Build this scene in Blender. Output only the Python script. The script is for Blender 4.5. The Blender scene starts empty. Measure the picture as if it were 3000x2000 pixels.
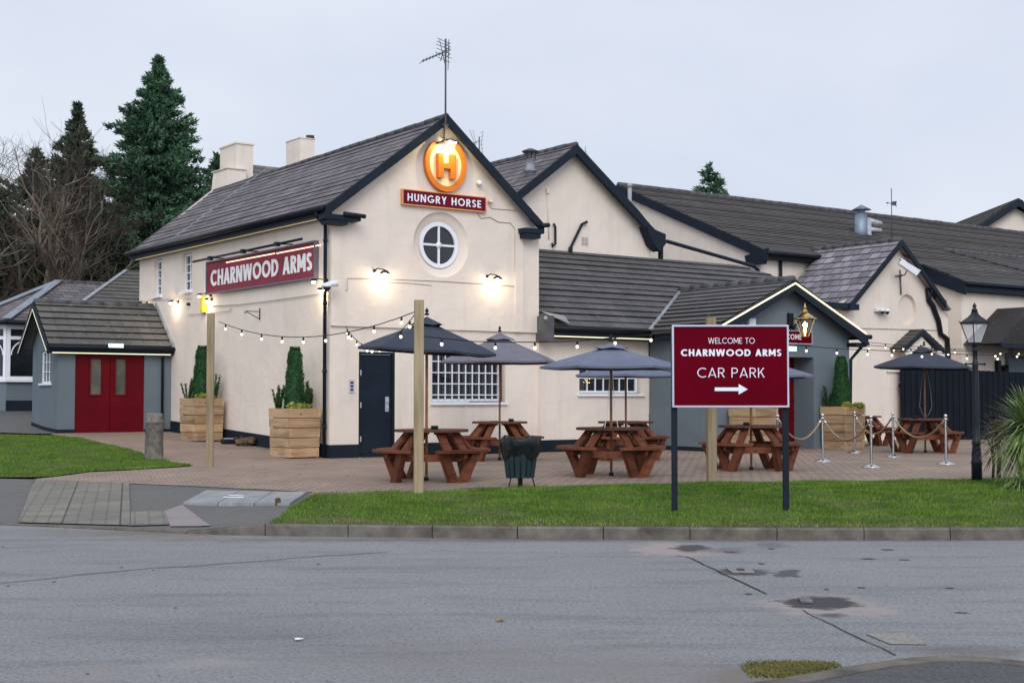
import bpy, bmesh, math, random
import numpy as np
from mathutils import Vector, Matrix
random.seed(7); rng = np.random.default_rng(7)
S = bpy.context.scene
COL = S.collection
R = math.radians; PI = math.pi

# ------------------------------------------------------------------ camera model and building frame
FPX = 4000.0; CAMZ = 1.5; TH = math.atan(165/4000.0)
def ray(px, py):
    a = (px-1500)/FPX; b = (1000-py)/FPX
    return Vector((a, math.cos(TH)-b*math.sin(TH), math.sin(TH)+b*math.cos(TH)))
def at_z(px, py, z):
    d = ray(px, py); t = (z-CAMZ)/d.z
    return Vector((d.x*t, d.y*t, z))
def at_y(px, py, y):
    d = ray(px, py); t = y/d.y
    return Vector((d.x*t, y, CAMZ+d.z*t))
ANG = R(36.0); UX, UY = math.cos(ANG), math.sin(ANG)
C0 = at_z(965, 1343, 0.3)
def P(u, v, z): return Vector((C0.x+UX*u-UY*v, C0.y+UY*u+UX*v, z))
def toUV(p):
    dx, dy = p.x-C0.x, p.y-C0.y
    return (UX*dx+UY*dy, -UY*dx+UX*dy)
def on_v(px, py, v):            # pixel seen on the wall plane v = const -> (u, z)
    d = ray(px, py); dv = -UY*d.x+UX*d.y; v0 = -UY*(0-C0.x)+UX*(0-C0.y)
    t = (v-v0)/dv; p = d*t
    return toUV(p)[0], CAMZ+p.z
def on_u(px, py, u):
    d = ray(px, py); du = UX*d.x+UY*d.y; u0 = UX*(0-C0.x)+UY*(0-C0.y)
    t = (u-u0)/du; p = d*t
    return toUV(p)[1], CAMZ+p.z
# ------------------------------------------------------------------ ground height
_k = [at_z(x, y, 0) for x, y in ((-900,1505),(0,1537),(550,1562),(780,1569),(1500,1577),(2400,1582),(3000,1581),(4200,1577))]
KX = [p.x for p in _k]; KY = [p.y for p in _k]
def Yk(x): return float(np.interp(x, KX, KY))
def clamp(x, a=0.0, b=1.0): return max(a, min(b, x))
def H(x, y):
    s = y-Yk(x)
    w = clamp((-2.72-x)/.92); w2 = clamp((-1.5-x)/4.5)
    k = .120*(1-w)+.013*w; L = 3.3*(1-w2)+7*w2
    z = k+(.3-k)*clamp(s/L)
    u, v = toUV(Vector((x, y, 0)))
    f = clamp((4-u)/3)
    z += f*(.0455*max(0, v)+.05*max(0, min(v, 16)-9))
    return z
def at_g(px, py, off=0):
    z = .3
    for i in range(14):
        p = at_z(px, py, z); z = .5*z+.5*(H(p.x, p.y)+off)
    return Vector((p.x, p.y, H(p.x, p.y)+off))
# ------------------------------------------------------------------ mesh builder
ORI = {}
class MB:
    def __init__(s): s.v=[]; s.f=[]; s.uv=None; s.m=[]; s.mi=0; s.sm=[]; s.smooth=False
    def face(s, pts, uv=None):
        b=len(s.v); s.v.extend([tuple(p) for p in pts]); s.f.append(tuple(range(b,b+len(pts)))); s.m.append(s.mi); s.sm.append(s.smooth)
        if uv is not None:
            if s.uv is None: s.uv={}
            s.uv[len(s.f)-1]=uv
        return s
    def add(s, vs, fs):
        b=len(s.v); s.v.extend([tuple(p) for p in vs])
        for f in fs: s.f.append(tuple(i+b for i in f)); s.m.append(s.mi); s.sm.append(s.smooth)
        return s
    def box(s, x0,x1,y0,y1,z0,z1):
        return s.add([(x0,y0,z0),(x1,y0,z0),(x1,y1,z0),(x0,y1,z0),(x0,y0,z1),(x1,y0,z1),(x1,y1,z1),(x0,y1,z1)],
                     [(0,3,2,1),(4,5,6,7),(0,1,5,4),(1,2,6,5),(2,3,7,6),(3,0,4,7)])
    def prism(s, pts, d):
        d=Vector(d); a=[Vector(p) for p in pts]; n=len(a)
        s.add(a+[p+d for p in a], [tuple(range(n-1,-1,-1)), tuple(range(n,2*n))]+[(i,(i+1)%n,n+(i+1)%n,n+i) for i in range(n)])
        return s
    def bar(s, p, q, w, h, up=(0,0,1)):
        p=Vector(p); q=Vector(q); d=(q-p).normalized(); up=Vector(up)
        x=d.cross(up)
        if x.length<1e-4: x=d.cross(Vector((1,0,0)))
        x.normalize(); y=x.cross(d).normalized()
        c=[(-w/2,-h/2),(w/2,-h/2),(w/2,h/2),(-w/2,h/2)]
        vs=[p+x*a+y*b for a,b in c]+[q+x*a+y*b for a,b in c]
        return s.add(vs, [(0,3,2,1),(4,5,6,7),(0,1,5,4),(1,2,6,5),(2,3,7,6),(3,0,4,7)])
    def tube(s, pts, r, n=8, caps=True):
        pts=[Vector(p) for p in pts]; rs=r if isinstance(r,(list,tuple)) else [r]*len(pts)
        rings=[]; prev=None
        for i,p in enumerate(pts):
            d=(pts[min(i+1,len(pts)-1)]-pts[max(i-1,0)]).normalized()
            if prev is None:
                x=d.cross(Vector((0,0,1)))
                if x.length<1e-3: x=Vector((1,0,0))
            else:
                x=prev-d*prev.dot(d)
                if x.length<1e-4: x=d.orthogonal()
            x.normalize(); prev=x; y=d.cross(x)
            rings.append([p+(x*math.cos(2*PI*k/n)+y*math.sin(2*PI*k/n))*rs[i] for k in range(n)])
        vs=[q for rg in rings for q in rg]; fs=[]
        for i in range(len(pts)-1):
            for k in range(n): fs.append((i*n+k,i*n+(k+1)%n,(i+1)*n+(k+1)%n,(i+1)*n+k))
        if caps: fs.append(tuple(range(n-1,-1,-1))); fs.append(tuple(range((len(pts)-1)*n,len(pts)*n)))
        o=s.smooth; s.smooth=n>5; s.add(vs,fs); s.smooth=o
        return s
    def lathe(s, prof, c=(0,0,0), n=16, a0=0, smooth=True):
        vs=[]; fs=[]
        for r,z in prof:
            for k in range(n):
                a=a0+2*PI*k/n; vs.append((c[0]+r*math.cos(a),c[1]+r*math.sin(a),c[2]+z))
        for i in range(len(prof)-1):
            for k in range(n): fs.append((i*n+k,i*n+(k+1)%n,(i+1)*n+(k+1)%n,(i+1)*n+k))
        if prof[0][0]>1e-4: fs.append(tuple(range(n-1,-1,-1)))
        if prof[-1][0]>1e-4: fs.append(tuple(range((len(prof)-1)*n,len(prof)*n)))
        o=s.smooth; s.smooth=smooth; s.add(vs,fs); s.smooth=o
        return s
    def ball(s, c, r, n=8, sz=1.0):
        k=max(4,n//2+1)
        prof=[(max(1e-5,r*math.sin(PI*i/k)),-r*sz*math.cos(PI*i/k)) for i in range(k+1)]
        return s.lathe(prof,c,n)
    def rot(s, ang, axis='Z', c=(0,0,0)):
        M=Matrix.Translation(c)@Matrix.Rotation(ang,4,axis)@Matrix.Translation(-Vector(c))
        s.v=[tuple(M@Vector(p)) for p in s.v]; return s
    def build(s, name, mats, parent=None, ori=None, bevel=0):
        o0 = ori if ori is not None else (ORI.get(parent.name,(0,0,0)) if parent else (0,0,0))
        me=bpy.data.meshes.new(name)
        me.from_pydata([(p[0]-o0[0],p[1]-o0[1],p[2]-o0[2]) for p in s.v],[],s.f)
        if not isinstance(mats,(list,tuple)): mats=[mats]
        for m in mats: me.materials.append(m)
        me.polygons.foreach_set('material_index', s.m); me.polygons.foreach_set('use_smooth', s.sm)
        if s.uv:
            l=me.uv_layers.new(name='UVMap')
            for fi,uv in s.uv.items():
                pl=me.polygons[fi]
                for k,li in enumerate(pl.loop_indices): l.data[li].uv=uv[k]
        me.update()
        o=bpy.data.objects.new(name,me); COL.objects.link(o)
        if parent: o.parent=parent
        ORI[o.name]=tuple(o0)
        if bevel:
            b=o.modifiers.new('Bevel','BEVEL'); b.width=bevel; b.segments=2; b.limit_method='ANGLE'
        return o
def tag(o, label=None, cat=None, group=None, kind=None):
    if label: o['label']=label
    if cat: o['category']=cat
    if group: o['group']=group
    if kind: o['kind']=kind
    return o
def thing(name, label, cat, loc=(0,0,0), rz=0, group=None, ori=(0,0,0)):
    o=bpy.data.objects.new(name,None); COL.objects.link(o); o.empty_display_size=.2
    o.location=loc; o.rotation_euler=(0,0,rz); ORI[o.name]=tuple(ori)
    return tag(o,label,cat,group)
def bthing(name, label, cat, u, v, z, group=None):     # thing standing in the building frame
    return thing(name,label,cat,P(u,v,z),ANG,group,ori=(u,v,z))
def bone(mb, name, mat, label, cat, o3, group=None, bevel=0):     # one-mesh thing in the building frame
    o=mb.build(name,mat,None,ori=o3,bevel=bevel); o.location=P(*o3); o.rotation_euler=(0,0,ANG)
    return tag(o,label,cat,group)
def wone(mb, name, mat, label, cat, o3, group=None, rz=0, bevel=0):
    o=mb.build(name,mat,None,ori=o3,bevel=bevel); o.location=o3; o.rotation_euler=(0,0,rz)
    return tag(o,label,cat,group)
def kids(o): return [c for c in bpy.data.objects if c.parent==o]
def dup(root, loc=None, rz=None, label=None, parent=None):
    def cp(o, par):
        c=o.copy(); COL.objects.link(c); c.parent=par; ORI[c.name]=ORI.get(o.name,(0,0,0))
        for ch in [x for x in ALLCH(o)]: cp(ch,c)
        return c
    c=cp(root,parent)
    if loc is not None: c.location=loc
    if rz is not None: c.rotation_euler=(0,0,rz)
    if label: c['label']=label
    return c
def ALLCH(o): return list(o.children)
# ------------------------------------------------------------------ materials
MATS={}
def nm(name):
    m=bpy.data.materials.new(name); m.use_nodes=True; nt=m.node_tree
    return m, nt, nt.nodes['Principled BSDF']
def N(nt, t, **kw):
    n=nt.nodes.new(t)
    for k,v in kw.items():
        if k in n.inputs: n.inputs[k].default_value=v
        else: setattr(n,k,v)
    return n
def ramp(nt, fac, stops):
    r=nt.nodes.new('ShaderNodeValToRGB'); e=r.color_ramp.elements
    while len(e)>2: e.remove(e[-1])
    e[0].position=stops[0][0]; e[0].color=(*stops[0][1],1); e[1].position=stops[1][0]; e[1].color=(*stops[1][1],1)
    for p,c in stops[2:]:
        x=e.new(p); x.color=(*c,1)
    nt.links.new(fac,r.inputs[0]); return r.outputs[0]
def mixc(nt, fac, a, b, mode='MIX'):
    m=nt.nodes.new('ShaderNodeMix'); m.data_type='RGBA'; m.blend_type=mode
    for sock,val in ((m.inputs[0],fac),(m.inputs[6],a),(m.inputs[7],b)):
        if isinstance(val,(int,float)): sock.default_value=val
        elif isinstance(val,tuple): sock.default_value=(*val,1) if len(val)==3 else val
        else: nt.links.new(val,sock)
    return m.outputs[2]
def mat(name, col, rough=.6, metal=0, var=.12, vs=2.0, bump=0, bs=40, emit=None, es=1, alpha=None, trans=None, spec=None, world=False, stretch=None, col2=None):
    if name in MATS: return MATS[name]
    m,nt,b=nm(name); L=nt.links
    tc=N(nt,'ShaderNodeTexCoord'); src=tc.outputs['Object']
    if world:
        g=N(nt,'ShaderNodeNewGeometry'); src=g.outputs['Position']
    if stretch:
        mp=N(nt,'ShaderNodeMapping'); mp.inputs['Scale'].default_value=stretch; L.new(src,mp.inputs[0]); src=mp.outputs[0]
    if var:
        n=N(nt,'ShaderNodeTexNoise',Scale=vs,Detail=8.0,Roughness=.6); L.new(src,n.inputs['Vector'])
        c2=col2 or tuple(c*(1-2*var) for c in col)
        L.new(ramp(nt,n.outputs['Fac'],[(.3,c2),(.7,tuple(min(1,c*(1+var*.6)) for c in col))]),b.inputs['Base Color'])
        rr=N(nt,'ShaderNodeMapRange'); rr.inputs[3].default_value=max(.03,rough-.08); rr.inputs[4].default_value=min(1,rough+.1)
        L.new(n.outputs['Fac'],rr.inputs[0]); L.new(rr.outputs[0],b.inputs['Roughness'])
    else:
        b.inputs['Base Color'].default_value=(*col,1); b.inputs['Roughness'].default_value=rough
    b.inputs['Metallic'].default_value=metal
    b.inputs['Specular IOR Level'].default_value=.22 if spec is None else spec
    if bump:
        n2=N(nt,'ShaderNodeTexNoise',Scale=float(bs),Detail=6.0); L.new(src,n2.inputs['Vector'])
        bp=N(nt,'ShaderNodeBump',Strength=1.0,Distance=bump); L.new(n2.outputs['Fac'],bp.inputs['Height']); L.new(bp.outputs[0],b.inputs['Normal'])
    if emit:
        b.inputs['Emission Color'].default_value=(*emit,1); b.inputs['Emission Strength'].default_value=es
    if trans: b.inputs['Transmission Weight'].default_value=trans
    if alpha is not None: b.inputs['Alpha'].default_value=alpha
    MATS[name]=m; return m
def m_render(name, col, dirt=(.45,.40,.34)):
    m,nt,b=nm(name); L=nt.links; g=N(nt,'ShaderNodeNewGeometry'); pos=g.outputs['Position']
    n=N(nt,'ShaderNodeTexNoise',Scale=.55,Detail=7.0,Roughness=.6); L.new(pos,n.inputs['Vector'])
    c=ramp(nt,n.outputs['Fac'],[(.3,tuple(x*.90 for x in col)),(.65,col)])
    mp=N(nt,'ShaderNodeMapping'); mp.inputs['Scale'].default_value=(2.6,2.6,.35); L.new(pos,mp.inputs[0])
    n2=N(nt,'ShaderNodeTexNoise',Scale=1.0,Detail=8.0,Roughness=.68); L.new(mp.outputs[0],n2.inputs['Vector'])
    f=ramp(nt,n2.outputs['Fac'],[(.52,(0,0,0)),(.78,(.38,.38,.38))])
    c=mixc(nt,f,c,dirt)
    L.new(c,b.inputs['Base Color']); b.inputs['Roughness'].default_value=.82; b.inputs['Specular IOR Level'].default_value=.25
    n3=N(nt,'ShaderNodeTexNoise',Scale=1.7,Detail=3.0); L.new(pos,n3.inputs['Vector'])
    n4=N(nt,'ShaderNodeTexNoise',Scale=22.0,Detail=6.0); L.new(pos,n4.inputs['Vector'])
    b1=N(nt,'ShaderNodeBump',Strength=.7,Distance=.05); L.new(n3.outputs['Fac'],b1.inputs['Height'])
    b2=N(nt,'ShaderNodeBump',Strength=.7,Distance=.006); L.new(n4.outputs['Fac'],b2.inputs['Height']); L.new(b1.outputs[0],b2.inputs['Normal'])
    L.new(b2.outputs[0],b.inputs['Normal']); MATS[name]=m; return m
def m_roof(name, c1, c2, mort, bw, bh, off=.5, moss=None, rough=.75, bumpd=.01, msize=.006):
    m,nt,b=nm(name); L=nt.links; tc=N(nt,'ShaderNodeTexCoord')
    br=N(nt,'ShaderNodeTexBrick'); br.offset=off
    for k,v in (('Color1',(*c1,1)),('Color2',(*c2,1)),('Mortar',(*mort,1)),('Scale',1.0),('Mortar Size',msize),('Mortar Smooth',.2),('Bias',0.0),('Brick Width',bw),('Row Height',bh)): br.inputs[k].default_value=v
    L.new(tc.outputs['UV'],br.inputs['Vector'])
    g=N(nt,'ShaderNodeNewGeometry')
    n=N(nt,'ShaderNodeTexNoise',Scale=1.1,Detail=8.0,Roughness=.65); L.new(g.outputs['Position'],n.inputs['Vector'])
    c=mixc(nt,.75,br.outputs['Color'],ramp(nt,n.outputs['Fac'],[(.3,(.7,.7,.72)),(.7,(1.25,1.22,1.2))]),'MULTIPLY')
    n2=N(nt,'ShaderNodeTexNoise',Scale=9.0,Detail=8.0,Roughness=.7); L.new(g.outputs['Position'],n2.inputs['Vector'])
    c=mixc(nt,ramp(nt,n2.outputs['Fac'],[(.57,(0,0,0)),(.70,(.7,.7,.7))]),c,moss or tuple(x*1.9 for x in c1))
    L.new(c,b.inputs['Base Color']); b.inputs['Roughness'].default_value=rough; b.inputs['Specular IOR Level'].default_value=.3
    bp=N(nt,'ShaderNodeBump',Strength=.8,Distance=bumpd); L.new(br.outputs['Fac'],bp.inputs['Height']); bp.invert=True
    bp2=N(nt,'ShaderNodeBump',Strength=.5,Distance=.01); L.new(n2.outputs['Fac'],bp2.inputs['Height']); L.new(bp.outputs[0],bp2.inputs['Normal']); L.new(bp2.outputs[0],b.inputs['Normal'])
    MATS[name]=m; return m
def m_wood(name, col, dark, sc=1.0, axis='Z', rough=.6, knots=True):
    m,nt,b=nm(name); L=nt.links; tc=N(nt,'ShaderNodeTexCoord')
    mp=N(nt,'ShaderNodeMapping'); st={'X':(1.2,14,14),'Y':(14,1.2,14),'Z':(14,14,1.2)}[axis]
    mp.inputs['Scale'].default_value=tuple(x*sc for x in st); L.new(tc.outputs['Object'],mp.inputs[0])
    n=N(nt,'ShaderNodeTexNoise',Scale=1.0,Detail=8.0,Roughness=.6,Distortion=.4); L.new(mp.outputs[0],n.inputs['Vector'])
    c=ramp(nt,n.outputs['Fac'],[(.28,dark),(.5,col),(.75,tuple(min(1,x*1.18) for x in col))])
    n2=N(nt,'ShaderNodeTexNoise',Scale=1.3,Detail=4.0); L.new(tc.outputs['Object'],n2.inputs['Vector'])
    c=mixc(nt,.8,c,ramp(nt,n2.outputs['Fac'],[(.3,(.75,.75,.75)),(.7,(1.1,1.1,1.1))]),'MULTIPLY')
    oi=N(nt,'ShaderNodeObjectInfo'); c=mixc(nt,1.0,c,ramp(nt,oi.outputs['Random'],[(0,(.74,.72,.70)),(.5,(.95,.95,.95)),(1,(1.15,1.13,1.08))]),'MULTIPLY')
    if knots:
        vo=N(nt,'ShaderNodeTexVoronoi',Scale=3.2); L.new(tc.outputs['Object'],vo.inputs['Vector'])
        c=mixc(nt,ramp(nt,vo.outputs['Distance'],[(.05,(.8,.8,.8)),(.1,(0,0,0))]),c,tuple(x*.4 for x in dark))
    L.new(c,b.inputs['Base Color']); b.inputs['Roughness'].default_value=rough; b.inputs['Specular IOR Level'].default_value=.15
    bp=N(nt,'ShaderNodeBump',Strength=.5,Distance=.004); L.new(n.outputs['Fac'],bp.inputs['Height']); L.new(bp.outputs[0],b.inputs['Normal'])
    MATS[name]=m; return m
def m_leaf(name, c1, c2, rough=.6, sc=.8, c3=None):
    m,nt,b=nm(name); L=nt.links; g=N(nt,'ShaderNodeNewGeometry')
    n=N(nt,'ShaderNodeTexNoise',Scale=sc,Detail=6.0); L.new(g.outputs['Position'],n.inputs['Vector'])
    f=N(nt,'ShaderNodeMath'); f.operation='ADD'; L.new(n.outputs['Fac'],f.inputs[0])
    q=N(nt,'ShaderNodeMath'); q.operation='MULTIPLY_ADD'; L.new(g.outputs['Random Per Island'],q.inputs[0]); q.inputs[1].default_value=.5; q.inputs[2].default_value=-.25
    L.new(q.outputs[0],f.inputs[1])
    st=[(.25,c1),(.75,c2)]
    if c3: st.append((.98,c3))
    L.new(ramp(nt,f.outputs[0],st),b.inputs['Base Color']); b.inputs['Roughness'].default_value=rough; b.inputs['Specular IOR Level'].default_value=.25
    MATS[name]=m; return m
def m_glass(name, col=(.03,.035,.04), rough=.04):
    m,nt,b=nm(name); L=nt.links; g=N(nt,'ShaderNodeNewGeometry')
    n=N(nt,'ShaderNodeTexNoise',Scale=1.3,Detail=4.0); L.new(g.outputs['Position'],n.inputs['Vector'])
    L.new(ramp(nt,n.outputs['Fac'],[(.35,tuple(c*.6 for c in col)),(.65,tuple(c*1.8 for c in col))]),b.inputs['Base Color'])
    b.inputs['Roughness'].default_value=rough; b.inputs['Specular IOR Level'].default_value=.45
    bp=N(nt,'ShaderNodeBump',Strength=.15,Distance=.02); L.new(n.outputs['Fac'],bp.inputs['Height']); L.new(bp.outputs[0],b.inputs['Normal'])
    MATS[name]=m; return m
CREAM=m_render('cream_render',(.762,.668,.578))
GREYW=m_render('slate_blue_paint',(.14,.172,.198),(.10,.12,.135))
PLINTH=mat('plinth_paint',(.014,.02,.030),.65,var=.15,bump=.002,spec=.12)
NAVY=mat('dark_blue_trim',(.012,.020,.032),.5,var=.15,bump=.001,spec=.14)
BLACKP=mat('black_plastic',(.008,.010,.016),.45,var=.1,spec=.2)
WHITE=mat('white_paint',(.78,.80,.84),.4,var=.04)
WHITEPL=mat('white_plastic',(.72,.74,.78),.35,var=.05)
RED=mat('red_door_paint',(.125,.0025,.008),.5,var=.15,vs=1.3,bump=.0006,spec=.12)
GLASS=m_glass('dark_glass',(.012,.014,.017))
GLASSB=m_glass('sky_glass',(.05,.06,.075))
TILE=m_roof('concrete_tile',(.085,.082,.085),(.11,.105,.105),(.03,.03,.03),.33,.25,0.0,(.2,.2,.19),msize=.004)
TILED=m_roof('brown_tile',(.072,.066,.064),(.10,.092,.085),(.03,.028,.028),.33,.25,.5,(.13,.125,.10),msize=.006)
SLATE=m_roof('roof_slate',(.105,.092,.098),(.185,.165,.17),(.03,.028,.032),.32,.245,.5,(.27,.25,.24),msize=.010)
SLATEL=m_roof('light_slate',(.14,.13,.15),(.30,.275,.30),(.045,.04,.05),.34,.30,.5,(.38,.36,.38),msize=.014)
RIDGE=mat('ridge_tile',(.10,.10,.105),.75,var=.25,vs=6,bump=.004)
LEAD=mat('lead_flashing',(.30,.32,.35),.5,metal=.0,var=.2,vs=5,bump=.004)
LED=mat('led_strip',(.9,.8,.5),.5,var=0,emit=(1,.80,.45),es=.22)
LEDW=mat('led_strip_bright',(.9,.85,.6),.5,var=0,emit=(1,.78,.42),es=1.7)
LEDG=mat('led_strip_pale',(.9,.85,.6),.5,var=0,emit=(.95,1,.62),es=.5)
GLOW=mat('lamp_glow',(1,.9,.7),.5,var=0,emit=(1,.86,.60),es=12)
BULB=mat('festoon_bulb_glass',(.9,.85,.7),.2,var=0,emit=(1,.86,.66),es=1.4)
WOODL=m_wood('pale_timber',(.345,.275,.175),(.21,.16,.085),1,'Z',.75)
SLEEPER=m_wood('sleeper_timber',(.41,.27,.155),(.21,.125,.068),1,'X',.75)
SLEEPY=m_wood('sleeper_timber_lit',(.48,.33,.195),(.26,.165,.09),1,'Y',.75)  # paler copy for the left faces: their brighter light is put into the colour
BROWN=m_wood('stained_timber',(.165,.056,.030),(.075,.026,.015),1,'X',.6,False)
BROWNT=m_wood('stained_timber_top',(.125,.052,.038),(.065,.028,.020),1,'X',.5,False)
POLEW=m_wood('pole_wood',(.38,.19,.09),(.2,.09,.04),1,'Z',.45,False)
FABRIC=mat('grey_canvas',(.15,.17,.235),.75,var=.12,vs=3,bump=.002,bs=14)
FABRICD=mat('dark_canvas',(.045,.053,.075),.75,var=.12,vs=3,bump=.002,bs=14)
FABRICM=mat('mauve_canvas',(.16,.155,.19),.75,var=.12,vs=3,bump=.002,bs=14)
STEEL=mat('polished_steel',(.62,.62,.64),.13,metal=1,var=.06)
BRASS=mat('polished_brass',(.75,.55,.24),.2,metal=1,var=.1)
ROPE=mat('rope',(.36,.27,.18),.9,var=.3,vs=60,bump=.004,bs=120)
CABLE=mat('cable_rubber',(.015,.015,.017),.5,var=0)
FENCE=m_wood('black_fence_paint',(.006,.009,.015),(.003,.004,.008),.6,'Z',.8,False)
SIGNR=mat('sign_red',(.118,.0015,.010),.7,var=.10,vs=1.2,spec=.02)
SIGNR2=mat('sign_claret',(.27,.04,.06),.5,var=.12,vs=1.4,spec=.12)
SIGNM=mat('sign_maroon',(.14,.010,.026),.6,var=.06,spec=.04)
ALU=mat('aluminium_frame',(.50,.52,.60),.4,metal=.3,var=.08)
STONE=mat('bollard_stone',(.20,.18,.155),.95,var=.35,vs=9,bump=.015,bs=30,col2=(.075,.07,.06))
# ------------------------------------------------------------------ lettering: geometric capitals drawn as strokes
def ring(cx,cy,rx,ry,w,a0,a1,n=28):
    q=[]
    for i in range(n):
        t0=R(a0+(a1-a0)*i/n); t1=R(a0+(a1-a0)*(i+1)/n)
        q.append([(cx+rx*math.cos(t0),cy+ry*math.sin(t0)),(cx+rx*math.cos(t1),cy+ry*math.sin(t1)),
                  (cx+(rx-w)*math.cos(t1),cy+(ry-w)*math.sin(t1)),(cx+(rx-w)*math.cos(t0),cy+(ry-w)*math.sin(t0))])
    return q
def rc(x0,x1,y0,y1): return [(x0,y0),(x1,y0),(x1,y1),(x0,y1)]
def dg(x0,y0,x1,y1,w):
    k=math.hypot(x1-x0,y1-y0)/abs(y1-y0)*w/2
    return [(x0-k,y0),(x0+k,y0),(x1+k,y1),(x1-k,y1)]
def glyph(c,w):
    h=w/2
    if c=='H': return [rc(0,w,0,1),rc(.7-w,.7,0,1),rc(w,.7-w,.5-h,.5+h)],.7
    if c=='E': return [rc(0,w,0,1),rc(w,.52,0,w),rc(w,.52,1-w,1),rc(w,.47,.5-h,.5+h)],.52
    if c=='L': return [rc(0,w,0,1),rc(w,.5,0,w)],.5
    if c=='T': return [rc(.3-h,.3+h,0,1-w),rc(0,.6,1-w,1)],.6
    if c=='C': return ring(.5,.5,.5,.5,w,48,312),.84
    if c=='G': return ring(.5,.5,.5,.5,w,48,360)+[rc(.52,1-w*.1,.5-w,.5)],.96
    if c=='O': return ring(.5,.5,.5,.5,w,0,360,36),1.0
    if c=='D': return [rc(0,w,0,1),rc(w,.3,0,w),rc(w,.3,1-w,1)]+ring(.3,.5,.47,.5,w,-90,90),.77
    if c=='P': return [rc(0,w,0,1),rc(w,.3,1-w,1),rc(w,.3,.42,.42+w)]+ring(.3,.71,.29,.29,w,-90,90,18),.59
    if c=='R': return [rc(0,w,0,1),rc(w,.3,1-w,1),rc(w,.3,.44,.44+w)]+ring(.3,.72,.28,.28,w,-90,90,18)+[dg(.58-h*.4,0,.3,.45,w)],.62
    if c=='K': return [rc(0,w,0,1),dg(.6-h,0,.2+h,.6,w),dg(.1,.38,.56-h,1,w)],.62
    if c=='N': return [rc(0,w,0,1),rc(.74-w,.74,0,1),dg(.74-h*1.1,0,h*1.1,1,w)],.74
    if c=='M': return [rc(0,w,0,1),rc(.86-w,.86,0,1),dg(.43,.22,h*1.1,1,w),dg(.43,.22,.86-h*1.1,1,w)],.86
    if c=='W': return [dg(.29,0,h,1,w),dg(.29,0,.56,1,w),dg(.83,0,.56,1,w),dg(.83,0,1.12-h,1,w)],1.12
    if c=='A': return [dg(h,0,.38,1,w),dg(.76-h,0,.38,1,w),rc(.2,.56,.22,.22+w*.9)],.76
    if c=='Y': return [rc(.33-h,.33+h,0,.45),dg(.33,.4,h,1,w),dg(.33,.4,.66-h,1,w)],.66
    if c=='U': return [rc(0,w,.32,1),rc(.66-w,.66,.32,1)]+ring(.33,.33,.33,.33,w,180,360,20),.66
    if c=='S': return ring(.28,.725,.27,.275,w,20,270,22)+ring(.28,.265+h*.0,.28,.275,w,-160,90,22),.57
    if c==' ': return [],.3
def text_mb(mb, txt, x0, y0, width, height, w, to3, depth, track=.12):
    adv=[glyph(c,w) for c in txt]
    nat=sum(a[1] for a in adv)+track*(len(txt)-1)
    sx=width/nat; x=0; i=0
    for polys,a in adv:
        for q in polys:
            i+=1; d=depth+(i%9)*.00025
            pts=[(x0+(x+px)*sx, y0+py*height) for px,py in q]
            f=[to3(px,py,d) for px,py in pts]; bk=[to3(px,py,0) for px,py in pts]
            n=len(f); mb.add(f+bk,[tuple(range(n))]+[(k,(k+1)%n,n+(k+1)%n,n+k) for k in range(n)])
        x+=a+track
    return mb
# ------------------------------------------------------------------ walls and roofs
from mathutils.geometry import tessellate_polygon
def wall(mb, outer, holes, to3, reveal=None):
    polys=[[Vector((a,b,0)) for a,b in outer]]+[[Vector((a,b,0)) for a,b in h] for h in holes]
    flat=[p for q in polys for p in q]
    tri=tessellate_polygon(polys)
    mb.add([to3(p.x,p.y,0) for p in flat], [tuple(t) for t in tri])
    if reveal:
        for h in holes:
            n=len(h); mb.add([to3(a,b,0) for a,b in h]+[to3(a,b,reveal) for a,b in h],[(i,(i+1)%n,n+(i+1)%n,n+i) for i in range(n)])
    return mb
def vw(v, s=1): return lambda a,b,d: (a, v+d*s, b)
def uw(u, s=1): return lambda a,b,d: (u+d*s, a, b)
def rect(a0,a1,b0,b1): return [(a0,b0),(a1,b0),(a1,b1),(a0,b1)]
def clip2(poly, s0, keep_above):
    out=[]; n=len(poly)
    for i in range(n):
        a=poly[i]; b=poly[(i+1)%n]
        ia=(a[1]>=s0-1e-9)==keep_above or abs(a[1]-s0)<1e-9; ib=(b[1]>=s0-1e-9)==keep_above or abs(b[1]-s0)<1e-9
        if ia: out.append(a)
        if ia!=ib and abs(b[1]-a[1])>1e-9:
            t=(s0-a[1])/(b[1]-a[1]); 
            if 1e-6<t<1-1e-6: out.append((a[0]+(b[0]-a[0])*t,s0))
    return out
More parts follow.
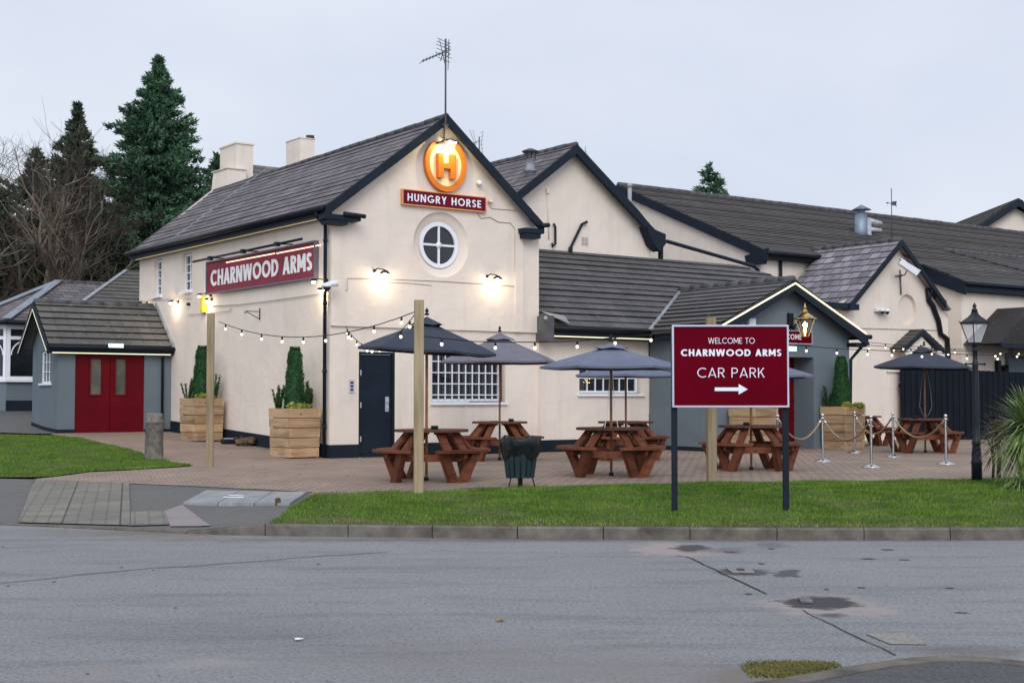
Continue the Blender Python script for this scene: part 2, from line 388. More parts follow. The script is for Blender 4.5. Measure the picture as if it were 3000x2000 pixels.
def roof(mb, pts, E, course=.25, lip=.02, thick=.05, wob=0):
    pts=[Vector(p) for p in pts]; E=Vector(E).normalized()
    nn=Vector((0,0,0))
    for i in range(1,len(pts)-1): nn+=(pts[i]-pts[0]).cross(pts[i+1]-pts[0])
    nn.normalize()
    if nn.z<0: nn=-nn
    E=(E-nn*E.dot(nn)).normalized()
    Sd=nn.cross(E)
    if Sd.z<0: Sd=-Sd
    O=pts[0]; poly=[((p-O).dot(E),(p-O).dot(Sd)) for p in pts]
    smin=min(p[1] for p in poly); smax=max(p[1] for p in poly)
    q=smin; k=0
    while q<smax-1e-4:
        q1=min(q+course,smax)
        c=clip2(clip2(poly,q,True),q1,False)
        if len(c)>=3:
            lv=lip*(1+random.uniform(-wob,wob))
            f3=lambda e,s,d: O+E*e+Sd*s+nn*d
            mb.face([f3(e,s,lv*(1-(s-q)/course)+.002) for e,s in c],[(e,(s-smin)) for e,s in c])
            lo=[p for p in c if abs(p[1]-q)<1e-6]
            if len(lo)>=2:
                lo.sort(); a,b=lo[0],lo[-1]
                mb.face([f3(a[0],q,-.002),f3(b[0],q,-.002),f3(b[0],q,lv+.002),f3(a[0],q,lv+.002)],[(a[0],q-smin)]*4)
        q=q1; k+=1
    n=len(pts); lowp=[p-nn*thick for p in pts]
    b=len(mb.v); mb.add(lowp,[tuple(range(n))])
    for i in range(n): mb.add([pts[i]-nn*.003,pts[(i+1)%n]-nn*.003,lowp[(i+1)%n],lowp[i]],[(0,1,2,3)])
    return mb
def ridge_tiles(mb, p, q, r=.11, step=.32):
    p=Vector(p); q=Vector(q); L=(q-p).length; n=max(1,int(L/step)); d=(q-p)/n
    for i in range(n):
        a=p+d*i; b=p+d*(i+.97); rr=r*(1+random.uniform(-.05,.05)); dz=Vector((0,0,random.uniform(-.006,.006)))
        mb.tube([a+dz,b+dz],rr,8)
    return mb
def window_grid(parent, name, to3, a0,a1,b0,b1, nx, ny, fr=.05, bar=.022, dep=.05, glass=None, frame_mat=None, sill=None, rows=None, cols=None):
    """frame with glazing bars in the plane given by to3(a,b,depth outwards); the pane is its sub-part"""
    m=MB()
    def bx(x0,x1,y0,y1,d0,d1):
        v=[to3(x,y,d) for d in (d0,d1) for x,y in ((x0,y0),(x1,y0),(x1,y1),(x0,y1))]
        m.add(v,[(0,3,2,1),(4,5,6,7),(0,1,5,4),(1,2,6,5),(2,3,7,6),(3,0,4,7)])
    bx(a0,a1,b0,b0+fr,0,dep); bx(a0,a1,b1-fr,b1,0,dep); bx(a0,a0+fr,b0+fr,b1-fr,0,dep); bx(a1-fr,a1,b0+fr,b1-fr,0,dep)
    xs=cols or [a0+fr+(a1-a0-2*fr)*i/nx for i in range(1,nx)]
    ys=rows or [b0+fr+(b1-b0-2*fr)*i/ny for i in range(1,ny)]
    for x in xs: bx(x-bar/2,x+bar/2,b0+fr,b1-fr,.008,dep-.01)
    for y in ys: bx(a0+fr,a1-fr,y-bar/2,y+bar/2,.010,dep-.008)
    w=m.build(name, frame_mat or WHITE, parent)
    g=MB(); g.add([to3(x,y,.004) for x,y in ((a0+fr*.5,b0+fr*.5),(a1-fr*.5,b0+fr*.5),(a1-fr*.5,b1-fr*.5),(a0+fr*.5,b1-fr*.5))],[(0,1,2,3)]); g.build('pane',glass or GLASS,w)
    if sill:
        m=MB(); s0,s1,sd=sill
        def bx(x0,x1,y0,y1,d0,d1):
            v=[to3(x,y,d) for d in (d0,d1) for x,y in ((x0,y0),(x1,y0),(x1,y1),(x0,y1))]
            m.add(v,[(0,3,2,1),(4,5,6,7),(0,1,5,4),(1,2,6,5),(2,3,7,6),(3,0,4,7)])
        bx(a0-s1,a1+s1,b0-s0,b0-.002,0,sd); m.build('sill',WHITE,w)
    return w
# ================================================================== THE PUB
PUB=bthing('pub_building','cream rendered pub with gables, grey tiled roofs, red doors and two slate blue porches','pub',0,0,.3)
def part(mb,name,m,parent=None,label=None,bevel=0):
    o=mb.build(name,m,parent or PUB,ori=(0,0,.3),bevel=bevel)
    if label: o['label']=label
    return o
ORI[PUB.name]=(0,0,.3)
# --- front gable wing
UE=on_v(1575,1300,0)[0]; UM=on_v(1303.6,400,-.2)[0]; ZR=on_v(1303.6,337,-.2)[1]; ZE=5.28; ZW=5.12
print('gable',UE,UM,ZR)
EL=-.26; ERR=2*UM-EL
slope=(ZR-ZE)/(UM-EL)
ERR,ZER=on_v(1592,652,-.3); slR=(ZR-ZER)/(ERR-UM)
print('R',ERR,ZER,slope,slR)
def zroof(u): return ZR-(UM-u)*slope if u<UM else ZR-(u-UM)*slR
BAND=on_v(1200,962,0)[1]
d0=on_v(1050,1343,0); d1=on_v(1157,1032,0)
DU0,DU1,DZ1=d0[0],d1[0],d1[1]
w1a=on_v(1263,1178,0); w1b=on_v(1481,1012,0)
w2a=on_v(1697,1153,0); w2b=on_v(1876,1066,0)
LE0=8.42                                  # where the front wall meets the grey porch
m=MB()
wall(m, rect(0,LE0,.1,BAND+.02)[:2]+[(LE0,3.05),(UE,3.05),(UE,BAND+.02),(0,BAND+.02)],
     [rect(DU0,DU1,.31,DZ1),rect(w1a[0],w1b[0],w1a[1],w1b[1]-.0),rect(w2a[0],w2b[0],w2a[1],w2b[1])],vw(0),.14)
part(m,'wall',CREAM)
m=MB(); cu,cz=on_v(1293,717,-.05); RO=.69; RI=.475
circ=[(cu+RO*math.cos(2*PI*i/48),cz+RO*math.sin(2*PI*i/48)) for i in range(48)]
wall(m,[(0,BAND),(UE,BAND),(UE,zroof(UE)-.06),(UM,ZR-.06),(0,zroof(0)-.06)],[circ],vw(-.05))
# underside of the oversailing upper wall, its sides, and the splayed ring round the window
m.add([(0,-.05,BAND),(UE,-.05,BAND),(UE,.02,BAND),(0,.02,BAND)],[(0,1,2,3)])
prof=[(RO,0),(RO-.015,.03),(.60,.075),(.54,.085),(.49,.12),(RI-.02,.15)]
m.smooth=True
vs=[(cu+r*math.cos(2*PI*k/48),-.05+d,cz+r*math.sin(2*PI*k/48)) for r,d in prof for k in range(48)]
m.add(vs,[(i*48+k,i*48+(k+1)%48,(i+1)*48+(k+1)%48,(i+1)*48+k) for i in range(len(prof)-1) for k in range(48)]); m.smooth=False
ps=on_v(1508,800,-.05)[0]; pe=on_v(1531,800,-.05)[0]
m.box(ps,pe,-.075,-.05,BAND,zroof(pe)-.5)
part(m,'gable_wall',CREAM)
# side wall (left, long)
VL=10.35
wA=[on_u(450,870,0),on_u(475,757,0)]; wB=[on_u(532,857,0),on_u(563,738,0)]
holes=[rect(wA[1][0],wA[0][0],wA[0][1],wA[1][1]),rect(wB[1][0],wB[0][0],wB[0][1],wB[1][1])]
m=MB(); wall(m,[(0,.1),(VL,.5),(VL,ZE-.14),(-.05,ZE-.14),(-.05,BAND),(0,BAND)],holes,uw(0),.16)
m.add([(0,VL,.4),(UM*2,VL+1.5,.4),(UM*2,VL+1.5,ZE-.1),(0,VL,ZE-.1)],[(0,1,2,3)])
m.add([(UE,-.05,.1),(UE,2.7,.1),(UE,2.7,5.5),(UE,-.05,zroof(UE)-.06)],[(0,1,2,3)])
m.prism([(0,VL,zroof(0)-.1),(2*UM,VL+1.5,zroof(0)-.1),(UM,VL+1.2,ZR-.1)],(0,.1,0))
part(m,'side_wall',CREAM)
for q in holes:
    a0,a1=q[0][0],q[1][0]; b0,b1=q[0][1],q[2][1]
    w=window_grid(PUB,'window',lambda a,b,d: (.13-d,a,b),a0+.01,a1-.01,b0+.01,b1-.01,2,4,.055,.03,.05,GLASSB,sill=(.05,.03,.19))
# plinth: follows the rising ground
def plinth(pts, h=.27, t=.03):
    m=MB()
    for i in range(len(pts)-1):
        (u0,v0),(u1,v1)=pts[i],pts[i+1]; n=max(1,int(math.hypot(u1-u0,v1-v0)/.8))
        for k in range(n):
            a=[(u0+(u1-u0)*s/n, v0+(v1-v0)*s/n) for s in (k,k+1)]
            zz=[H(P(p[0],p[1],0).x,P(p[0],p[1],0).y) for p in a]
            d=Vector((u1-u0,v1-v0,0)).normalized(); nrm=Vector((d.y,-d.x,0))*t
            A=Vector((a[0][0],a[0][1],0)); B=Vector((a[1][0],a[1][1],0))
            q=[A-nrm*.5,B-nrm*.5,B+nrm,A+nrm]
            m.add([(p.x,p.y,z) for p,z in zip(q,(zz[0]-.2,zz[1]-.2,zz[1]-.2,zz[0]-.2))]+[(p.x,p.y,z) for p,z in zip(q,(zz[0]+h,zz[1]+h,zz[1]+h,zz[0]+h))],
                  [(4,5,6,7),(2,3,7,6),(0,1,5,4),(1,2,6,5),(3,0,4,7)])
    return m
for q in ([(0,8.1),(-.0,0),(DU0,0)],[(DU1,0),(LE0,0)]): part(plinth(q,.27),'plinth',PLINTH)
# roof of the wing: skewed far end
VR=11.95
m=MB()
roof(m,[(EL,-.27,ZE),(EL,VL+.12,ZE),(UM,VR,ZR-.14),(UM,-.27,ZR)],(0,1,0),.245,.016,.05,.6)
roof(m,[(ERR,-.27,ZER),(UM,-.27,ZR),(UM,VR,ZR-.14),(ERR,VL+2.4,ZER-.14)],(0,1,0),.245,.016,.05,.6)
RF=part(m,'roof',SLATE)
m=MB(); ridge_tiles(m,(UM,-.27,ZR-.035),(UM,VR,ZR-.175),.065,.4); part(m,'ridge_tiles',RIDGE,RF)
m=MB(); a=on_u(530,700,EL); 
m.tube([(EL+.15,7.75,ZE+.15*slope+.03),(UM-.1,8.1,ZR-.1*slope+.05)],.012,5); part(m,'cable',LEAD,RF)
def barge(v0,v1,pts,h,name='bargeboard',matx=None,parent=None):
    m=MB()
    for (ua,za),(ub,zb) in zip(pts[:-1],pts[1:]):
        m.prism([(ua,v0,za),(ub,v0,zb),(ub,v0,zb-h),(ua,v0,za-h)],(0,v1-v0,0))
    return part(m,name,matx or NAVY,parent)
barge(-.31,-.24,[(EL-.02,ZE-.03),(UM,ZR-.0)],.21); barge(-.31,-.24,[(UM,ZR-.0),(ERR+.02,ZER-.03)],.21)
m=MB()
m.box(-.30,.50,-.33,-.04,ZE-.27,ZE-.17); m.box(-.24,.22,-.31,-.04,ZE-.36,ZE-.272); m.tube([(.1,-.36,ZE-.15),(.58,-.36,ZE-.17)],.045,8)
part(m,'corbel',NAVY)
m=MB(); m.box(ERR-.52,ERR+.0,-.33,-.04,ZER-.25,ZER-.15); m.box(ERR-.48,ERR-.08,-.31,-.04,ZER-.36,ZER-.252); m.tube([(ERR-.1,-.36,ZER-.08),(ERR+.12,-.34,ZER-.05)],.05,8)
part(m,'corbel',NAVY)
m=MB(); m.box(EL+.01,-.002,-.2,VL+.05,ZE-.2,ZE-.16); m.box(EL-.0,EL+.02,-.2,VL+.1,ZE-.16,ZE-.02)
part(m,'fascia',NAVY)
m=MB(); m.tube([(EL-.06,-.28,ZE-.055),(EL-.06,VL+.12,ZE-.055)],.058,10); part(m,'gutter',BLACKP)
m=MB()
m.box(EL+.10,EL+.125,-.1,VL-.1,ZE-.222,ZE-.202); part(m,'led_strip',LED)
m=MB(); pu=-.07
m.tube([(EL-.05,.02,ZE-.1),(EL-.04,.03,ZE-.2),(pu,.09,ZE-.36),(pu,.09,.34)],.036,10)
for z in (4.6,3.35,2.0,.9): m.tube([(pu,.09,z),(pu,.09,z+.06)],.046,10)
part(m,'downpipe',NAVY)
# windows of the front wall
to=lambda a,b,d: (a,.12-d,b)
gl=window_grid(PUB,'window',to,w1a[0]+.02,w1b[0]-.10,w1a[1]+.02,w1b[1]-.02,1,1,.05,.03,.05,GLASS)
m=MB(); x0,x1,y0,y1=w1a[0]+.03,w1b[0]-.16,w1a[1]+.05,w1b[1]-.1
for i in range(11):
    x=x0+(x1-x0)*i/10; m.box(x-.010,x+.010,.028,.048,y0,y1)
for i in range(5):
    z=y0+(y1-y0)*(i+.45)/4.6; m.box(x0-.02,x1+.02,.018,.04,z-.010,z+.010)
part(m,'window_bars',WHITE,gl)
m=MB(); m.box(w1a[0]-.02,w1b[0]+.03,-.06,.12,w1a[1]-.055,w1a[1]+.0); part(m,'sill',WHITE,gl)
gl=window_grid(PUB,'window',to,w2a[0]+.01,w2b[0]-.04,w2a[1]+.02,w2b[1]+.0,7,2,.05,.022,.05,GLASS)
m=MB(); m.box(w2a[0]-.06,w2b[0]+.10,-.06,.12,w2a[1]-.055,w2a[1]+.0); part(m,'sill',WHITE,gl)
# fairy lights behind that window
m=MB()
for i in range(16):
    x=w2a[0]+.22+(i%4)*.055+random.uniform(-.02,.02); z=w2a[1]+.26+(i//4)*.07+random.uniform(-.02,.02)
    m.ball((x,.105,z),.009,6)
part(m,'fairy_lights',mat('fairy_yellow',(1,.75,.2),.5,var=0,emit=(1,.7,.15),es=3),gl)
# round window
m=MB(); n=48
def ann(r0,r1,v0,v1):
    pr=[(r0,v0),(r1,v0),(r1,v1),(r0,v1)]
    vs=[(cu+r*math.cos(2*PI*k/n),v,cz+r*math.sin(2*PI*k/n)) for r,v in pr for k in range(n)]
    m.add(vs,[(i*n+k,i*n+(k+1)%n,((i+1)%4)*n+(k+1)%n,((i+1)%4)*n+k) for i in range(4) for k in range(n)])
ann(.40,.485,.03,.10)
m.box(cu-.022,cu+.022,.04,.09,cz-.41,cz+.41); m.box(cu-.41,cu+.41,.043,.088,cz-.022,cz+.022)
m.tube([(cu,.03,cz),(cu,.09,cz)],.065,16)
RW=part(m,'round_window',WHITE)
m=MB(); m.add([(cu+.42*math.cos(2*PI*k/n),.075,cz+.42*math.sin(2*PI*k/n)) for k in range(n)],[tuple(range(n))]); part(m,'pane',GLASS,RW)
# navy steel side door
m=MB(); m.box(DU0+.0,DU0+.05,.0,.1,.31,DZ1); m.box(DU1-.05,DU1,.0,.1,.31,DZ1); m.box(DU0+.05,DU1-.05,.0,.1,DZ1-.05,DZ1); m.box(DU0+.055,DU1-.055,.05,.09,.36,DZ1-.055); m.box(DU0+.05,DU1-.05,-.03,.09,.31,.355)
DR=part(m,'door',NAVY,label='dark blue plain side door')
m=MB(); hx=DU1-.16; m.box(hx-.04,hx+.04,.035,.05,1.22,1.52); m.tube([(hx-.03,.005,1.42),(hx+.03,.005,1.42)],.012,8); m.box(hx-.02,hx+.02,.0,.035,1.27,1.31); part(m,'handle',ALU,DR)
m=MB()
for z in (.62,1.3,1.95): m.box(DU0+.035,DU0+.06,-.005,.03,z,z+.11)
part(m,'hinge',ALU,DR)
# --- middle gable
V2=2.6
ml=5.45; a2=on_v(1687,424,V2-.25); mr=on_v(1930,700,V2-.2)[0]; MM=a2[0]; MZ=a2[1]; ML=2*MM-mr; MZE=on_v(1921,690,V2-.2)[1]-.0
print('mid',MM,MZ,mr,ML,MZE)
sl2=(MZ-MZE)/(mr-MM)
m=MB(); wall(m,[(4.6,2),(mr-.1,2),(mr-.1,MZ-(mr-.1-MM)*sl2-.08),(MM,MZ-.08),(ML+.1,MZ-(MM-ML-.1)*sl2-.08),(4.6,5.0)],[],vw(V2))
m.add([(mr-.1,V2,2),(mr-.1,V2+6,2),(mr-.1,V2+6,MZE),(mr-.1,V2,MZE)],[(0,1,2,3)])
part(m,'gable_wall',CREAM,label='plain middle gable wall set back behind the lean-to roof')
m=MB(); roof(m,[(ML-.1,V2-.27,MZE-.1*sl2),(ML-.1,V2+8,MZE-.1*sl2),(MM,V2+8,MZ),(MM,V2-.27,MZ)],(0,1,0),.245,.014,.05,.6)
roof(m,[(mr+.0,V2-.27,MZE),(MM,V2-.27,MZ),(MM,V2+8,MZ),(mr+.0,V2+8,MZE)],(0,1,0),.245,.014,.05,.6)
RF2=part(m,'roof',SLATE)
m=MB(); ridge_tiles(m,(MM,V2-.27,MZ),(MM,V2+8,MZ),.085,.4); part(m,'ridge_tiles',RIDGE,RF2)
barge(V2-.32,V2-.24,[(ML-.2,MZE-.2*sl2),(MM,MZ)],.23)
barge(V2-.32,V2-.24,[(MM,MZ),(mr-.75,MZ-(mr-.75-MM)*sl2),(mr-.3,MZE+.16),(mr+.1,MZE+.04)],.24)
m=MB(); m.prism([(mr-.55,V2-.34,MZE+.2),(mr+.12,V2-.34,MZE+.04),(mr+.12,V2-.34,MZE-.22),(mr-.08,V2-.34,MZE-.42),(mr-.3,V2-.34,MZE-.25)],(0,.3,0)); part(m,'corbel',NAVY)
m=MB(); q=[on_v(1622,655,V2-.06),on_v(1627,665,V2-.06),on_v(1627,715,V2-.06),on_v(1619,722,V2-.06),on_v(1618,712,V2-.06)]
m.tube([(u,V2-.06,z) for u,z in q],.03,8); part(m,'vent_pipe',NAVY)
m=MB(); q=[on_v(1720,650,V2-.06),on_v(1705,657,V2-.06),on_v(1672,725,V2-.06),on_v(1670,745,V2-.06)]
m.tube([(u,V2-.06,z) for u,z in q],.035,8); m.tube([(q[2][0],V2-.06,q[2][1]),(q[3][0],V2-.06,q[3][1])],.055,8); part(m,'vent_pipe',NAVY)
m=MB(); q=on_v(1713,707,V2); 
for i in range(2):
    for j in range(2): m.box(q[0]-.10+i*.11,q[0]-.01+i*.11,V2-.012,V2+.01,q[1]-.10+j*.11,q[1]-.01+j*.11)
part(m,'air_brick',mat('air_brick',(.42,.38,.35),.9,var=.1))
m=MB(); q0=on_v(1604,560,V2-.02); q1=on_v(1608,700,V2-.02); m.tube([(q0[0],V2-.02,q0[1]),(q1[0],V2-.02,q1[1])],.015,6); m.box(q0[0]-.04,q0[0]+.04,V2-.05,V2,q0[1]-.06,q0[1]+.06); part(m,'conduit',CREAM)
# --- far hall with the long brown roof
V3=4.0; HU=on_v(2225,735,V3)[0]; HZE=on_v(2225,735,V3-.1)[1]; HZE0=HZE
HV=10.4; HZR=8.5
hr=on_u(1808,541,HU-.05); HV,HZR=hr
print('hall',HU,HZE,HV,HZR)
sl3=(HZR-HZE)/(HV-V3+.3)
def zh(v): return HZR-abs(v-HV)*sl3
m=MB(); wall(m,[(V3,1),(V3+14,1),(V3+14,5.6),(HV,HZR-.1),(V3,zh(V3)-.1)],[],uw(HU+.05))
m.add([(HU+.05,V3,1),(60,V3,1),(60,V3,zh(V3)-.12),(HU+.05,V3,zh(V3)-.12)],[(0,1,2,3)])
part(m,'wall',CREAM)
m=MB(); roof(m,[(HU-.06,V3-.3,HZE),(60,V3-.3,HZE),(60,HV,HZR),(HU-.06,HV,HZR)],(1,0,0),.22,.024,.05,.4)
roof(m,[(HU-.06,HV+6,HZE),(HU-.06,HV,HZR),(60,HV,HZR),(60,HV+6,HZE)],(1,0,0),.6,.02,.05)
RF3=part(m,'roof',TILED,label='long brown tiled roof of the hall at the back')
m=MB(); ridge_tiles(m,(HU,HV,HZR),(48,HV,HZR),.10,.45); part(m,'ridge_tiles',TILED if 0 else RIDGE,RF3)
m=MB(); m.prism([(HU-.09,V3-.35,HZE-.02),(HU-.09,HV,HZR-.02),(HU-.09,HV,HZR-.28),(HU-.09,V3-.35,HZE-.30)],(.08,0,0))
m.prism([(HU-.12,V3-.42,HZE+.06),(HU-.12,V3+.5,HZE-.1),(HU-.12,V3+.4,HZE-.38),(HU-.12,V3-.3,HZE-.40)],(.1,0,0))
part(m,'bargeboard',NAVY)
m=MB(); m.box(HU-.05,20,V3-.28,V3-.26,HZE-.22,HZE-.02); m.box(HU-.05,20,V3-.26,V3,HZE-.24,HZE-.2); m.tube([(HU-.08,V3-.36,HZE-.06),(20,V3-.36,HZE-.06)],.06,8); part(m,'gutter',BLACKP)
m=MB(); q=on_v(2287,760,V3-.08); m.tube([(q[0],V3-.08,HZE-.1),(q[0],V3-.08,3.5)],.05,10); part(m,'downpipe',NAVY)
q0=on_v(1945,703,V2-.1); q1=on_v(2215,780,V2+.1)
m=MB(); m.tube([(mr+.02,V2-.1,MZE-.15),(q0[0]+.15,V2-.05,q0[1]-.02),(q1[0]-.1,V2+.1,q1[1]),(q1[0]+.1,V2+.1,q1[1]-.12)],.05,10); m.tube([(q0[0]+.02,V2+.05,MZE-.1),(q0[0]+.02,V2+.05,4.6)],.07,10); part(m,'drain_pipe',NAVY)
# --- lean-to between gable and slate gable
LZ0=on_v(1700,958,-.3)[1]; LZ1=on_v(1800,748,V2)[1]; LR=on_v(2150,776,V2)[0]
print('lean',LZ0,LZ1,LR)
m=MB(); roof(m,[(UE+.03,-.3,LZ0),(15.2,-.3,LZ0),(LR+1.2,V2-.35,LZ1-.28),(LR+.15,V2,LZ1),(UE+.03,V2,LZ1)],(1,0,0),.262,.035,.06,.35)
RF4=part(m,'roof',TILE,label='grey lean-to roof with heavy horizontal tile courses')
m=MB(); m.add([(LR-.3,V2-.1,LZ1-.05),(HU+.4,V2+.2,LZ1-.5),(HU+.6,V3,LZ1-.55),(LR,V3,LZ1+.0)],[(0,1,2,3)]); m.add([(UE,V2,LZ1),(LR,V2,LZ1),(LR,V3+1,LZ1-.05),(UE,V3+1,LZ1-.05)],[(0,1,2,3)]); part(m,'valley_lead',LEAD,RF4)
m=MB(); m.box(UE+.05,8.3,-.34,-.32,LZ0-.24,LZ0-.0); m.box(UE+.05,8.3,-.32,0,LZ0-.26,LZ0-.2); m.tube([(UE+.15,-.4,LZ0-.05),(8.3,-.4,LZ0-.05)],.058,10); part(m,'gutter',BLACKP)
m=MB(); m.box(UE+.15,8.2,-.37,-.35,LZ0-.235,LZ0-.21); part(m,'led_strip',LEDG)
m=MB(); m.box(UE-.05,UE+.14,-.42,.0,LZ0-.32,LZ0+.22); part(m,'verge_box',mat('weathered_lead',(.11,.11,.115),.7,var=.3,bump=.004))
m=MB(); m.add([(UE+.0,-.43,LZ0+.23),(UE+.6,-.38,LZ0+.06),(UE+.7,-.1,LZ0+.25),(UE+.02,-.1,LZ0+.33)],[(0,1,2,3)]); m.ball((UE-.06,-.38,LZ0+.16),.05); part(m,'lead_patch',mat('pale_mortar',(.42,.40,.38),.9,var=.3,bump=.01))
# --- grey entrance porch (right)
PV=-2.2; PU0=8.45; PU1=12.9; PM=on_v(2320,817,PV-.25)[0]; PZ=on_v(2320,819,PV-.25)[1]; PHW=PU1-PM+.28; PZE=3.02
psl=(PZ-PZE)/PHW
def zp(u): return PZ-abs(u-PM)*psl
print('porch',PM,PZ,psl)
dq0=on_v(2262,1325,PV)[0]; dq1=on_v(2386,1325,PV)[0]; dqz=on_v(2386,1047,PV)[1]
m=MB(); wall(m,[(PU0,.1),(PU1,.1),(PU1,zp(PU1)-.1),(PM,PZ-.1),(PU0,zp(PU0)-.1)],[rect(dq0,dq1,.3,dqz)],vw(PV),.75)
m.add([(PU0,PV,.1),(PU0,0,.1),(PU0,0,zp(PU0)-.1),(PU0,PV,zp(PU0)-.1)],[(0,1,2,3)]); m.add([(PU1,PV,.1),(PU1,4,.1),(PU1,4,zp(PU1)-.1),(PU1,PV,zp(PU1)-.1)],[(0,1,2,3)])
PW=part(m,'entrance_porch',GREYW,label='slate blue gabled porch with red door at the right')
m=plinth([(PU0,-.0),(PU0,PV),(dq0,PV)],.1,.02); part(m,'plinth',PLINTH,PW)
def vz(v): return LZ0+(v+.3)*(LZ1-LZ0)/(V2+.3)
jv=(PZ-LZ0)/((LZ1-LZ0)/(V2+.3))-.3
m=MB(); eL=PM-PHW; eR=PM+PHW
roof(m,[(eL,PV-.3,PZE),(eL,-.3,PZE),(PM,jv,PZ),(PM,PV-.3,PZ)],(0,1,0),.262,.035,.06,.35)
roof(m,[(eR,PV-.3,PZE),(PM,PV-.3,PZ),(PM,3.2,PZ),(eR,3.2,PZE)],(0,1,0),.262,.035,.06,.35)
part(m,'porch_roof',TILE,PW)
m=MB(); ridge_tiles(m,(PM,PV-.3,PZ),(PM,jv,PZ),.10,.42); part(m,'ridge_tiles',RIDGE,PW)
m=MB(); m.tube([(eL+.05,-.35,PZE+.05),(PM-.3,jv-.3,PZ-.1)],.05,6); part(m,'valley_mortar',LEAD,PW)
m=MB()
for sgn in (-1,1):
    e=PM+sgn*(PHW+.02)
    m.prism([(e,PV-.34,PZE-.04),(PM,PV-.34,PZ-.03),(PM,PV-.34,PZ-.26),(e,PV-.34,PZE-.28)],(0,.06,0))
    m.box(min(e,PM+sgn*(PHW-.36)),max(e,PM+sgn*(PHW-.36)),PV-.28,PV,PZE-.30,PZE-.20)
m.tube([(eR+.07,PV-.38,PZE-.06),(eR+.07,1,PZE-.06)],.055,8)
m.box(PU0-.28,PU0,PV-.25,-.3,PZE-.2,PZE-.16)
part(m,'bargeboard',NAVY,PW)
m=MB()
for sgn in (-1,1):
    e=PM+sgn*(PHW-.08)
    m.prism([(e,PV-.375,PZE-.0+.06*psl),(PM,PV-.375,PZ-.075),(PM,PV-.375,PZ-.103),(e,PV-.375,PZE-.028+.06*psl)],(0,.03,0))
part(m,'led_strip',LEDW,PW)
m=MB(); m.tube([(eR+.07,PV-.2,PZE-.08),(eR+.05,PV-.15,PZE-.25),(PU1+.08,PV+.02,PZE-.6),(PU1+.07,PV+.05,.9),(PU1+.07,PV+.05,.35)],.04,10); part(m,'downpipe',NAVY,PW)
# red panelled door in its recess
dv=PV+.62; dx1=on_v(2361,1200,dv)[0]; dx0=on_v(2230,1200,dv)[0]
m=MB(); m.box(dx0-.3,dx0,dv,dv+.1,.3,dqz-.02); m.box(dx0,dx1,dv,dv+.08,.33,2.18); m.box(dx0,dx1,dv-.01,dv+.08,2.2,dqz)
mid=(dx0+dx1)/2
for a in (dx0+.1,mid+.06):
    b=a+(mid-dx0)-.2
    for z0,z1 in ((.5,1.05),(1.15,1.45)):
        m.box(a,b,dv-.02,dv,z0,z0+.03); m.box(a,b,dv-.02,dv,z1-.03,z1); m.box(a,a+.03,dv-.02,dv,z0+.03,z1-.03); m.box(b-.03,b,dv-.02,dv,z0+.03,z1-.03)
m.box(mid-.02,mid+.02,dv-.025,dv,.33,2.18); m.box(dx1,dq1+.02,dv+.0,dv+.1,.3,dqz)
DP=part(m,'red_door',RED,PW)
m.__init__()
m.box(PU0-.005,PU0-.004,0,0,0,0)
# --- slate gable (right)
VS=1.17
g0=on_v(2497,889,VS-.2); ga=on_v(2637,703,VS-.2); GM=ga[0]; GZ=ga[1]; GZE=on_v(2492,889,VS-.2)[1]; GL=on_v(2487,889,VS-.2)[0]; GR=2*GM-GL
print('slate',GM,GZ,GL,GR,GZE)
gsl=(GZ-GZE)/(GM-GL); GWR=on_v(2778,1000,VS)[0]; GWL=GL+.3
m=MB()
rv=[on_v(2657+30*math.cos(a)*0.9,908+46*math.sin(a),VS) for a in [2*PI*i/40 for i in range(40)]]
wall(m,[(GWL-2.5,.1),(GWR,.1),(GWR,GZ-(GWR-GM)*gsl-.08),(GM,GZ-.08),(GWL,GZ-(GM-GWL)*gsl-.08),(GWL-2.5,3.6)],[rv],vw(VS),.10)
m.face([(u,VS+.10,z) for u,z in rv]); m.add([(GWR,VS,.1),(GWR,V3,.1),(GWR,V3,4.5),(GWR,VS,4.5)],[(0,1,2,3)])
part(m,'gable_wall',CREAM,label='right gable wall with a blank round niche')
vt=(GZ-HZE)/sl3+V3-.3; vb=V3-.3-(HZE-GZE)/sl3
m=MB(); roof(m,[(GL,VS-.25,GZE),(GL,V3-.1,GZE),(GL+(HZE-GZE)/gsl,V3-.25,HZE),(GM,vt,GZ),(GM,VS-.25,GZ)],(0,1,0),.30,.016,.05,.3)
roof(m,[(GR,VS-.25,GZE),(GM,VS-.25,GZ),(GM,vt,GZ),(GR-(HZE-GZE)/gsl,V3-.25,HZE),(GR,V3-.1,GZE)],(0,1,0),.30,.016,.05,.3)
RF5=part(m,'roof',SLATEL,label='small pale slate roof of the right gable')
m=MB(); ridge_tiles(m,(GM,VS-.25,GZ),(GM,vt,GZ),.085,.4); part(m,'ridge_tiles',RIDGE,RF5)
barge(VS-.29,VS-.22,[(GL,GZE),(GM,GZ)],.17); barge(VS-.29,VS-.22,[(GM,GZ),(GR-.25,GZE+.25*gsl)],.17)
m=MB(); q=on_v(2390,895,VS-.3)[0]; q2=on_v(2515,895,VS-.3)[0]; m.box(q,GL+.1,VS-.28,VS+2.4,GZE-.16,GZE-.0); m.box(GL-.1,q2,VS-.33,VS,GZE-.18,GZE-.02); part(m,'gutter',NAVY)
m=MB(); q=[on_v(x,y,VS-.08) for x,y in ((2718,845),(2722,880),(2733,895),(2750,940),(2756,978),(2775,992),(2778,1040),(2778,1100))]
m.tube([(u,VS-.08,z) for u,z in q],.075,12); part(m,'downpipe',BLACKP)
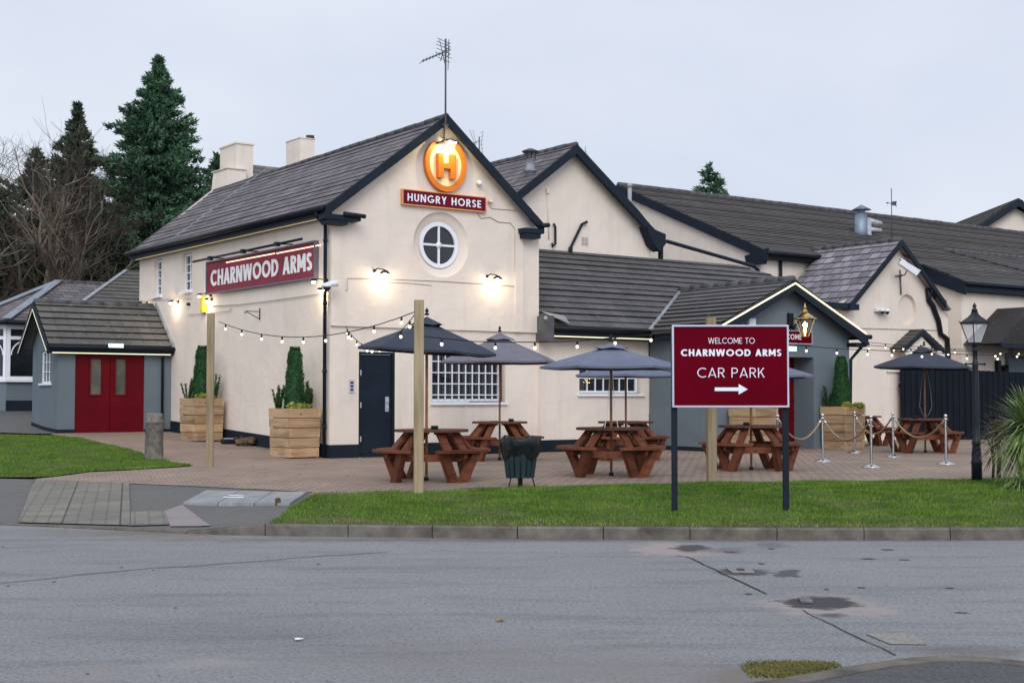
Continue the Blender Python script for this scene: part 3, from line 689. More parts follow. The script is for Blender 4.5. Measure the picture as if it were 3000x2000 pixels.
# --- hall eaves right of the slate gable, brought forward, and the cross wing at the frame's edge
FU=on_v(2722,836,3.4)[0]
V4=2.4; E4=on_v(2829,876,V4-.25)
print('right eaves',FU,E4)
FU4=E4[0]; FZ4=zh(V4-.25)
m=MB(); roof(m,[(FU4,V4-.25,FZ4),(45,V4-.25,FZ4),(45,V3-.3,HZE),(FU4-.0,V3-.3,HZE)],(1,0,0),.22,.024,.05,.4)
RF6=part(m,'roof',TILED,label='lower edge of the brown roof at the right')
m=MB(); m.box(FU4-.0,45,V4-.23,V4-.2,FZ4-.30,FZ4-.04); m.box(FU4,45,V4-.2,V4+.1,FZ4-.32,FZ4-.28); m.tube([(FU4,V4-.3,FZ4-.06),(45,V4-.3,FZ4-.06)],.06,8)
m.prism([(FU4-.05,V4-.28,FZ4-.02),(FU4-.05,V3-.3,HZE-.02),(FU4-.05,V3-.3,HZE-.5),(FU4-.05,V4-.28,FZ4-.42)],(.05,0,0))
m.box(FU-.9,FU4+.1,V3-.3,V3-.26,HZE-.45,HZE-.02)
part(m,'fascia',NAVY)
WU=on_v(2818,1000,V4)[0]
m=MB(); wall(m,rect(WU,45,.3,FZ4-.25),[],vw(V4)); m.add([(WU,V4,.3),(WU,V3,.3),(WU,V3,HZE),(WU,V4,FZ4-.2)],[(0,1,2,3)]); part(m,'wall',CREAM)
# cross wing: ridge runs towards the camera outside the frame
rz=on_v(2821,731,6.0)[1]; wz=5.75+.0
q=on_v(2821,731,V4+2.6); wr=q[0]; wz=q[1]
m=MB(); vv=(wz-HZE)/sl3+V3-.3
lowu=wr+5.6
roof(m,[(wr+.0,vv,wz),(wr+7,vv-8.2,wz),(wr+7,vv-8.2,wz-.02),(lowu-.6,V4-.25,FZ4)][:1]+[(wr+9,vv+0,wz),(wr+9,vv-7,wz),(wr+4.6,vv-7,wz-2.2),(wr+4.6,V4-.25,FZ4+.02)],(0,1,0),.26,.03,.05) if 0 else None
a=Vector((wr,vv,wz)); b_=Vector((wr+4.0,V4-.25,FZ4+.03)); c_=Vector((wr+5.5,vv,wz)); 
roof(m,[a+Vector((0,0,.03)),b_,b_+Vector((4,0,0)),c_+Vector((0,0,.03))],(1,0,0),.26,.04,.05)
RF7=part(m,'roof',TILE,label='grey tiled wing roof at the right edge')
m=MB(); ridge_tiles(m,a+Vector((0,0,.04)),c_+Vector((0,0,.04)),.09,.4); part(m,'ridge_tiles',RIDGE,RF7)
# little lean-to roof and timber at the right edge
q0=on_v(2925,1005,V4-1.2); q1=on_v(3003,925,V4-1.2)
m=MB(); m.prism([(q0[0]-.1,V4-1.3,q0[1]),(q1[0]+.3,V4-1.3,q1[1]+.3),(q1[0]+3,V4-1.3,q1[1]+.3),(q1[0]+3,V4-1.3,q0[1]),],(0,1.3,0)); part(m,'porch_canopy',TILED)
m=MB(); m.box(q0[0]+.0,q1[0]+3,V4-1.32,V4-1.24,q0[1]-.14,q0[1]-.002); part(m,'fascia',NAVY)
q=on_v(2985,1010,V4-.4); q2=on_v(3010,1045,V4-.4)
m=MB(); m.box(q[0],q2[0]+1,V4-.5,V4-.1,q2[1],q[1]+.3); part(m,'timber_beam',WOODL)
q=on_v(2952,1100,V4-.1); q2=on_v(3030,1035,V4-.1)
m=MB(); m.box(q[0],q2[0]+2,V4-.14,V4-.02,1,q2[1]); part(m,'grey_panel',GREYW)
q=on_v(2925,1060,V4-.1)
m=MB(); m.box(q[0]-.07,q[0]+.10,V4-.14,V4-.02,1,2.7); m.tube([(q[0]+.35,V4-.08,1.9),(q[0]+.35,V4-.08,2.55)],.14,8); part(m,'downpipe',BLACKP)
# gabled hood above the fence
hp=[on_v(x,y,VS-.4) for x,y in ((2641,1010),(2702,965),(2766,1028))]
m=MB(); (u0,z0),(u1,z1),(u2,z2)=hp; z0=z2=min(z0,z2)+.02
m.prism([(u0,VS-.45,z0),(u1,VS-.45,z1),(u2,VS-.45,z2),(u2,VS-.45,z2-.10),(u1,VS-.45,z1-.16),(u0,VS-.45,z0-.10)],(0,.06,0)); part(m,'hood_bargeboard',NAVY)
m=MB(); roof(m,[(u0-.02,VS-.45,z0+.01),(u0-.02,VS,z0+.01),(u1,VS,z1+.01),(u1,VS-.45,z1+.01)],(0,1,0),.2,.015,.03); roof(m,[(u2+.02,VS-.45,z2+.01),(u1,VS-.45,z1+.01),(u1,VS,z1+.01),(u2+.02,VS,z2+.01)],(0,1,0),.2,.015,.03); part(m,'hood_roof',TILED)
m=MB(); m.prism([(u0+.25,VS-.35,z0-.1),(u1,VS-.35,z1-.17),(u2-.25,VS-.35,z2-.1),(u2-.35,VS-.35,z2-.3),(u1,VS-.35,z1-.42),(u0+.35,VS-.35,z0-.3)],(0,.05,0)); part(m,'hood_trim',CREAM)
m=MB(); q=on_v(2600,1075,VS-.05); q2=on_v(2640,1090,VS-.05); m.box(q[0],q2[0]+.2,VS-.06,VS,q2[1]-.0,q2[1]+.05); part(m,'sill',CREAM)
# --- left porch (slate blue with red double doors)
LV0=8.14; LV1=10.1; LU=-2.78; LM=(LV0+LV1)/2; LZE=2.74; LZR=3.80; gz=.64
lsl=(LZR-LZE)/(LM-LV0+.14)
qd0=on_v(218,1267,LV0)[0]; qd1=on_v(421,1267,LV0)[0]; qz=on_v(218,1025,LV0)[1]
m=MB(); wall(m,[(LU,.5),(0,.5),(0,LZE),(LU,LZE)],[rect(qd0,qd1,.66,min(qz,LZE-.12))],vw(LV0),.06)
sw0=on_u(149,1123,LU); sw1=on_u(121,1029,LU)
wall(m,[(LV0,.5),(LV1,.5),(LV1,LZE),(LM,LZR-.08),(LV0,LZE)],[rect(sw0[0],sw1[0],sw0[1],sw1[1])],uw(LU),.08)
m.add([(LU,LV1,.5),(0,LV1,.5),(0,LV1,LZE),(LU,LV1,LZE)],[(0,1,2,3)])
LP=part(m,'side_porch',GREYW,label='slate blue gabled porch with red double doors at the left')
m=plinth([(LU,LV1),(LU,LV0),(qd0,LV0)],.09,.02); part(m,'plinth',PLINTH,LP); m=plinth([(qd1,LV0),(0,LV0)],.07,.02); part(m,'plinth',PLINTH,LP)
m=MB(); roof(m,[(LU-.28,LV0-.16,LZE),(0,LV0-.16,LZE),(0,LM,LZR),(LU-.28,LM,LZR)],(1,0,0),.235,.035,.06,.2)
roof(m,[(LU-.28,LV1+.16,LZE),(LU-.28,LM,LZR),(0,LM,LZR),(0,LV1+.16,LZE)],(1,0,0),.235,.035,.06,.2)
part(m,'porch_roof',m_roof('old_tile',(.10,.096,.088),(.135,.13,.118),(.03,.03,.03),.33,.235,0,(.26,.25,.21),msize=.004),LP)
m=MB(); ridge_tiles(m,(LU-.28,LM,LZR),(-.1,LM,LZR-.01),.085,.42); part(m,'ridge_tiles',RIDGE,LP)
m=MB(); m.prism([(-.06,LV0-.18,LZE),(-.06,LM,LZR),(-.06,LM,LZR+.09),(-.06,LV0-.18,LZE+.09)],(.05,0,0)); part(m,'lead_flashing',LEAD,LP)
m=MB()
for vv_,s in ((LV0-.18,1),(LV1+.18,-1)):
    m.prism([(LU-.32,vv_,LZE-.02),(LU-.32,LM,LZR),(LU-.32,LM,LZR-.22),(LU-.32,vv_,LZE-.2)],(.05,0,0))
m.box(LU-.28,-.0,LV0-.17,LV0-.14,LZE-.17,LZE-.02); m.box(LU-.28,0,LV0-.14,LV0,LZE-.19,LZE-.15); m.tube([(LU-.28,LV0-.23,LZE-.05),(-.02,LV0-.23,LZE-.05)],.05,8); part(m,'bargeboard',NAVY,LP)
m=MB(); m.box(LU-.2,-.1,LV0-.2,LV0-.18,LZE-.20,LZE-.175); 
for vv_ in (LV0-.14,LV1+.14): m.prism([(LU-.33,vv_,LZE-.14),(LU-.33,LM,LZR-.18),(LU-.33,LM,LZR-.188),(LU-.33,vv_,LZE-.15)],(.01,0,0))
part(m,'led_strip',LEDG,LP)
m=MB(); m.tube([(-.25,LV0-.2,LZE-.1),(-.25,LV0-.06,LZE-.3),(-.25,LV0-.06,.68)],.035,8); part(m,'downpipe',NAVY,LP)
lz=min(qz,LZE-.12); mid=(qd0+qd1)/2
for a,b in ((qd0+.01,mid-.004),(mid+.004,qd1-.01)):
    ga0,ga1=(on_v(266,1100,LV0)[0],on_v(298,1100,LV0)[0]) if a<mid-.1 else (on_v(339,1100,LV0)[0],on_v(370,1100,LV0)[0])
    gz0=on_v(300,1155,LV0)[1]; gz1=on_v(300,1051,LV0)[1]
    m=MB(); wall(m,rect(a,b,.665,lz-.01),[rect(ga0,ga1,gz0,gz1)],vw(LV0+.02),.03)
    for x0,x1,y0,y1 in ((ga0-.04,ga1+.04,gz0-.04,gz0),(ga0-.04,ga1+.04,gz1,gz1+.04),(ga0-.04,ga0,gz0,gz1),(ga1,ga1+.04,gz0,gz1)): m.box(x0,x1,LV0+.0,LV0+.02,y0,y1)
    m.box(a,a+.01,LV0+.02,LV0+.06,.665,lz-.01)
    d=part(m,'red_door',RED,LP)
window_grid(PUB,'porch_window',lambda a,b,d: (LU+.07-d,a,b),sw0[0]+.01,sw1[0]-.01,sw0[1]+.01,sw1[1]-.01,3,3,.035,.014,.04,GLASSB,sill=(.05,.06,.12))
m=MB()
for (x,y) in ((282,1103),(354,1103)):
    q=on_v(x,y,LV0)[0]; m.box(q-.14,q+.14,LV0+.052,LV0+.056,gz0-.02,gz1+.02)
part(m,'door_panes',m_glass('door_glass',(.085,.08,.07),.10),LP)
# --- chimneys
m=MB(); cz0=8.65
m.box(3.07,3.58,11.2,12.3,5.5,8.60); m.box(3.04,3.61,11.17,12.33,8.602,8.64); m.prism([(3.07,11.2,8.642),(3.58,11.2,8.642),(3.58,12.3,8.642),(3.07,12.3,8.642)],(0,0,.02))
CH=part(m,'chimney',CREAM)
m=MB(); m.prism([(2.4,11.0,6.2),(3.28,11.0,6.2),(3.28,11.0,7.84),(2.72,11.0,7.84),(2.66,11.0,7.3),(2.52,11.0,6.85)],(0,.95,0)); m.box(2.68,3.32,10.96,12,7.842,7.87); part(m,'stack_shoulder',CREAM,CH)
q0=on_v(833,500,12.2); q1=on_v(922,410,12.2)
m=MB(); m.box(q0[0]+.5,q1[0],12.2,13.1,5,q1[1]); m.box(q0[0]+.48,q1[0]+.02,12.18,13.12,q1[1]+.002,q1[1]+.03); CH2=part(m,'chimney',CREAM)
m=MB(); m.lathe([(.14,0),(.12,.1),(.13,.12)],((q0[0]+q1[0])/2+.5,12.5,q1[1]+.052),12); part(m,'chimney_pot',mat('dark_pot',(.08,.07,.07),.8,var=.2),CH2)
# rear wing roof seen between the chimneys
q0=on_v(735,482,13); q1=on_v(900,496,13)
m=MB(); roof(m,[(q0[0]-1.5,10.8,q0[1]-1.9),(q1[0]+.6,10.8,q1[1]-1.9),(q1[0]+.6,13,q0[1]),(q0[0]-.3,13,q0[1])],(1,0,0),.25,.012,.05); part(m,'rear_roof',SLATE)
m=MB(); m.box(q0[0]-.2,q1[0]+.5,10.9,14.5,3.0,q0[1]-1.95); part(m,'rear_wall',CREAM)
# flues and cowls
# where the ray through the flue's foot meets the left slope of the middle roof
fv=V2
for i in range(400):
    fv=V2+i*.02; q=on_v(1554,512,fv)
    if q[1]<=MZ-(MM-q[0])*sl2: break
print('flue',fv,q)
m=MB(); m.lathe([(.13,-.5),(.12,.0),(.19,.03),(.19,.05),(.11,.06),(.11,.30),(.13,.32)],(q[0],fv,q[1]+.05),14); part(m,'flue',LEAD)
m=MB(); m.lathe([(.19,.50),(.22,.53),(.05,.60)],(q[0],fv,q[1]+.05),14)
for k in range(8): m.tube([(q[0]+.12*math.cos(k*PI/4),fv+.12*math.sin(k*PI/4),q[1]+.36),(q[0]+.16*math.cos(k*PI/4),fv+.16*math.sin(k*PI/4),q[1]+.56)],.013,5)
part(m,'flue_cowl',mat('dark_galv',(.12,.13,.14),.5,metal=.3,var=.2))
q=on_v(1845,590,8.6); q2=on_v(1845,540,8.6)
m=MB(); m.tube([(q[0],8.6,q[1]-.4),(q[0],8.6,q2[1]-.1)],.065,12); m.tube([(q[0],8.6,q2[1]-.1),(q[0],8.6,q2[1]+.02)],.085,12); part(m,'soil_pipe',mat('grey_pipe',(.34,.34,.37),.5,var=.1))
q=on_v(2520,680,7.0); q2=on_v(2530,612,7.0)
m=MB(); m.tube([(q[0],7,q[1]-.25),(q[0],7,q[1]),(q[0]+.06,7,q2[1]-.2)],[.17,.21,.20],16); m.lathe([(.34,0),(.02,.18)],(q[0]+.08,7,q2[1]-.05),16); m.tube([(q[0]+.06,7,q2[1]-.2),(q[0]+.08,7,q2[1]+.02)],.13,12); part(m,'extract_cowl',mat('galvanised',(.22,.28,.34),.45,metal=.3,var=.2))
m=MB(); m.tube([(q[0]+.25,6.9,q[1]+.42),(q[0]+.95,6.9,q[1]+.34)],.10,10); m.tube([(q[0]+.25,6.9,q[1]+.12),(q[0]+.95,6.9,q[1]+.10)],.09,10); m.box(q[0]+.15,q[0]+.35,6.8,7.0,q[1]-.1,q[1]+.5); part(m,'extract_duct',mat('bright_galv',(.6,.61,.64),.35,metal=.5,var=.25,vs=5))
# ================================================================== GROUND
def sheet(name, pts, off, m, grid=.5, kind='structure', hf=None, uvscale=None, label=None, cat=None):
    bm=bmesh.new(); vs=[bm.verts.new((p[0],p[1],0)) for p in pts]; f=bm.faces.new(vs)
    x0=min(p[0] for p in pts); x1=max(p[0] for p in pts); y0=min(p[1] for p in pts); y1=max(p[1] for p in pts)
    if grid:
        g=math.ceil(x0/grid)*grid
        while g<x1:
            bmesh.ops.bisect_plane(bm,geom=bm.verts[:]+bm.edges[:]+bm.faces[:],plane_co=(g,0,0),plane_no=(1,0,0)); g+=grid
        g=math.ceil(y0/grid)*grid
        while g<y1:
            bmesh.ops.bisect_plane(bm,geom=bm.verts[:]+bm.edges[:]+bm.faces[:],plane_co=(0,g,0),plane_no=(0,1,0)); g+=grid
    hh=hf or H
    for v in bm.verts: v.co.z=hh(v.co.x,v.co.y)+off
    bmesh.ops.triangulate(bm,faces=bm.faces[:])
    bm.normal_update()
    for f in bm.faces:
        if f.normal.z<0: f.normal_flip()
    me=bpy.data.meshes.new(name); bm.to_mesh(me); bm.free(); me.materials.append(m)
    o=bpy.data.objects.new(name,me); COL.objects.link(o)
    if kind: o['kind']=kind
    return tag(o,label,cat)
def gp(px,py,off=0):
    p=at_g(px,py); return (p.x,p.y)
def z0p(px,py): 
    p=at_z(px,py,0); return (p.x,p.y)
def c8(x,y): return (x/1.845, 1150+y/1.845)
def c7(x,y): return (1750+x/1.8816, 1450+y/1.8816)
# asphalt: aggregate speckle, worn streaks, tar patches
def m_asphalt(name, base, light, dark, speck=.5):
    m,nt,b=nm(name); L=nt.links; g=N(nt,'ShaderNodeNewGeometry'); pos=g.outputs['Position']
    n=N(nt,'ShaderNodeTexNoise',Scale=.35,Detail=6.0,Roughness=.6); L.new(pos,n.inputs['Vector'])
    c=ramp(nt,n.outputs['Fac'],[(.3,tuple(x*.88 for x in base)),(.7,tuple(x*1.1 for x in base))])
    mp=N(nt,'ShaderNodeMapping'); mp.inputs['Scale'].default_value=(.5,2.6,1); L.new(pos,mp.inputs[0])
    n5=N(nt,'ShaderNodeTexNoise',Scale=1.0,Detail=7.0,Roughness=.7); L.new(mp.outputs[0],n5.inputs['Vector'])
    c=mixc(nt,ramp(nt,n5.outputs['Fac'],[(.50,(0,0,0)),(.68,(.45,.45,.45))]),c,dark)
    n2=N(nt,'ShaderNodeTexNoise',Scale=34.0,Detail=6.0,Roughness=.8); L.new(pos,n2.inputs['Vector'])
    c=mixc(nt,ramp(nt,n2.outputs['Fac'],[(.36,(.9,.9,.9)),(.51,(0,0,0))]),c,dark)
    n3=N(nt,'ShaderNodeTexVoronoi',Scale=110.0); L.new(pos,n3.inputs['Vector'])
    sp=N(nt,'ShaderNodeSeparateColor'); L.new(n3.outputs['Color'],sp.inputs[0])
    c=mixc(nt,ramp(nt,sp.outputs[0],[(.86,(0,0,0)),(.95,(speck*.7,speck*.7,speck*.7))]),c,light)
    L.new(c,b.inputs['Base Color']); b.inputs['Roughness'].default_value=.8; b.inputs['Specular IOR Level'].default_value=.35
    bp=N(nt,'ShaderNodeBump',Strength=.9,Distance=.008); L.new(n2.outputs['Fac'],bp.inputs['Height']); L.new(bp.outputs[0],b.inputs['Normal'])
    MATS[name]=m; return m
ASPH=m_asphalt('road_asphalt',(.240,.244,.250),(.46,.46,.46),(.070,.073,.078))
ASPH2=m_asphalt('path_tarmac',(.125,.122,.115),(.32,.31,.29),(.075,.073,.07),.6)
ASPH3=m_asphalt('new_tarmac',(.088,.088,.092),(.26,.26,.27),(.04,.04,.043),.5)
WORN=m_asphalt('worn_patch',(.27,.235,.225),(.42,.38,.36),(.16,.14,.135),.5)
POTH=m_asphalt('pothole_dark',(.085,.083,.085),(.25,.22,.2),(.04,.04,.042),.3)
def m_paving():
    m,nt,b=nm('brick_paving'); L=nt.links; g=N(nt,'ShaderNodeNewGeometry')
    mp=N(nt,'ShaderNodeMapping'); mp.inputs['Rotation'].default_value=(0,0,-ANG); L.new(g.outputs['Position'],mp.inputs[0])
    br=N(nt,'ShaderNodeTexBrick'); br.offset=.5
    for k,v in (('Color1',(.375,.26,.195,1)),('Color2',(.28,.21,.165,1)),('Mortar',(.10,.085,.07,1)),('Scale',1.0),('Mortar Size',.012),('Mortar Smooth',.3),('Bias',0.0),('Brick Width',.21),('Row Height',.105)): br.inputs[k].default_value=v
    L.new(mp.outputs[0],br.inputs['Vector'])
    n=N(nt,'ShaderNodeTexNoise',Scale=.8,Detail=7.0,Roughness=.65); L.new(g.outputs['Position'],n.inputs['Vector'])
    c=mixc(nt,.9,br.outputs['Color'],ramp(nt,n.outputs['Fac'],[(.3,(.72,.72,.74)),(.7,(1.2,1.18,1.15))]),'MULTIPLY')
    n2=N(nt,'ShaderNodeTexNoise',Scale=14.0,Detail=6.0); L.new(g.outputs['Position'],n2.inputs['Vector'])
    c=mixc(nt,ramp(nt,n2.outputs['Fac'],[(.6,(0,0,0)),(.8,(.6,.6,.6))]),c,(.12,.10,.085))
    L.new(c,b.inputs['Base Color']); b.inputs['Roughness'].default_value=.8
    bp=N(nt,'ShaderNodeBump',Strength=.8,Distance=.006); bp.invert=True; L.new(br.outputs['Fac'],bp.inputs['Height']); L.new(bp.outputs[0],b.inputs['Normal'])
    MATS['brick_paving']=m; return m
PAVE=m_paving()
def m_slab(name,c1,c2,w,h,mo=(.12,.11,.08)):
    m,nt,b=nm(name); L=nt.links; g=N(nt,'ShaderNodeNewGeometry')
    br=N(nt,'ShaderNodeTexBrick'); br.offset=0.0
    for k,v in (('Color1',(*c1,1)),('Color2',(*c2,1)),('Mortar',(*mo,1)),('Scale',1.0),('Mortar Size',.012),('Mortar Smooth',.3),('Bias',0.0),('Brick Width',w),('Row Height',h)): br.inputs[k].default_value=v
    mpp=N(nt,'ShaderNodeMapping'); mpp.inputs['Rotation'].default_value=(0,0,-R(15.6)); mpp.inputs['Location'].default_value=(.1,.12,0); L.new(g.outputs['Position'],mpp.inputs[0]); L.new(mpp.outputs[0],br.inputs['Vector'])
    n=N(nt,'ShaderNodeTexNoise',Scale=3.0,Detail=8.0,Roughness=.7); L.new(g.outputs['Position'],n.inputs['Vector'])
    c=mixc(nt,.9,br.outputs['Color'],ramp(nt,n.outputs['Fac'],[(.3,(.7,.7,.68)),(.7,(1.15,1.15,1.15))]),'MULTIPLY')
    br2=N(nt,'ShaderNodeTexBrick'); br2.offset=0.0
    for k,v in (('Color1',(1,1,1,1)),('Color2',(.88,.88,.88,1)),('Mortar',(.62,.62,.60,1)),('Scale',1.0),('Mortar Size',.012),('Brick Width',.165),('Row Height',.165)): br2.inputs[k].default_value=v
    L.new(mpp.outputs[0],br2.inputs['Vector']); c=mixc(nt,.9,c,br2.outputs['Color'],'MULTIPLY')
    L.new(c,b.inputs['Base Color']); b.inputs['Roughness'].default_value=.85
    wv=N(nt,'ShaderNodeTexVoronoi',Scale=14.0); wv.distance='CHEBYCHEV'; wv.inputs['Randomness'].default_value=0.0; L.new(mpp.outputs[0],wv.inputs['Vector'])
    bp=N(nt,'ShaderNodeBump',Strength=.6,Distance=.006); L.new(wv.outputs['Distance'],bp.inputs['Height']); L.new(bp.outputs[0],b.inputs['Normal'])
    MATS[name]=m; return m
TACT=m_slab('tactile_slabs',(.225,.21,.175),(.175,.165,.14),.66,.66,(.07,.075,.04))
CONC=mat('cover_concrete',(.30,.31,.31),.8,var=.15,vs=3,bump=.003,world=True)
SOIL=mat('earth',(.085,.068,.048),.95,var=.35,vs=5,bump=.02,bs=18,world=True)
TURF=mat('turf_base',(.060,.085,.022),.95,var=.3,vs=2.2,bump=.02,bs=25,world=True,col2=(.095,.08,.04))
# base terrain far below everything else's skin
def hbase(x,y): return (H(x,y)-.05) if y>Yk(x)+.3 else -.08
xs=[-400,-60,-30,-20,-14,-10,-8,-6,-5,-4,-3.5,-3,-2.5,-2,0,4,8,12,16,22,40,100,400]
ys=[-60,0,8,12,15.5,16,17,18,19,20,22,24,26,28,30,33,36,40,60,120,420]
m=MB(); nx=len(xs); ids=[(x,y,(H(x,y)-.05) if y>17 else -.10) for y in ys for x in xs]
m.add(ids,[(j*nx+i,j*nx+i+1,(j+1)*nx+i+1,(j+1)*nx+i) for j in range(len(ys)-1) for i in range(nx-1)])
o=m.build('ground',SOIL); o['kind']='structure'
# road
kx=[-60,-25,-15]+[x for x in np.arange(-9,12.1,.5)]+[20,60]
road=[(-60,-30),(60,-30)]+[(x,Yk(x)-.005) for x in reversed(kx)]
sheet('road',[(float(a),float(b)) for a,b in road],0,ASPH,0,hf=lambda x,y:0.0)
# kerb: stones with joints, full height on the right, dropped on the left
KER=mat('kerb_concrete',(.165,.146,.125),.85,var=.3,vs=4,bump=.006,bs=60,world=True)
m=MB(); X=at_z(778,1569,0).x
stones=[]; x=X
while x<34: stones.append((x,x+.905,1,1)); x+=.915
stones.append((X-.915,X-.01,.12,1))
x=X-.925
while x>-30: stones.append((x-.905,x,.12,.12)); x-=.915
for a,b,h0,h1 in stones:
    ya,yb=Yk(a),Yk(b); za=.125*h0; zb=.125*h1; j=random.uniform(-.004,.004)
    f=[(a,ya+j),(b,yb+j),(b,yb+.13),(a,ya+.13)]; zt=[za,zb,zb,za]; c=.018 if h0>.5 else .005
    m.add([(p[0],p[1],-.15) for p in f]+[(f[0][0],f[0][1],za-c),(f[1][0],f[1][1],zb-c)]+[(f[0][0],f[0][1]+c,za),(f[1][0],f[1][1]+c,zb),(f[2][0],f[2][1],zb),(f[3][0],f[3][1],za)],
          [(0,1,5,4),(4,5,7,6),(6,7,8,9),(1,2,8,7,5),(3,0,4,6,9),(2,3,9,8)])
o=m.build('road_kerb',KER); o['kind']='structure'
def kline(x): return (x,Yk(x)+.12)
vx0=-2.66
# grass verge outline (back edge follows the paving)
back=[gp(*p) for p in ((918,1446),(1060,1440),(1200,1440),(1480,1428),(1900,1417),(2100,1412),(2500,1408),(3000,1401),(3300,1396))]
verge=[kline(x) for x in (vx0,-2.3,-1.8,-1,0,2,4,6,8,12,14)]+[(14,back[-1][1])]+back[::-1]+[gp(860,1480)]
sheet('verge_turf',verge,.0,TURF,.5)
lawn=[gp(*c8(*p)) for p in ((-500,470),(0,462),(185,462),(300,455),(480,430),(700,420),(900,408),(1035,398),(900,370),(780,335),(680,305),(560,278),(440,250),(330,236),(150,232),(0,230),(-500,222))]
sheet('left_lawn_turf',lawn,.02,TURF,.5)
# brick paving
e=[gp(*c8(*p)) for p in ((186,466),(700,491),(1000,503),(1400,522),(1690,540))]
fr=[gp(*p) for p in ((1060,1440),(1200,1440),(1480,1428),(1900,1417),(2100,1412),(2500,1408),(3000,1401))]
pav=e+[(back[0][0]-.05,back[0][1]-.15)]+[(a,b-.2) for a,b in fr]+[(16,19),(19,38),(8,40),(-6,30),(-9.5,38),(-11.6,33.5)]+[gp(*c8(*p)) for p in ((300,232),(440,250),(560,278),(680,305),(780,335),(900,370),(1035,398),(900,408),(700,420),(480,430),(300,455))]
sheet('patio_paving',pav,.004,PAVE,.5)
sheet('side_path',[gp(*c8(*p)) for p in ((-500,215),(0,215),(165,222),(320,222),(320,100),(165,95),(0,90),(-600,80))]+[],.008,ASPH2,.5)
# pavement by the dropped kerb
kk=lambda x:(x,Yk(x)+.12)
pa=[kk(x) for x in (-14,-10,-8,-7,-6,-5,-4.2,-3.64,-3.4,-3.18,-2.95,-2.72,vx0)]
foot=pa+[gp(860,1480),gp(918,1446)]+e[::-1]+[gp(*c8(0,462)),gp(*c8(-500,468))]
sheet('footpath_tarmac',foot,-.004,ASPH2,.5)
q=[gp(*c8(*p)) for p in ((187,468),(698,492),(703,720),(97,703))]
sheet('tactile_paving',q,.012,TACT,.5)
q=[gp(*c8(*p)) for p in ((706,648),(889,641),(915,716),(706,722))]
sheet('footpath_slabs',q,.012,TACT,.5)
q=[gp(*c8(*p)) for p in ((890,641),(985,608),(1080,680),(1140,720),(920,725))]
sheet('footpath_slab_worn',q,.010,WORN,.5)
# ---- marks and patches on the road
def blob(pts,jit=.03,sub=4):
    out=[]; n=len(pts)
    for i in range(n):
        a=Vector((*pts[i],0)); b=Vector((*pts[(i+1)%n],0)); L=(b-a).length; d=(b-a).normalized(); nr=Vector((-d.y,d.x,0))
        for k in range(sub):
            p=a.lerp(b,k/sub)+nr*random.uniform(-jit,jit)*min(1,L); out.append((p.x,p.y))
    return out
def rp(pts,f=c7): return [z0p(*f(x,y)) for x,y in pts]
ZR0=lambda x,y:0.0
def wear(m, spots):
    """soft edged worn and dark areas mixed into the asphalt colour; spots: centre, radii, rotation, colour, strength"""
    nt=m.node_tree; L=nt.links; b=nt.nodes['Principled BSDF']; c=b.inputs['Base Color'].links[0].from_socket
    g=N(nt,'ShaderNodeNewGeometry'); n=N(nt,'ShaderNodeTexNoise',Scale=3.6,Detail=9.0,Roughness=.75); L.new(g.outputs['Position'],n.inputs['Vector'])
    sb=N(nt,'ShaderNodeVectorMath'); sb.operation='SUBTRACT'; L.new(n.outputs['Color'],sb.inputs[0]); sb.inputs[1].default_value=(.5,.5,.5)
    for (cx,cy),(rx,ry),rot,col,st,edge in spots:
        ml=N(nt,'ShaderNodeVectorMath'); ml.operation='MULTIPLY_ADD'; L.new(sb.outputs[0],ml.inputs[0]); k=min(rx,ry)*2.6; ml.inputs[1].default_value=(max(k,rx*.5),k,0); L.new(g.outputs['Position'],ml.inputs[2])
        mp=N(nt,'ShaderNodeMapping'); mp.vector_type='TEXTURE'; mp.inputs['Location'].default_value=(cx,cy,0); mp.inputs['Rotation'].default_value=(0,0,rot); mp.inputs['Scale'].default_value=(rx,ry,1); L.new(ml.outputs[0],mp.inputs[0])
        ln=N(nt,'ShaderNodeVectorMath'); ln.operation='LENGTH'; L.new(mp.outputs[0],ln.inputs[0])
        f=ramp(nt,ln.outputs['Value'],[(1-edge if edge<1 else .01,(st,st,st)),(1.0,(0,0,0))]); c=mixc(nt,f,c,col)
    L.new(c,b.inputs['Base Color'])
def sp(x0,x1,y0,y1,rot,col,st=.9,edge=.3,f=c7):
    a=z0p(*f(x0,(y0+y1)/2)); b2=z0p(*f(x1,(y0+y1)/2)); lo=z0p(*f((x0+x1)/2,y1)); hi=z0p(*f((x0+x1)/2,y0))
    return (((a[0]+b2[0])/2,(lo[1]+hi[1])/2),((b2[0]-a[0])/2,(hi[1]-lo[1])/2),R(rot),col,st,edge)
PK=(.33,.275,.26); DK=(.038,.038,.040); BR=(.17,.135,.11)
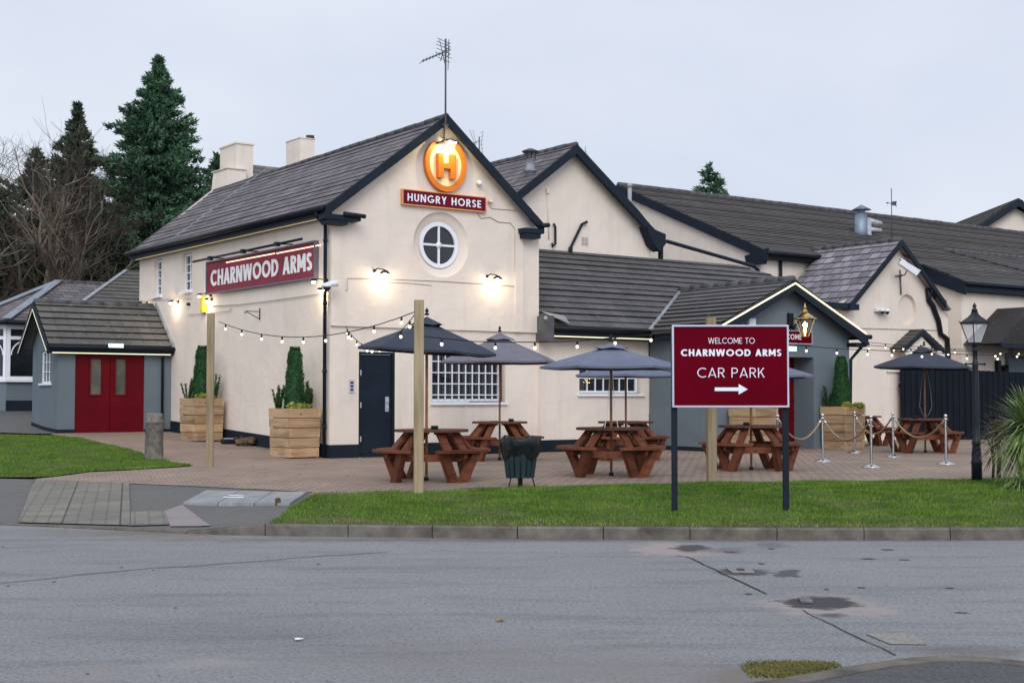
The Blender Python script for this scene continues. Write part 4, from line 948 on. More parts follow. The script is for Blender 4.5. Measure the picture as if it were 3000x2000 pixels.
wear(ASPH,[sp(150,700,255,345,-6,PK,.9,.35),sp(395,640,268,318,-10,DK,.9,.4),sp(560,860,285,325,-8,(.12,.11,.105),.6,.5),
 sp(840,1660,538,680,-14,PK,.85,.4),sp(985,1480,552,632,-12,DK,.95,.3),sp(1170,1400,645,680,-8,DK,.7,.5),
 sp(640,960,398,445,-12,DK,.75,.25),sp(970,1130,404,456,-25,DK,.75,.3),sp(850,1090,255,296,0,(.10,.10,.105),.6,.6),
 sp(350,1500,930,1090,8,BR,.75,.6),sp(-400,700,880,1100,0,(.21,.185,.165),.55,.9),sp(1600,2500,820,900,0,(.12,.105,.085),.6,.6),
 sp(600,1500,690,800,0,BR,.8,.6,c8),sp(150,800,1440,1600,3,(.26,.23,.21),.5,.8,c8),sp(700,1500,1430,1500,2,(.34,.31,.30),.5,.7,c8),
 sp(-300,2500,1180,1420,0,(.115,.118,.13),.35,.9,c8),sp(-200,3400,1571,1589,0,(.12,.10,.085),.75,.8,lambda x,y:(x,y)),sp(0,800,1548,1576,-2,(.15,.125,.105),.7,.8,lambda x,y:(x,y)),sp(300,2600,1850,2050,0,(.20,.185,.17),.5,.9,lambda x,y:(x,y))])
rgs=random.Random(12)
for i in range(16):
    x=rgs.uniform(700,2500); y=rgs.uniform(290,660); w_=rgs.uniform(10,48)
    if 850<x<1680 and y>520: continue
    q=rp([(x-w_,y),(x-w_*.4,y-rgs.uniform(2,5)),(x+w_*.3,y-2),(x+w_,y+2),(x+w_*.2,y+rgs.uniform(3,6))]); sheet('road_scuff',blob(q,.02,3),.004,ASPH3,0,hf=ZR0)
for i in range(14):
    x=rgs.uniform(0,1800); y=rgs.uniform(800,1560); w_=rgs.uniform(4,14)
    q=rp([(x-w_,y),(x,y-2.5),(x+w_,y+1),(x,y+3)],c8); sheet('road_scuff',blob(q,.01,2),.004,ASPH3,0,hf=ZR0)
MOSS=mat('moss',(.13,.115,.03),.95,var=.4,vs=9,bump=.02,bs=30,world=True,col2=(.08,.065,.03))
mossp=rp([(860,970),(900,938),(1000,920),(1150,926),(1270,930),(1300,945),(1100,980),(930,1005)])
sheet('road_moss',blob(mossp,.06,6),.007,MOSS,0,hf=ZR0)
def crack(pts,w,name='road_crack',f=c7,jit=.02):
    P0=[Vector((*z0p(*f(x,y)),0)) for x,y in pts]; fine=[]
    for a,b in zip(P0[:-1],P0[1:]):
        n=max(2,int((b-a).length/.15))
        for k in range(n): fine.append(a.lerp(b,k/n)+Vector((random.uniform(-jit,jit),random.uniform(-jit,jit),0)))
    fine.append(P0[-1]); m=MB()
    for i in range(len(fine)-1):
        a,b=fine[i],fine[i+1]; d=(b-a).normalized(); nr=Vector((-d.y,d.x,0)); w0=w*random.uniform(.5,1.2)
        m.add([a-nr*w/2,b-nr*w0/2,b+nr*w/2,a+nr*w0/2],[(0,1,2,3)])
    m.v=[(p[0],p[1],.006) for p in m.v]
    o=m.build(name,mat('crack_tar',(.04,.04,.042),.9,var=.2)); o['kind']='structure'
crack([(430,334),(490,340),(590,385),(740,458),(850,505),(930,545)],.018,jit=.012)
crack([(1125,634),(1200,672),(1290,715),(1420,775),(1560,845),(1645,885)],.012,jit=.012)
crack([(0,1030),(240,1008),(500,978),(820,950),(1000,940),(1290,920),(1700,885),(1840,878),(2100,862)],.02,f=c8)
# iron covers set in the road
IRON=mat('cast_iron',(.06,.06,.065),.6,metal=.4,var=.25,bump=.003,vs=9)
def plate(name,pts,z,h,m,label,cat,parts=None):
    c=Vector((sum(p[0] for p in pts)/len(pts),sum(p[1] for p in pts)/len(pts),z)); mb=MB(); mb.prism([(p[0],p[1],z) for p in pts],(0,0,h)); o=wone(mb,name,m,label,cat,tuple(c)); return o
q=rp([(1105,574),(1165,570),(1190,596),(1125,598)])
plate('hydrant_cover',q,.004,.014,mat('cover_frame',(.17,.17,.18),.6,var=.3,vs=8),'small pale metal cover tilted in the long dark pothole','cover')
q=rp([(705,406),(850,407),(868,433),(745,432)])
o=plate('valve_cover',q,.006,.008,WORN,'small square pale cover in a dark patch of road','cover')
q=rp([(765,414),(805,415),(815,424),(775,424)]); mb=MB(); mb.prism([(p[0],p[1],.015) for p in q],(0,0,.004)); mb.build('lid',IRON,o,ori=tuple(o.location))
q=rp([(1480,767),(1700,765),(1765,785),(1812,826),(1620,824)])
plate('manhole_cover',blob(q,.02,3),.004,.004,m_asphalt('worn_manhole',(.30,.28,.25),(.5,.47,.42),(.10,.095,.09),.7),'worn pale diamond shaped manhole patch near the lower right kerb','manhole')
# concrete inspection cover and joints in the footpath
q=[at_g(*c8(*p)) for p in ((985,603),(1115,533),(1660,543),(1565,607))]
oz=q[0]; t=thing('inspection_cover','large pale concrete inspection cover in the footpath beside the verge','cover',tuple(oz),0,ori=tuple(oz))
def lerp4(a,b): 
    A=q[0].lerp(q[3],a); B=q[1].lerp(q[2],a); return A.lerp(B,b)
for i in range(3):
    mb=MB(); a0=(0,.34,.68)[i]+.004; a1=(.34,.68,1)[i]-.004
    mb.prism([lerp4(a0,.02)+Vector((0,0,-.03)),lerp4(a1,.02)+Vector((0,0,-.03)),lerp4(a1,.98)+Vector((0,0,-.03)),lerp4(a0,.98)+Vector((0,0,-.03))],(0,0,.052)); mb.build('slab',CONC,t)
mb=MB(); mb.prism([lerp4(.30,.40)+Vector((0,0,.024)),lerp4(.50,.40)+Vector((0,0,.024)),lerp4(.50,.47)+Vector((0,0,.024)),lerp4(.30,.47)+Vector((0,0,.024))],(0,0,.002)); mb.prism([lerp4(.32,.56)+Vector((0,0,.024)),lerp4(.46,.56)+Vector((0,0,.024)),lerp4(.46,.62)+Vector((0,0,.024)),lerp4(.32,.62)+Vector((0,0,.024))],(0,0,.002)); mb.build('lifting_strip',WHITEPL,t)
# near-right footpath corner with its kerb
kp=[(780,1040),(905,1022),(1060,1000),(1200,975),(1480,925),(1700,895),(1880,882),(2100,886),(2352,910),(2700,960)]
kq=[(1000,1040),(1100,1015),(1300,985),(1500,948),(1720,912),(1880,896),(2100,899),(2352,922),(2700,972)]
T=.10
A=[at_z(*c7(x,y),T) for x,y in kp]; B=[at_z(*c7(x,y),T) for x,y in kq]
def resamp(L,n):
    cum=[0]
    for a,b in zip(L[:-1],L[1:]): cum.append(cum[-1]+(b-a).length)
    out=[]
    for i in range(n+1):
        s=cum[-1]*i/n; k=max(j for j in range(len(cum)) if cum[j]<=s+1e-9); k=min(k,len(L)-2)
        out.append(L[k].lerp(L[k+1],(s-cum[k])/max(1e-9,cum[k+1]-cum[k])))
    return out
A=resamp(A,16); m=MB()
Bk=[]
for i,a in enumerate(A):
    d=(A[min(i+1,16)]-A[max(i-1,0)]).normalized(); Bk.append(a-Vector((-d.y,d.x,0))*.13)
for i in range(16):
    a,b=A[i],A[i+1]; g=(b-a)*.01; a=a+g; b=b-g; c,d=Bk[i+1],Bk[i]
    m.add([(p.x,p.y,T) for p in (a,b,c,d)]+[(p.x,p.y,-.1) for p in (a,b,c,d)],[(0,1,2,3),(4,5,1,0),(5,6,2,1),(6,7,3,2),(7,4,0,3)])
o=m.build('corner_kerb',KER); o['kind']='structure'
sheet('corner_footpath',[(p.x,p.y) for p in Bk]+[(12,5),(1.0,3.5)],.094,ASPH3,0,hf=ZR0)
# ---- grass blades
def inside(poly,x,y):
    c=False; j=len(poly)-1
    for i in range(len(poly)):
        xi,yi=poly[i]; xj,yj=poly[j]
        if (yi>y)!=(yj>y) and x<(xj-xi)*(y-yi)/(yj-yi)+xi: c=not c
        j=i
    return c
def trimesh(name,V,m,parent=None,smooth=False):
    n=len(V)//3; me=bpy.data.meshes.new(name); me.vertices.add(n*3); me.loops.add(n*3); me.polygons.add(n)
    me.vertices.foreach_set('co',np.asarray(V,dtype=np.float32).ravel()); me.loops.foreach_set('vertex_index',np.arange(n*3,dtype=np.int32))
    me.polygons.foreach_set('loop_start',np.arange(0,n*3,3,dtype=np.int32)); me.polygons.foreach_set('loop_total',np.full(n,3,dtype=np.int32)); me.update(calc_edges=True)
    me.materials.append(m); o=bpy.data.objects.new(name,me); COL.objects.link(o)
    if parent: o.parent=parent
    return o
GRASS=m_leaf('grass_blades',(.050,.112,.012),(.145,.250,.032),.85,2.3,(.29,.27,.10))
def grass(name,poly,dens,hh,off,label):
    x0=min(p[0] for p in poly); x1=min(15,max(p[0] for p in poly)); y0=min(p[1] for p in poly); y1=max(p[1] for p in poly); x0=max(x0,-13)
    n=int((x1-x0)*(y1-y0)*dens); V=[]
    for i in range(n):
        x=random.uniform(x0,x1); y=random.uniform(y0,y1)
        if not inside(poly,x,y): continue
        s_=y-Yk(x)
        if off==0 and s_<.8 and random.random()<.62*(1-s_/.8)+.06*(1+math.sin(x*2.3)): continue
        if math.sin(x*1.7+2*math.sin(y*1.3))*math.sin(y*2.9+x)>.72 and random.random()<.6: continue
        z=H(x,y)+off; h=hh*random.uniform(.45,1.2)*(1+.35*math.sin(x*3.1+y*5)*math.sin(y*4.3-x)); a=random.uniform(0,2*PI); w=.007*random.uniform(.7,1.5)
        lx,ly=random.gauss(0,.45)*h,random.gauss(0,.45)*h
        V+=[(x-w*math.cos(a),y-w*math.sin(a),z-.01),(x+w*math.cos(a),y+w*math.sin(a),z-.01),(x+lx,y+ly,z+h)]
    o=trimesh(name,V,GRASS); o['kind']='stuff'; o['label']=label; o['category']='grass'
grass('verge_grass',[(p[0]+random.uniform(-.03,.03),p[1]+random.uniform(-.05,.04)) for p in blob(verge,.05,6)],3000,.028,0,'green grass of the verge between kerb and patio')
grass('lawn_grass',blob(lawn,.04,4),2000,.028,.02,'green grass of the left lawn beside the porch')
rgm=random.Random(3); V=[]
for i in range(16000):
    x=rgm.uniform(min(p[0] for p in mossp)-.05,max(p[0] for p in mossp)+.05); y=rgm.uniform(min(p[1] for p in mossp)-.04,max(p[1] for p in mossp)+.05)
    if not inside(mossp,x+rgm.gauss(0,.07),y+rgm.gauss(0,.05)): continue
    a=rgm.uniform(0,6.28); h=rgm.uniform(.005,.018); V+=[(x-.005*math.cos(a),y-.005*math.sin(a),0),(x+.005*math.cos(a),y+.005*math.sin(a),0),(x+rgm.gauss(0,.01),y+rgm.gauss(0,.01),h)]
o=trimesh('gutter_weeds',V,m_leaf('weed_blades',(.075,.08,.02),(.20,.18,.06),.8,3)); o['kind']='stuff'; o['label']='yellow green moss and weeds in the gutter by the corner kerb'; o['category']='moss'
V=[]
for i in range(5200):
    x=random.uniform(-2.5,13); s_=abs(random.gauss(0,.33))-.02
    if s_>1.1: continue
    y=Yk(x)+.12+s_; z=H(x,y); h=random.uniform(.012,.04); a=random.uniform(0,6.28); V+=[(x-.006*math.cos(a),y-.006*math.sin(a),z-.01),(x+.006*math.cos(a),y+.006*math.sin(a),z-.01),(x+random.gauss(0,.02),y+random.gauss(-.012,.02),z+h)]
o=trimesh('dry_grass',V,m_leaf('straw_blades',(.13,.12,.035),(.33,.29,.13),.85,3)); o['kind']='stuff'; o['label']='dry straw coloured grass along the back of the kerb'; o['category']='grass'
# fallen leaves and litter
LEAFY=mat('yellow_leaf',(.50,.27,.05),.7,var=.2); LEAFB=mat('brown_leaf',(.20,.09,.03),.8,var=.2)
def leafthing(px,py,z,s,m,label,cat='leaf',name='fallen_leaf'):
    p=at_z(px,py,z) if z is not None else at_g(px,py); mb=MB(); a=random.uniform(0,6)
    pts=[(s*r*math.cos(a+t),s*r*math.sin(a+t),.012+s*.22*math.sin(3*t)**2) for t,r in ((0,1),(.7,.55),(1.3,.9),(2.1,.5),(3,.8),(4,.5),(4.9,.85),(5.6,.5))]
    mb.v=[]; mb.add([(0,0,.01)]+pts,[(0,i+1,(i+1)%8+1) for i in range(8)]); o=wone(mb,name,m,label,cat,(0,0,0)); o.location=p; return o
lv=[(1491,1487,None,LEAFY,'yellow fallen leaf on the grass verge below the picnic tables'),(1466,1819,0,LEAFY,'orange fallen leaf lying on the open road'),(1285,1572,0,LEAFB,'brown fallen leaf in the gutter against the kerb'),(1852,1573,0,LEAFB,'red brown leaf in the gutter left of the worn patch'),(2484,1581,0,LEAFY,'tan leaf in the gutter at the right'),(185,1552,0.02,LEAFY,'leaf on the dropped kerb at the left')]
for x,y,z,mm,lb in lv: leafthing(x,y,z,.05,mm,lb)
leafthing(875,1877,0,.042,WHITEPL,'scrap of white paper litter on the road','litter','paper_litter')
for i in range(26):
    x=random.uniform(400,1100); y=random.uniform(1290,1400)
    if 700<x<970 and y<1350: continue
    p=at_g(x,y); o=leafthing(x,y,None,.03,LEAFB,'tiny dead leaf scattered on the brick paving by the side wall'); o['group']='dead leaves on the paving'
p=at_g(814,1478); mb=MB(); mb.box(-.03,.03,-.03,.03,-.02,.075); mb.box(-.022,.022,-.022,.022,.075,.085); o=wone(mb,'marker_stub',mat('rusty_stub',(.12,.08,.06),.9,var=.3),'small rusty stub post at the corner of the verge','stub',(0,0,0)); o.location=p
# ================================================================== STREET FURNITURE
def gthing(name,label,cat,px,py,rz=0,group=None):
    p=at_g(px,py,.004); return thing(name,label,cat,tuple(p),rz,group)
# timber posts
def wpost(px,py,ptop,w,label):
    p=at_g(px,py,.0); h=at_y(px,ptop,p.y).z-p.z; mb=MB(); c=.012
    mb.prism([(-w/2+c,-w/2,-.1),(w/2-c,-w/2,-.1),(w/2,-w/2+c,-.1),(w/2,w/2-c,-.1),(w/2-c,w/2,-.1),(-w/2+c,w/2,-.1),(-w/2,w/2-c,-.1),(-w/2,-w/2+c,-.1)],(0,0,h+.1))
    o=wone(mb,'timber_post',WOODL,label,'post',(0,0,0),'timber posts for the string lights'); o.location=p; o.rotation_euler=(0,0,R(8)); return p,h
pL,hL=wpost(614,1368,918,.125,'tall pale timber post standing left of the gable by the stone bollard')
pM,hM=wpost(1226,1444,879,.122,'tall pale timber post in front of the picnic table and side door')
pR,hR=wpost(2085,1412,930,.128,'tall pale timber post partly hidden behind the red car park sign')
# bollard
p=at_g(451,1346,0); h=at_y(451,1210,p.y).z-p.z
mb=MB(); mb.lathe([(.185,-.05),(.175,0),(.165,h*.78),(.18,h*.80),(.18,h*.83),(.160,h*.84),(.160,h*.97),(.14,h),(.05,h+.005),(.0001,h+.005)],(0,0,0),20)
o=wone(mb,'stone_bollard',STONE,'weathered round stone bollard at the tip of the left lawn','bollard',(0,0,0)); o.location=p
# picnic tables
def picnic():
    t=thing('picnic_table','x','picnic table',(0,0,0),0,'round brown picnic tables')
    mb=MB(); Rt=.535; n=9; 
    for i in range(n):
        y0=-Rt+2*Rt*i/n+.004; y1=-Rt+2*Rt*(i+1)/n-.004
        top=[]
        for y in (y0,y1):
            x=math.sqrt(max(.01,Rt*Rt-min(abs(y),Rt*.985)**2)); top.append(x)
        pts=[]; m_=[(-top[0],y0)]; 
        ysub=[y0+(y1-y0)*k/4 for k in range(5)]
        L=[(-math.sqrt(max(.012,Rt*Rt-y*y)),y) for y in ysub]; Rr=[(math.sqrt(max(.012,Rt*Rt-y*y)),y) for y in ysub]
        pts=[Rr[0]]+Rr[1:]+L[::-1]
        mb.prism([(a,b,.705) for a,b in pts],(0,0,.038))
    mb.lathe([(.025,.745),(.11,.745),(.11,.75),(.025,.75)],(.12,.2,0),12)
    mb.build('table_top',BROWNT,t)
    mb=MB()
    for k in range(4):
        a=k*PI/2; c,s=math.cos(a),math.sin(a)
        mb.bar((c*.10,s*.10,.685),(c*.46,s*.46,.685),.07,.04)
    mb.build('top_battens',BROWN,t)
    for k in range(4):
        a=k*PI/2; c,s=math.cos(a),math.sin(a)
        def q(r,tt,z): return (r*c-tt*s, r*s+tt*c, z)
        # seat: plank with a curved outer edge
        mb=MB(); pts=[]
        for i in range(9):
            b=R(-33+66*i/8); pts.append((.86*math.cos(b),.86*math.sin(b)))
        pts=pts+[(.63,.40),(.57,.30),(.57,-.30),(.63,-.40)]
        mb.prism([q(x,y,.42) for x,y in pts],(0,0,.038)); mb.build('seat',BROWN,t)
        # V shaped pair of feet under each seat
        for sg in (-1,1):
            mb=MB(); foot=.045*sg; head=.25*sg
            for r0,r1 in ((.60,.66),):
                f0=q(.62,foot-.07,0); f1=q(.62,foot+.07,0); g0=q(.66,head-.07,.42); g1=q(.66,head+.07,.42)
                w=Vector((c,s,0))*.045
                V=[Vector(f0)-w,Vector(f1)-w,Vector(f1)+w,Vector(f0)+w,Vector(g0)-w,Vector(g1)-w,Vector(g1)+w,Vector(g0)+w]
                if sg>0: V=[v+Vector((c,s,0))*.047 for v in V]
                else: V=[v-Vector((c,s,0))*.047 for v in V]
                mb.add(V,[(0,3,2,1),(4,5,6,7),(0,1,5,4),(1,2,6,5),(2,3,7,6),(3,0,4,7)])
            mb.build('leg',BROWN,t)
            # upper leg: from seat bearer in to the table top
            mb=MB(); mb.bar(q(.62,.15*sg,.40),q(.34,.11*sg,.70),.045,.125,up=(-s,c,0)); mb.build('leg_brace',BROWN,t)
        mb=MB(); mb.bar(q(.12,0,.385),q(.80,0,.385),.05,.09); mb.build('seat_bearer',BROWN,t)
    mb=MB()
    for k in range(4):
        a=k*PI/2+PI/4; c,s=math.cos(a),math.sin(a)
        mb.bar((.56*math.cos(a-PI/4),.56*math.sin(a-PI/4),.34),(.56*math.cos(a+PI/4),.56*math.sin(a+PI/4),.34),.045,.10)
    mb.build('tie_beam',BROWN,t)
    return t
T0=picnic(); tabs=[(1264,1407,'brown round picnic table nearest the side door, behind the timber post',40),
 (1464,1347,'brown round picnic table by the barred window, behind the bin',52),
 (1790,1393,'brown round picnic table in front of the small window, right of the bin',38),
 (1833,1346,'brown round picnic table tucked close to the wall corner beside the porch',47),
 (2199,1376,'brown round picnic table under the right half of the car park sign',49),
 (2705,1325,'brown round picnic table before the black fence behind the rope barrier',42),
 (2520,1304,'brown round picnic table half hidden behind the planter right of the porch',45)]
TP=[]
for i,(px,py,lb,rz) in enumerate(tabs):
    p=at_g(px,py,.004); TP.append(p)
    o=T0 if i==0 else dup(T0)
    o.location=p; o.rotation_euler=(0,0,R(rz)); o['label']=lb
for k,(ti,ax,ay) in enumerate(((0,.05,-.12),(1,.22,-.1),(4,-.1,-.2),(5,-.2,-.1))):
    mb=MB(); mb.lathe([(.05,0),(.055,.045),(.045,.05),(.03,.02),(.0001,.02)],(0,0,0),12); p=TP[ti]; o=wone(mb,'ashtray',BLACKP,('black ashtray on the table nearest the side door','black ashtray on the table by the barred window','black ashtray on the table below the car park sign','black ashtray on the table before the black fence')[k],'ashtray',(0,0,0),'ashtrays'); o.location=p+Vector((ax,ay,.745))
# parasols
def parasol(px,Y,zedge,ztop,rad,rot,fab,label,tilt=0,n=6,cord=0,zbase=None,dx=0):
    x=(px-1500)/FPX*Y; zb=H(x,Y)+.004
    t=thing('parasol',label,'parasol',(x+dx,Y,zb),R(rot),'grey parasols over the picnic tables')
    ze=zedge-zb; zt=ztop-zb-.10
    mb=MB(); mb.tube([(0,0,.0),(0,0,zt-.02)],.021,10); mb.build('pole',POLEW,t)
    mb=MB(); mb.tube([(0,0,0),(0,0,.05)],.035,10); mb.tube([(0,0,ze+.1),(0,0,ze+.2)],.04,10); mb.lathe([(.03,zt+.0),(.04,zt+.02),(.012,zt+.035),(.03,zt+.06),(.02,zt+.085),(.006,zt+.1),(.0001,zt+.13)],(0,0,0),10); mb.build('fittings',BLACKP,t)
    hub=MB(); can=MB(); can.smooth=False
    tl=math.tan(R(tilt)); K=8; M_=5
    def cz(r,f,th): # r fraction, f position within panel -> sag between ribs
        z=ze+(zt-.06-ze)*(1-r)**1.0*(1-.10*math.sin(PI*r)) - 0
        sag=.012*math.sin(PI*f)*r
        return z-sag+.02*math.sin(PI*r)+r*rad*tl*math.cos(th)
    for k in range(n):
        a0=2*PI*k/n; a1=2*PI*(k+1)/n
        V=[]; 
        for i in range(K+1):
            r=.16+.84*i/K
            for j in range(M_+1):
                f=j/M_; x=r*rad*((1-f)*math.cos(a0)+f*math.cos(a1)); y=r*rad*((1-f)*math.sin(a0)+f*math.sin(a1)); inn=1-.02*math.sin(PI*f)*r
                V.append((x*inn,y*inn,cz(r,f,a0+(a1-a0)*f)))
        can.smooth=True; can.add(V,[(i*(M_+1)+j,(i+1)*(M_+1)+j,(i+1)*(M_+1)+j+1,i*(M_+1)+j+1) for i in range(K) for j in range(M_)]); can.smooth=False
        hub.bar((.02*math.cos(a0),.02*math.sin(a0),zt-.10),(rad*.985*math.cos(a0),rad*.985*math.sin(a0),ze-.012+rad*tl*math.cos(a0)),.018,.022)
        hub.bar((.03*math.cos(a0),.03*math.sin(a0),ze+.12),(rad*.5*math.cos(a0),rad*.5*math.sin(a0),(ze+zt)/2-.06+.5*rad*tl*math.cos(a0)),.014,.018)
    # valance hem
    hem=[]
    for k in range(n):
        a0=2*PI*k/n; a1=2*PI*(k+1)/n
        for j in range(M_):
            f=j/M_; x=rad*((1-f)*math.cos(a0)+f*math.cos(a1)); y=rad*((1-f)*math.sin(a0)+f*math.sin(a1)); inn=1-.02*math.sin(PI*f)
            hem.append((x*inn,y*inn,cz(1,f,a0+(a1-a0)*f)))
    L=len(hem); can.add(hem+[(x*.995,y*.995,z-.035) for x,y,z in hem],[(i,(i+1)%L,L+(i+1)%L,L+i) for i in range(L)])
    can.build('canopy',fab,t)
    hub.build('ribs',POLEW,t)
    v=MB(); rv=rad*.27
    for k in range(n):
        a0=2*PI*k/n; a1=2*PI*(k+1)/n; am=(a0+a1)/2; zz=zt-.06-(zt-.06-ze)*.27+.028
        v.add([(0,0,zt-.02),(rv*math.cos(a0),rv*math.sin(a0),zz),(rv*.88*math.cos(am),rv*.88*math.sin(am),zz+.022),(rv*math.cos(a1),rv*math.sin(a1),zz)],[(0,1,2),(0,2,3)])
    v.build('vent_cap',fab,t)
    if cord:
        mb=MB()
        for s in (-1,1):
            lp=[(.03*s,-.05,ze+.0),(.10*s,-.06,ze-.45),(.14*s,-.06,ze-.85),(.06*s,-.05,ze-1.05),(0,-.04,ze-1.07)] if cord==2 else [(.02*s,-.04,ze-.1),(.05*s,-.05,ze-.6),(.12*s,-.05,ze-1.05)]
            mb.tube(lp,.006,5)
        mb.build('pull_cord',WHITEPL if cord==1 else FABRIC,t)
    return t
parasol(1250,TP[0].y,2.19,2.80,1.02,-6,FABRICD,'darkest grey parasol, over the table by the side door',tilt=-3.2)
parasol(1464,TP[1].y,2.20,2.88,1.18,18,FABRICM,'mauve grey parasol over the table before the barred window')
parasol(1790,TP[2].y,1.98,2.47,1.10,0,FABRIC,'blue grey parasol with white cord in front of the small window',cord=1)
parasol(1833,TP[3].y,1.94,2.36,1.10,25,FABRIC,'blue grey parasol half hidden behind another before the small window')
parasol(2199,TP[4].y,1.87,2.34,1.13,8,FABRIC,'grey parasol mostly hidden behind the red car park sign')
parasol(2708,TP[5].y,2.17,2.74,1.14,4,FABRICD,'dark grey parasol with looped cord before the black fence',cord=2,tilt=-1)
# litter bin
p=at_g(1524,1426,0); t=thing('litter_bin','green slatted litter bin lined with a black plastic bag','bin',tuple(p),R(12)); t.scale=(.9,.9,.9)
GRN=mat('bin_green',(.020,.042,.046),.5,var=.15); BAG=mat('bin_bag',(.018,.022,.024),.22,var=.3,vs=6,bump=.012,bs=14)
mb=MB()
for k in range(16):
    a=2*PI*k/16; c,s=math.cos(a),math.sin(a)
    q=lambda r,z,tt:(r*c-tt*s,r*s+tt*c,z)
    r0,r1=.195,.255; w0,w1=.030,.040
    V=[q(r0,.14,-w0),q(r0,.14,w0),q(r0+.015,.14,w0),q(r0+.015,.14,-w0),q(r1,.62,-w1),q(r1,.62,w1),q(r1+.015,.62,w1),q(r1+.015,.62,-w1)]
    mb.add(V,[(0,3,2,1),(4,5,6,7),(0,1,5,4),(1,2,6,5),(2,3,7,6),(3,0,4,7)])
mb.build('slats',GRN,t)
mb=MB(); mb.lathe([(.19,.15),(.245,.6)],(0,0,0),20); mb.build('liner',mat('bin_liner',(.02,.03,.032),.6,var=.1),t)
mb=MB(); rg=random.Random(4); prof=[(.265,.46),(.285,.52),(.30,.60),(.31,.68),(.30,.73),(.27,.745),(.24,.70),(.22,.60)]; n=40; V=[]
for i,(r,z) in enumerate(prof):
    for k in range(n):
        a=2*PI*k/n; f=1+.035*math.sin(k*2.1+i)+rg.uniform(-.03,.03); V.append((r*f*math.cos(a),r*f*math.sin(a),z+(.035*math.sin(a*3+1)+.02*math.sin(a*7) if i<2 else .02*math.sin(a*4+i))))
mb.smooth=True; mb.add(V,[(i*n+k,i*n+(k+1)%n,(i+1)*n+(k+1)%n,(i+1)*n+k) for i in range(len(prof)-1) for k in range(n)]); mb.build('bin_bag',BAG,t)
mb=MB(); mb.box(-.03,.03,-.03,.03,-.05,.15); mb.build('stand',BLACKP,t)
for s in (-1,1):
    mb=MB(); mb.tube([(.16*s,-.1,.16),(.20*s,-.12,.0)],.010,6); mb.build('leg',BLACKP,t)
# planters and their plants
def m_box(): pass
def planter(u0,u1,v0,v1,h,label):
    c=P((u0+u1)/2,(v0+v1)/2,0); zb=H(c.x,c.y)+.002
    t=bthing('planter',label,'planter',(u0+u1)/2,(v0+v1)/2,zb,'timber sleeper planters')
    n=5; f=.97
    for i in range(n):
        z0=zb+h*i/n+.006; z1=zb+h*(i+1)/n-.007; j=random.uniform(-.006,.006); k=.006*i
        a0,a1,b0,b1=u0+j-k+.02,u1+j+k-.02,v0+j-k+.02,v1-j+k-.02; T_=.05
        mb=MB(); mb.mi=0
        alt=i%2
        mb.box(a0+(0 if alt else T_+.002),a1-(0 if alt else T_+.002),b0,b0+T_,z0,z1); mb.box(a0+(0 if alt else T_+.002),a1-(0 if alt else T_+.002),b1-T_,b1,z0,z1); mb.mi=1
        mb.box(a0,a0+T_,b0+(T_+.002 if alt else 0),b1-(T_+.002 if alt else 0),z0,z1); mb.box(a1-T_,a1,b0+(T_+.002 if alt else 0),b1-(T_+.002 if alt else 0),z0,z1)
        mb.build('board',[SLEEPER,SLEEPY],t)
    mb=MB(); mb.box(u0+.06,u1-.06,v0+.06,v1-.06,zb+.1,zb+h-.1); mb.build('soil',SOIL,t)
    return (u0+u1)/2,(v0+v1)/2,zb+h-.1
TOPI=m_leaf('clipped_yew',(.012,.050,.016),(.035,.115,.035),.6,3)
SPIK=m_leaf('rosemary_green',(.015,.055,.012),(.055,.125,.03),.6,4)
YELL=m_leaf('yellow_shrub',(.11,.15,.02),(.38,.36,.07),.5,5)
def leafcloud(V,cx,cy,cz,rx,ry,rz,n,s,rg,shell=.6):
    for i in range(n):
        d=Vector((rg.gauss(0,1),rg.gauss(0,1),rg.gauss(0,1))).normalized(); r=rg.uniform(shell,1)
        c=Vector((cx+d.x*rx*r,cy+d.y*ry*r,cz+d.z*rz*r)); t=Vector((rg.gauss(0,1),rg.gauss(0,1),rg.gauss(0,1))).normalized(); b=d.cross(t).normalized()
        t=(t+d*.8).normalized(); e=s*rg.uniform(.6,1.3)
        V+=[c-b*e*.35,c+b*e*.35,c+t*e]
def topiary(u,v,z,h,r,seed,lb):
    rg=random.Random(seed); c=P(u,v,z)
    t=thing('conical_topiary',lb,'shrub',tuple(c),0,'clipped conical shrubs in planters')
    V=[]; core=MB()
    def rr(f): return r*(1-.52*f**1.15)*(1 if f<.9 else 1-(f-.9)*2.2)*(.90+.10*min(1,f*8))*(1+.05*math.sin(f*23+r*90))
    core.lathe([(rr(i/10)*.90,h*i/10*.99) for i in range(11)]+[(.0001,h*.985)],(0,0,0),14)
    core.build('core',TOPI,t)
    for i in range(6500):
        f=rg.random(); a=rg.uniform(0,2*PI); q=rr(f)*rg.uniform(.86,1.06+.06*math.sin(a*5+f*17)*math.sin(f*31))
        c=Vector((q*math.cos(a),q*math.sin(a),h*f)); d=Vector((math.cos(a),math.sin(a),.3)); tt=(d*.8+Vector((rg.gauss(0,.7),rg.gauss(0,.7),rg.gauss(0,.7)))).normalized(); b=tt.cross(Vector((rg.gauss(0,1),rg.gauss(0,1),rg.gauss(0,1)))).normalized(); e=.026*rg.uniform(.6,1.4)
        V+=[c-b*e*.4,c+b*e*.4,c+tt*e]
    trimesh('foliage',V,TOPI,t)
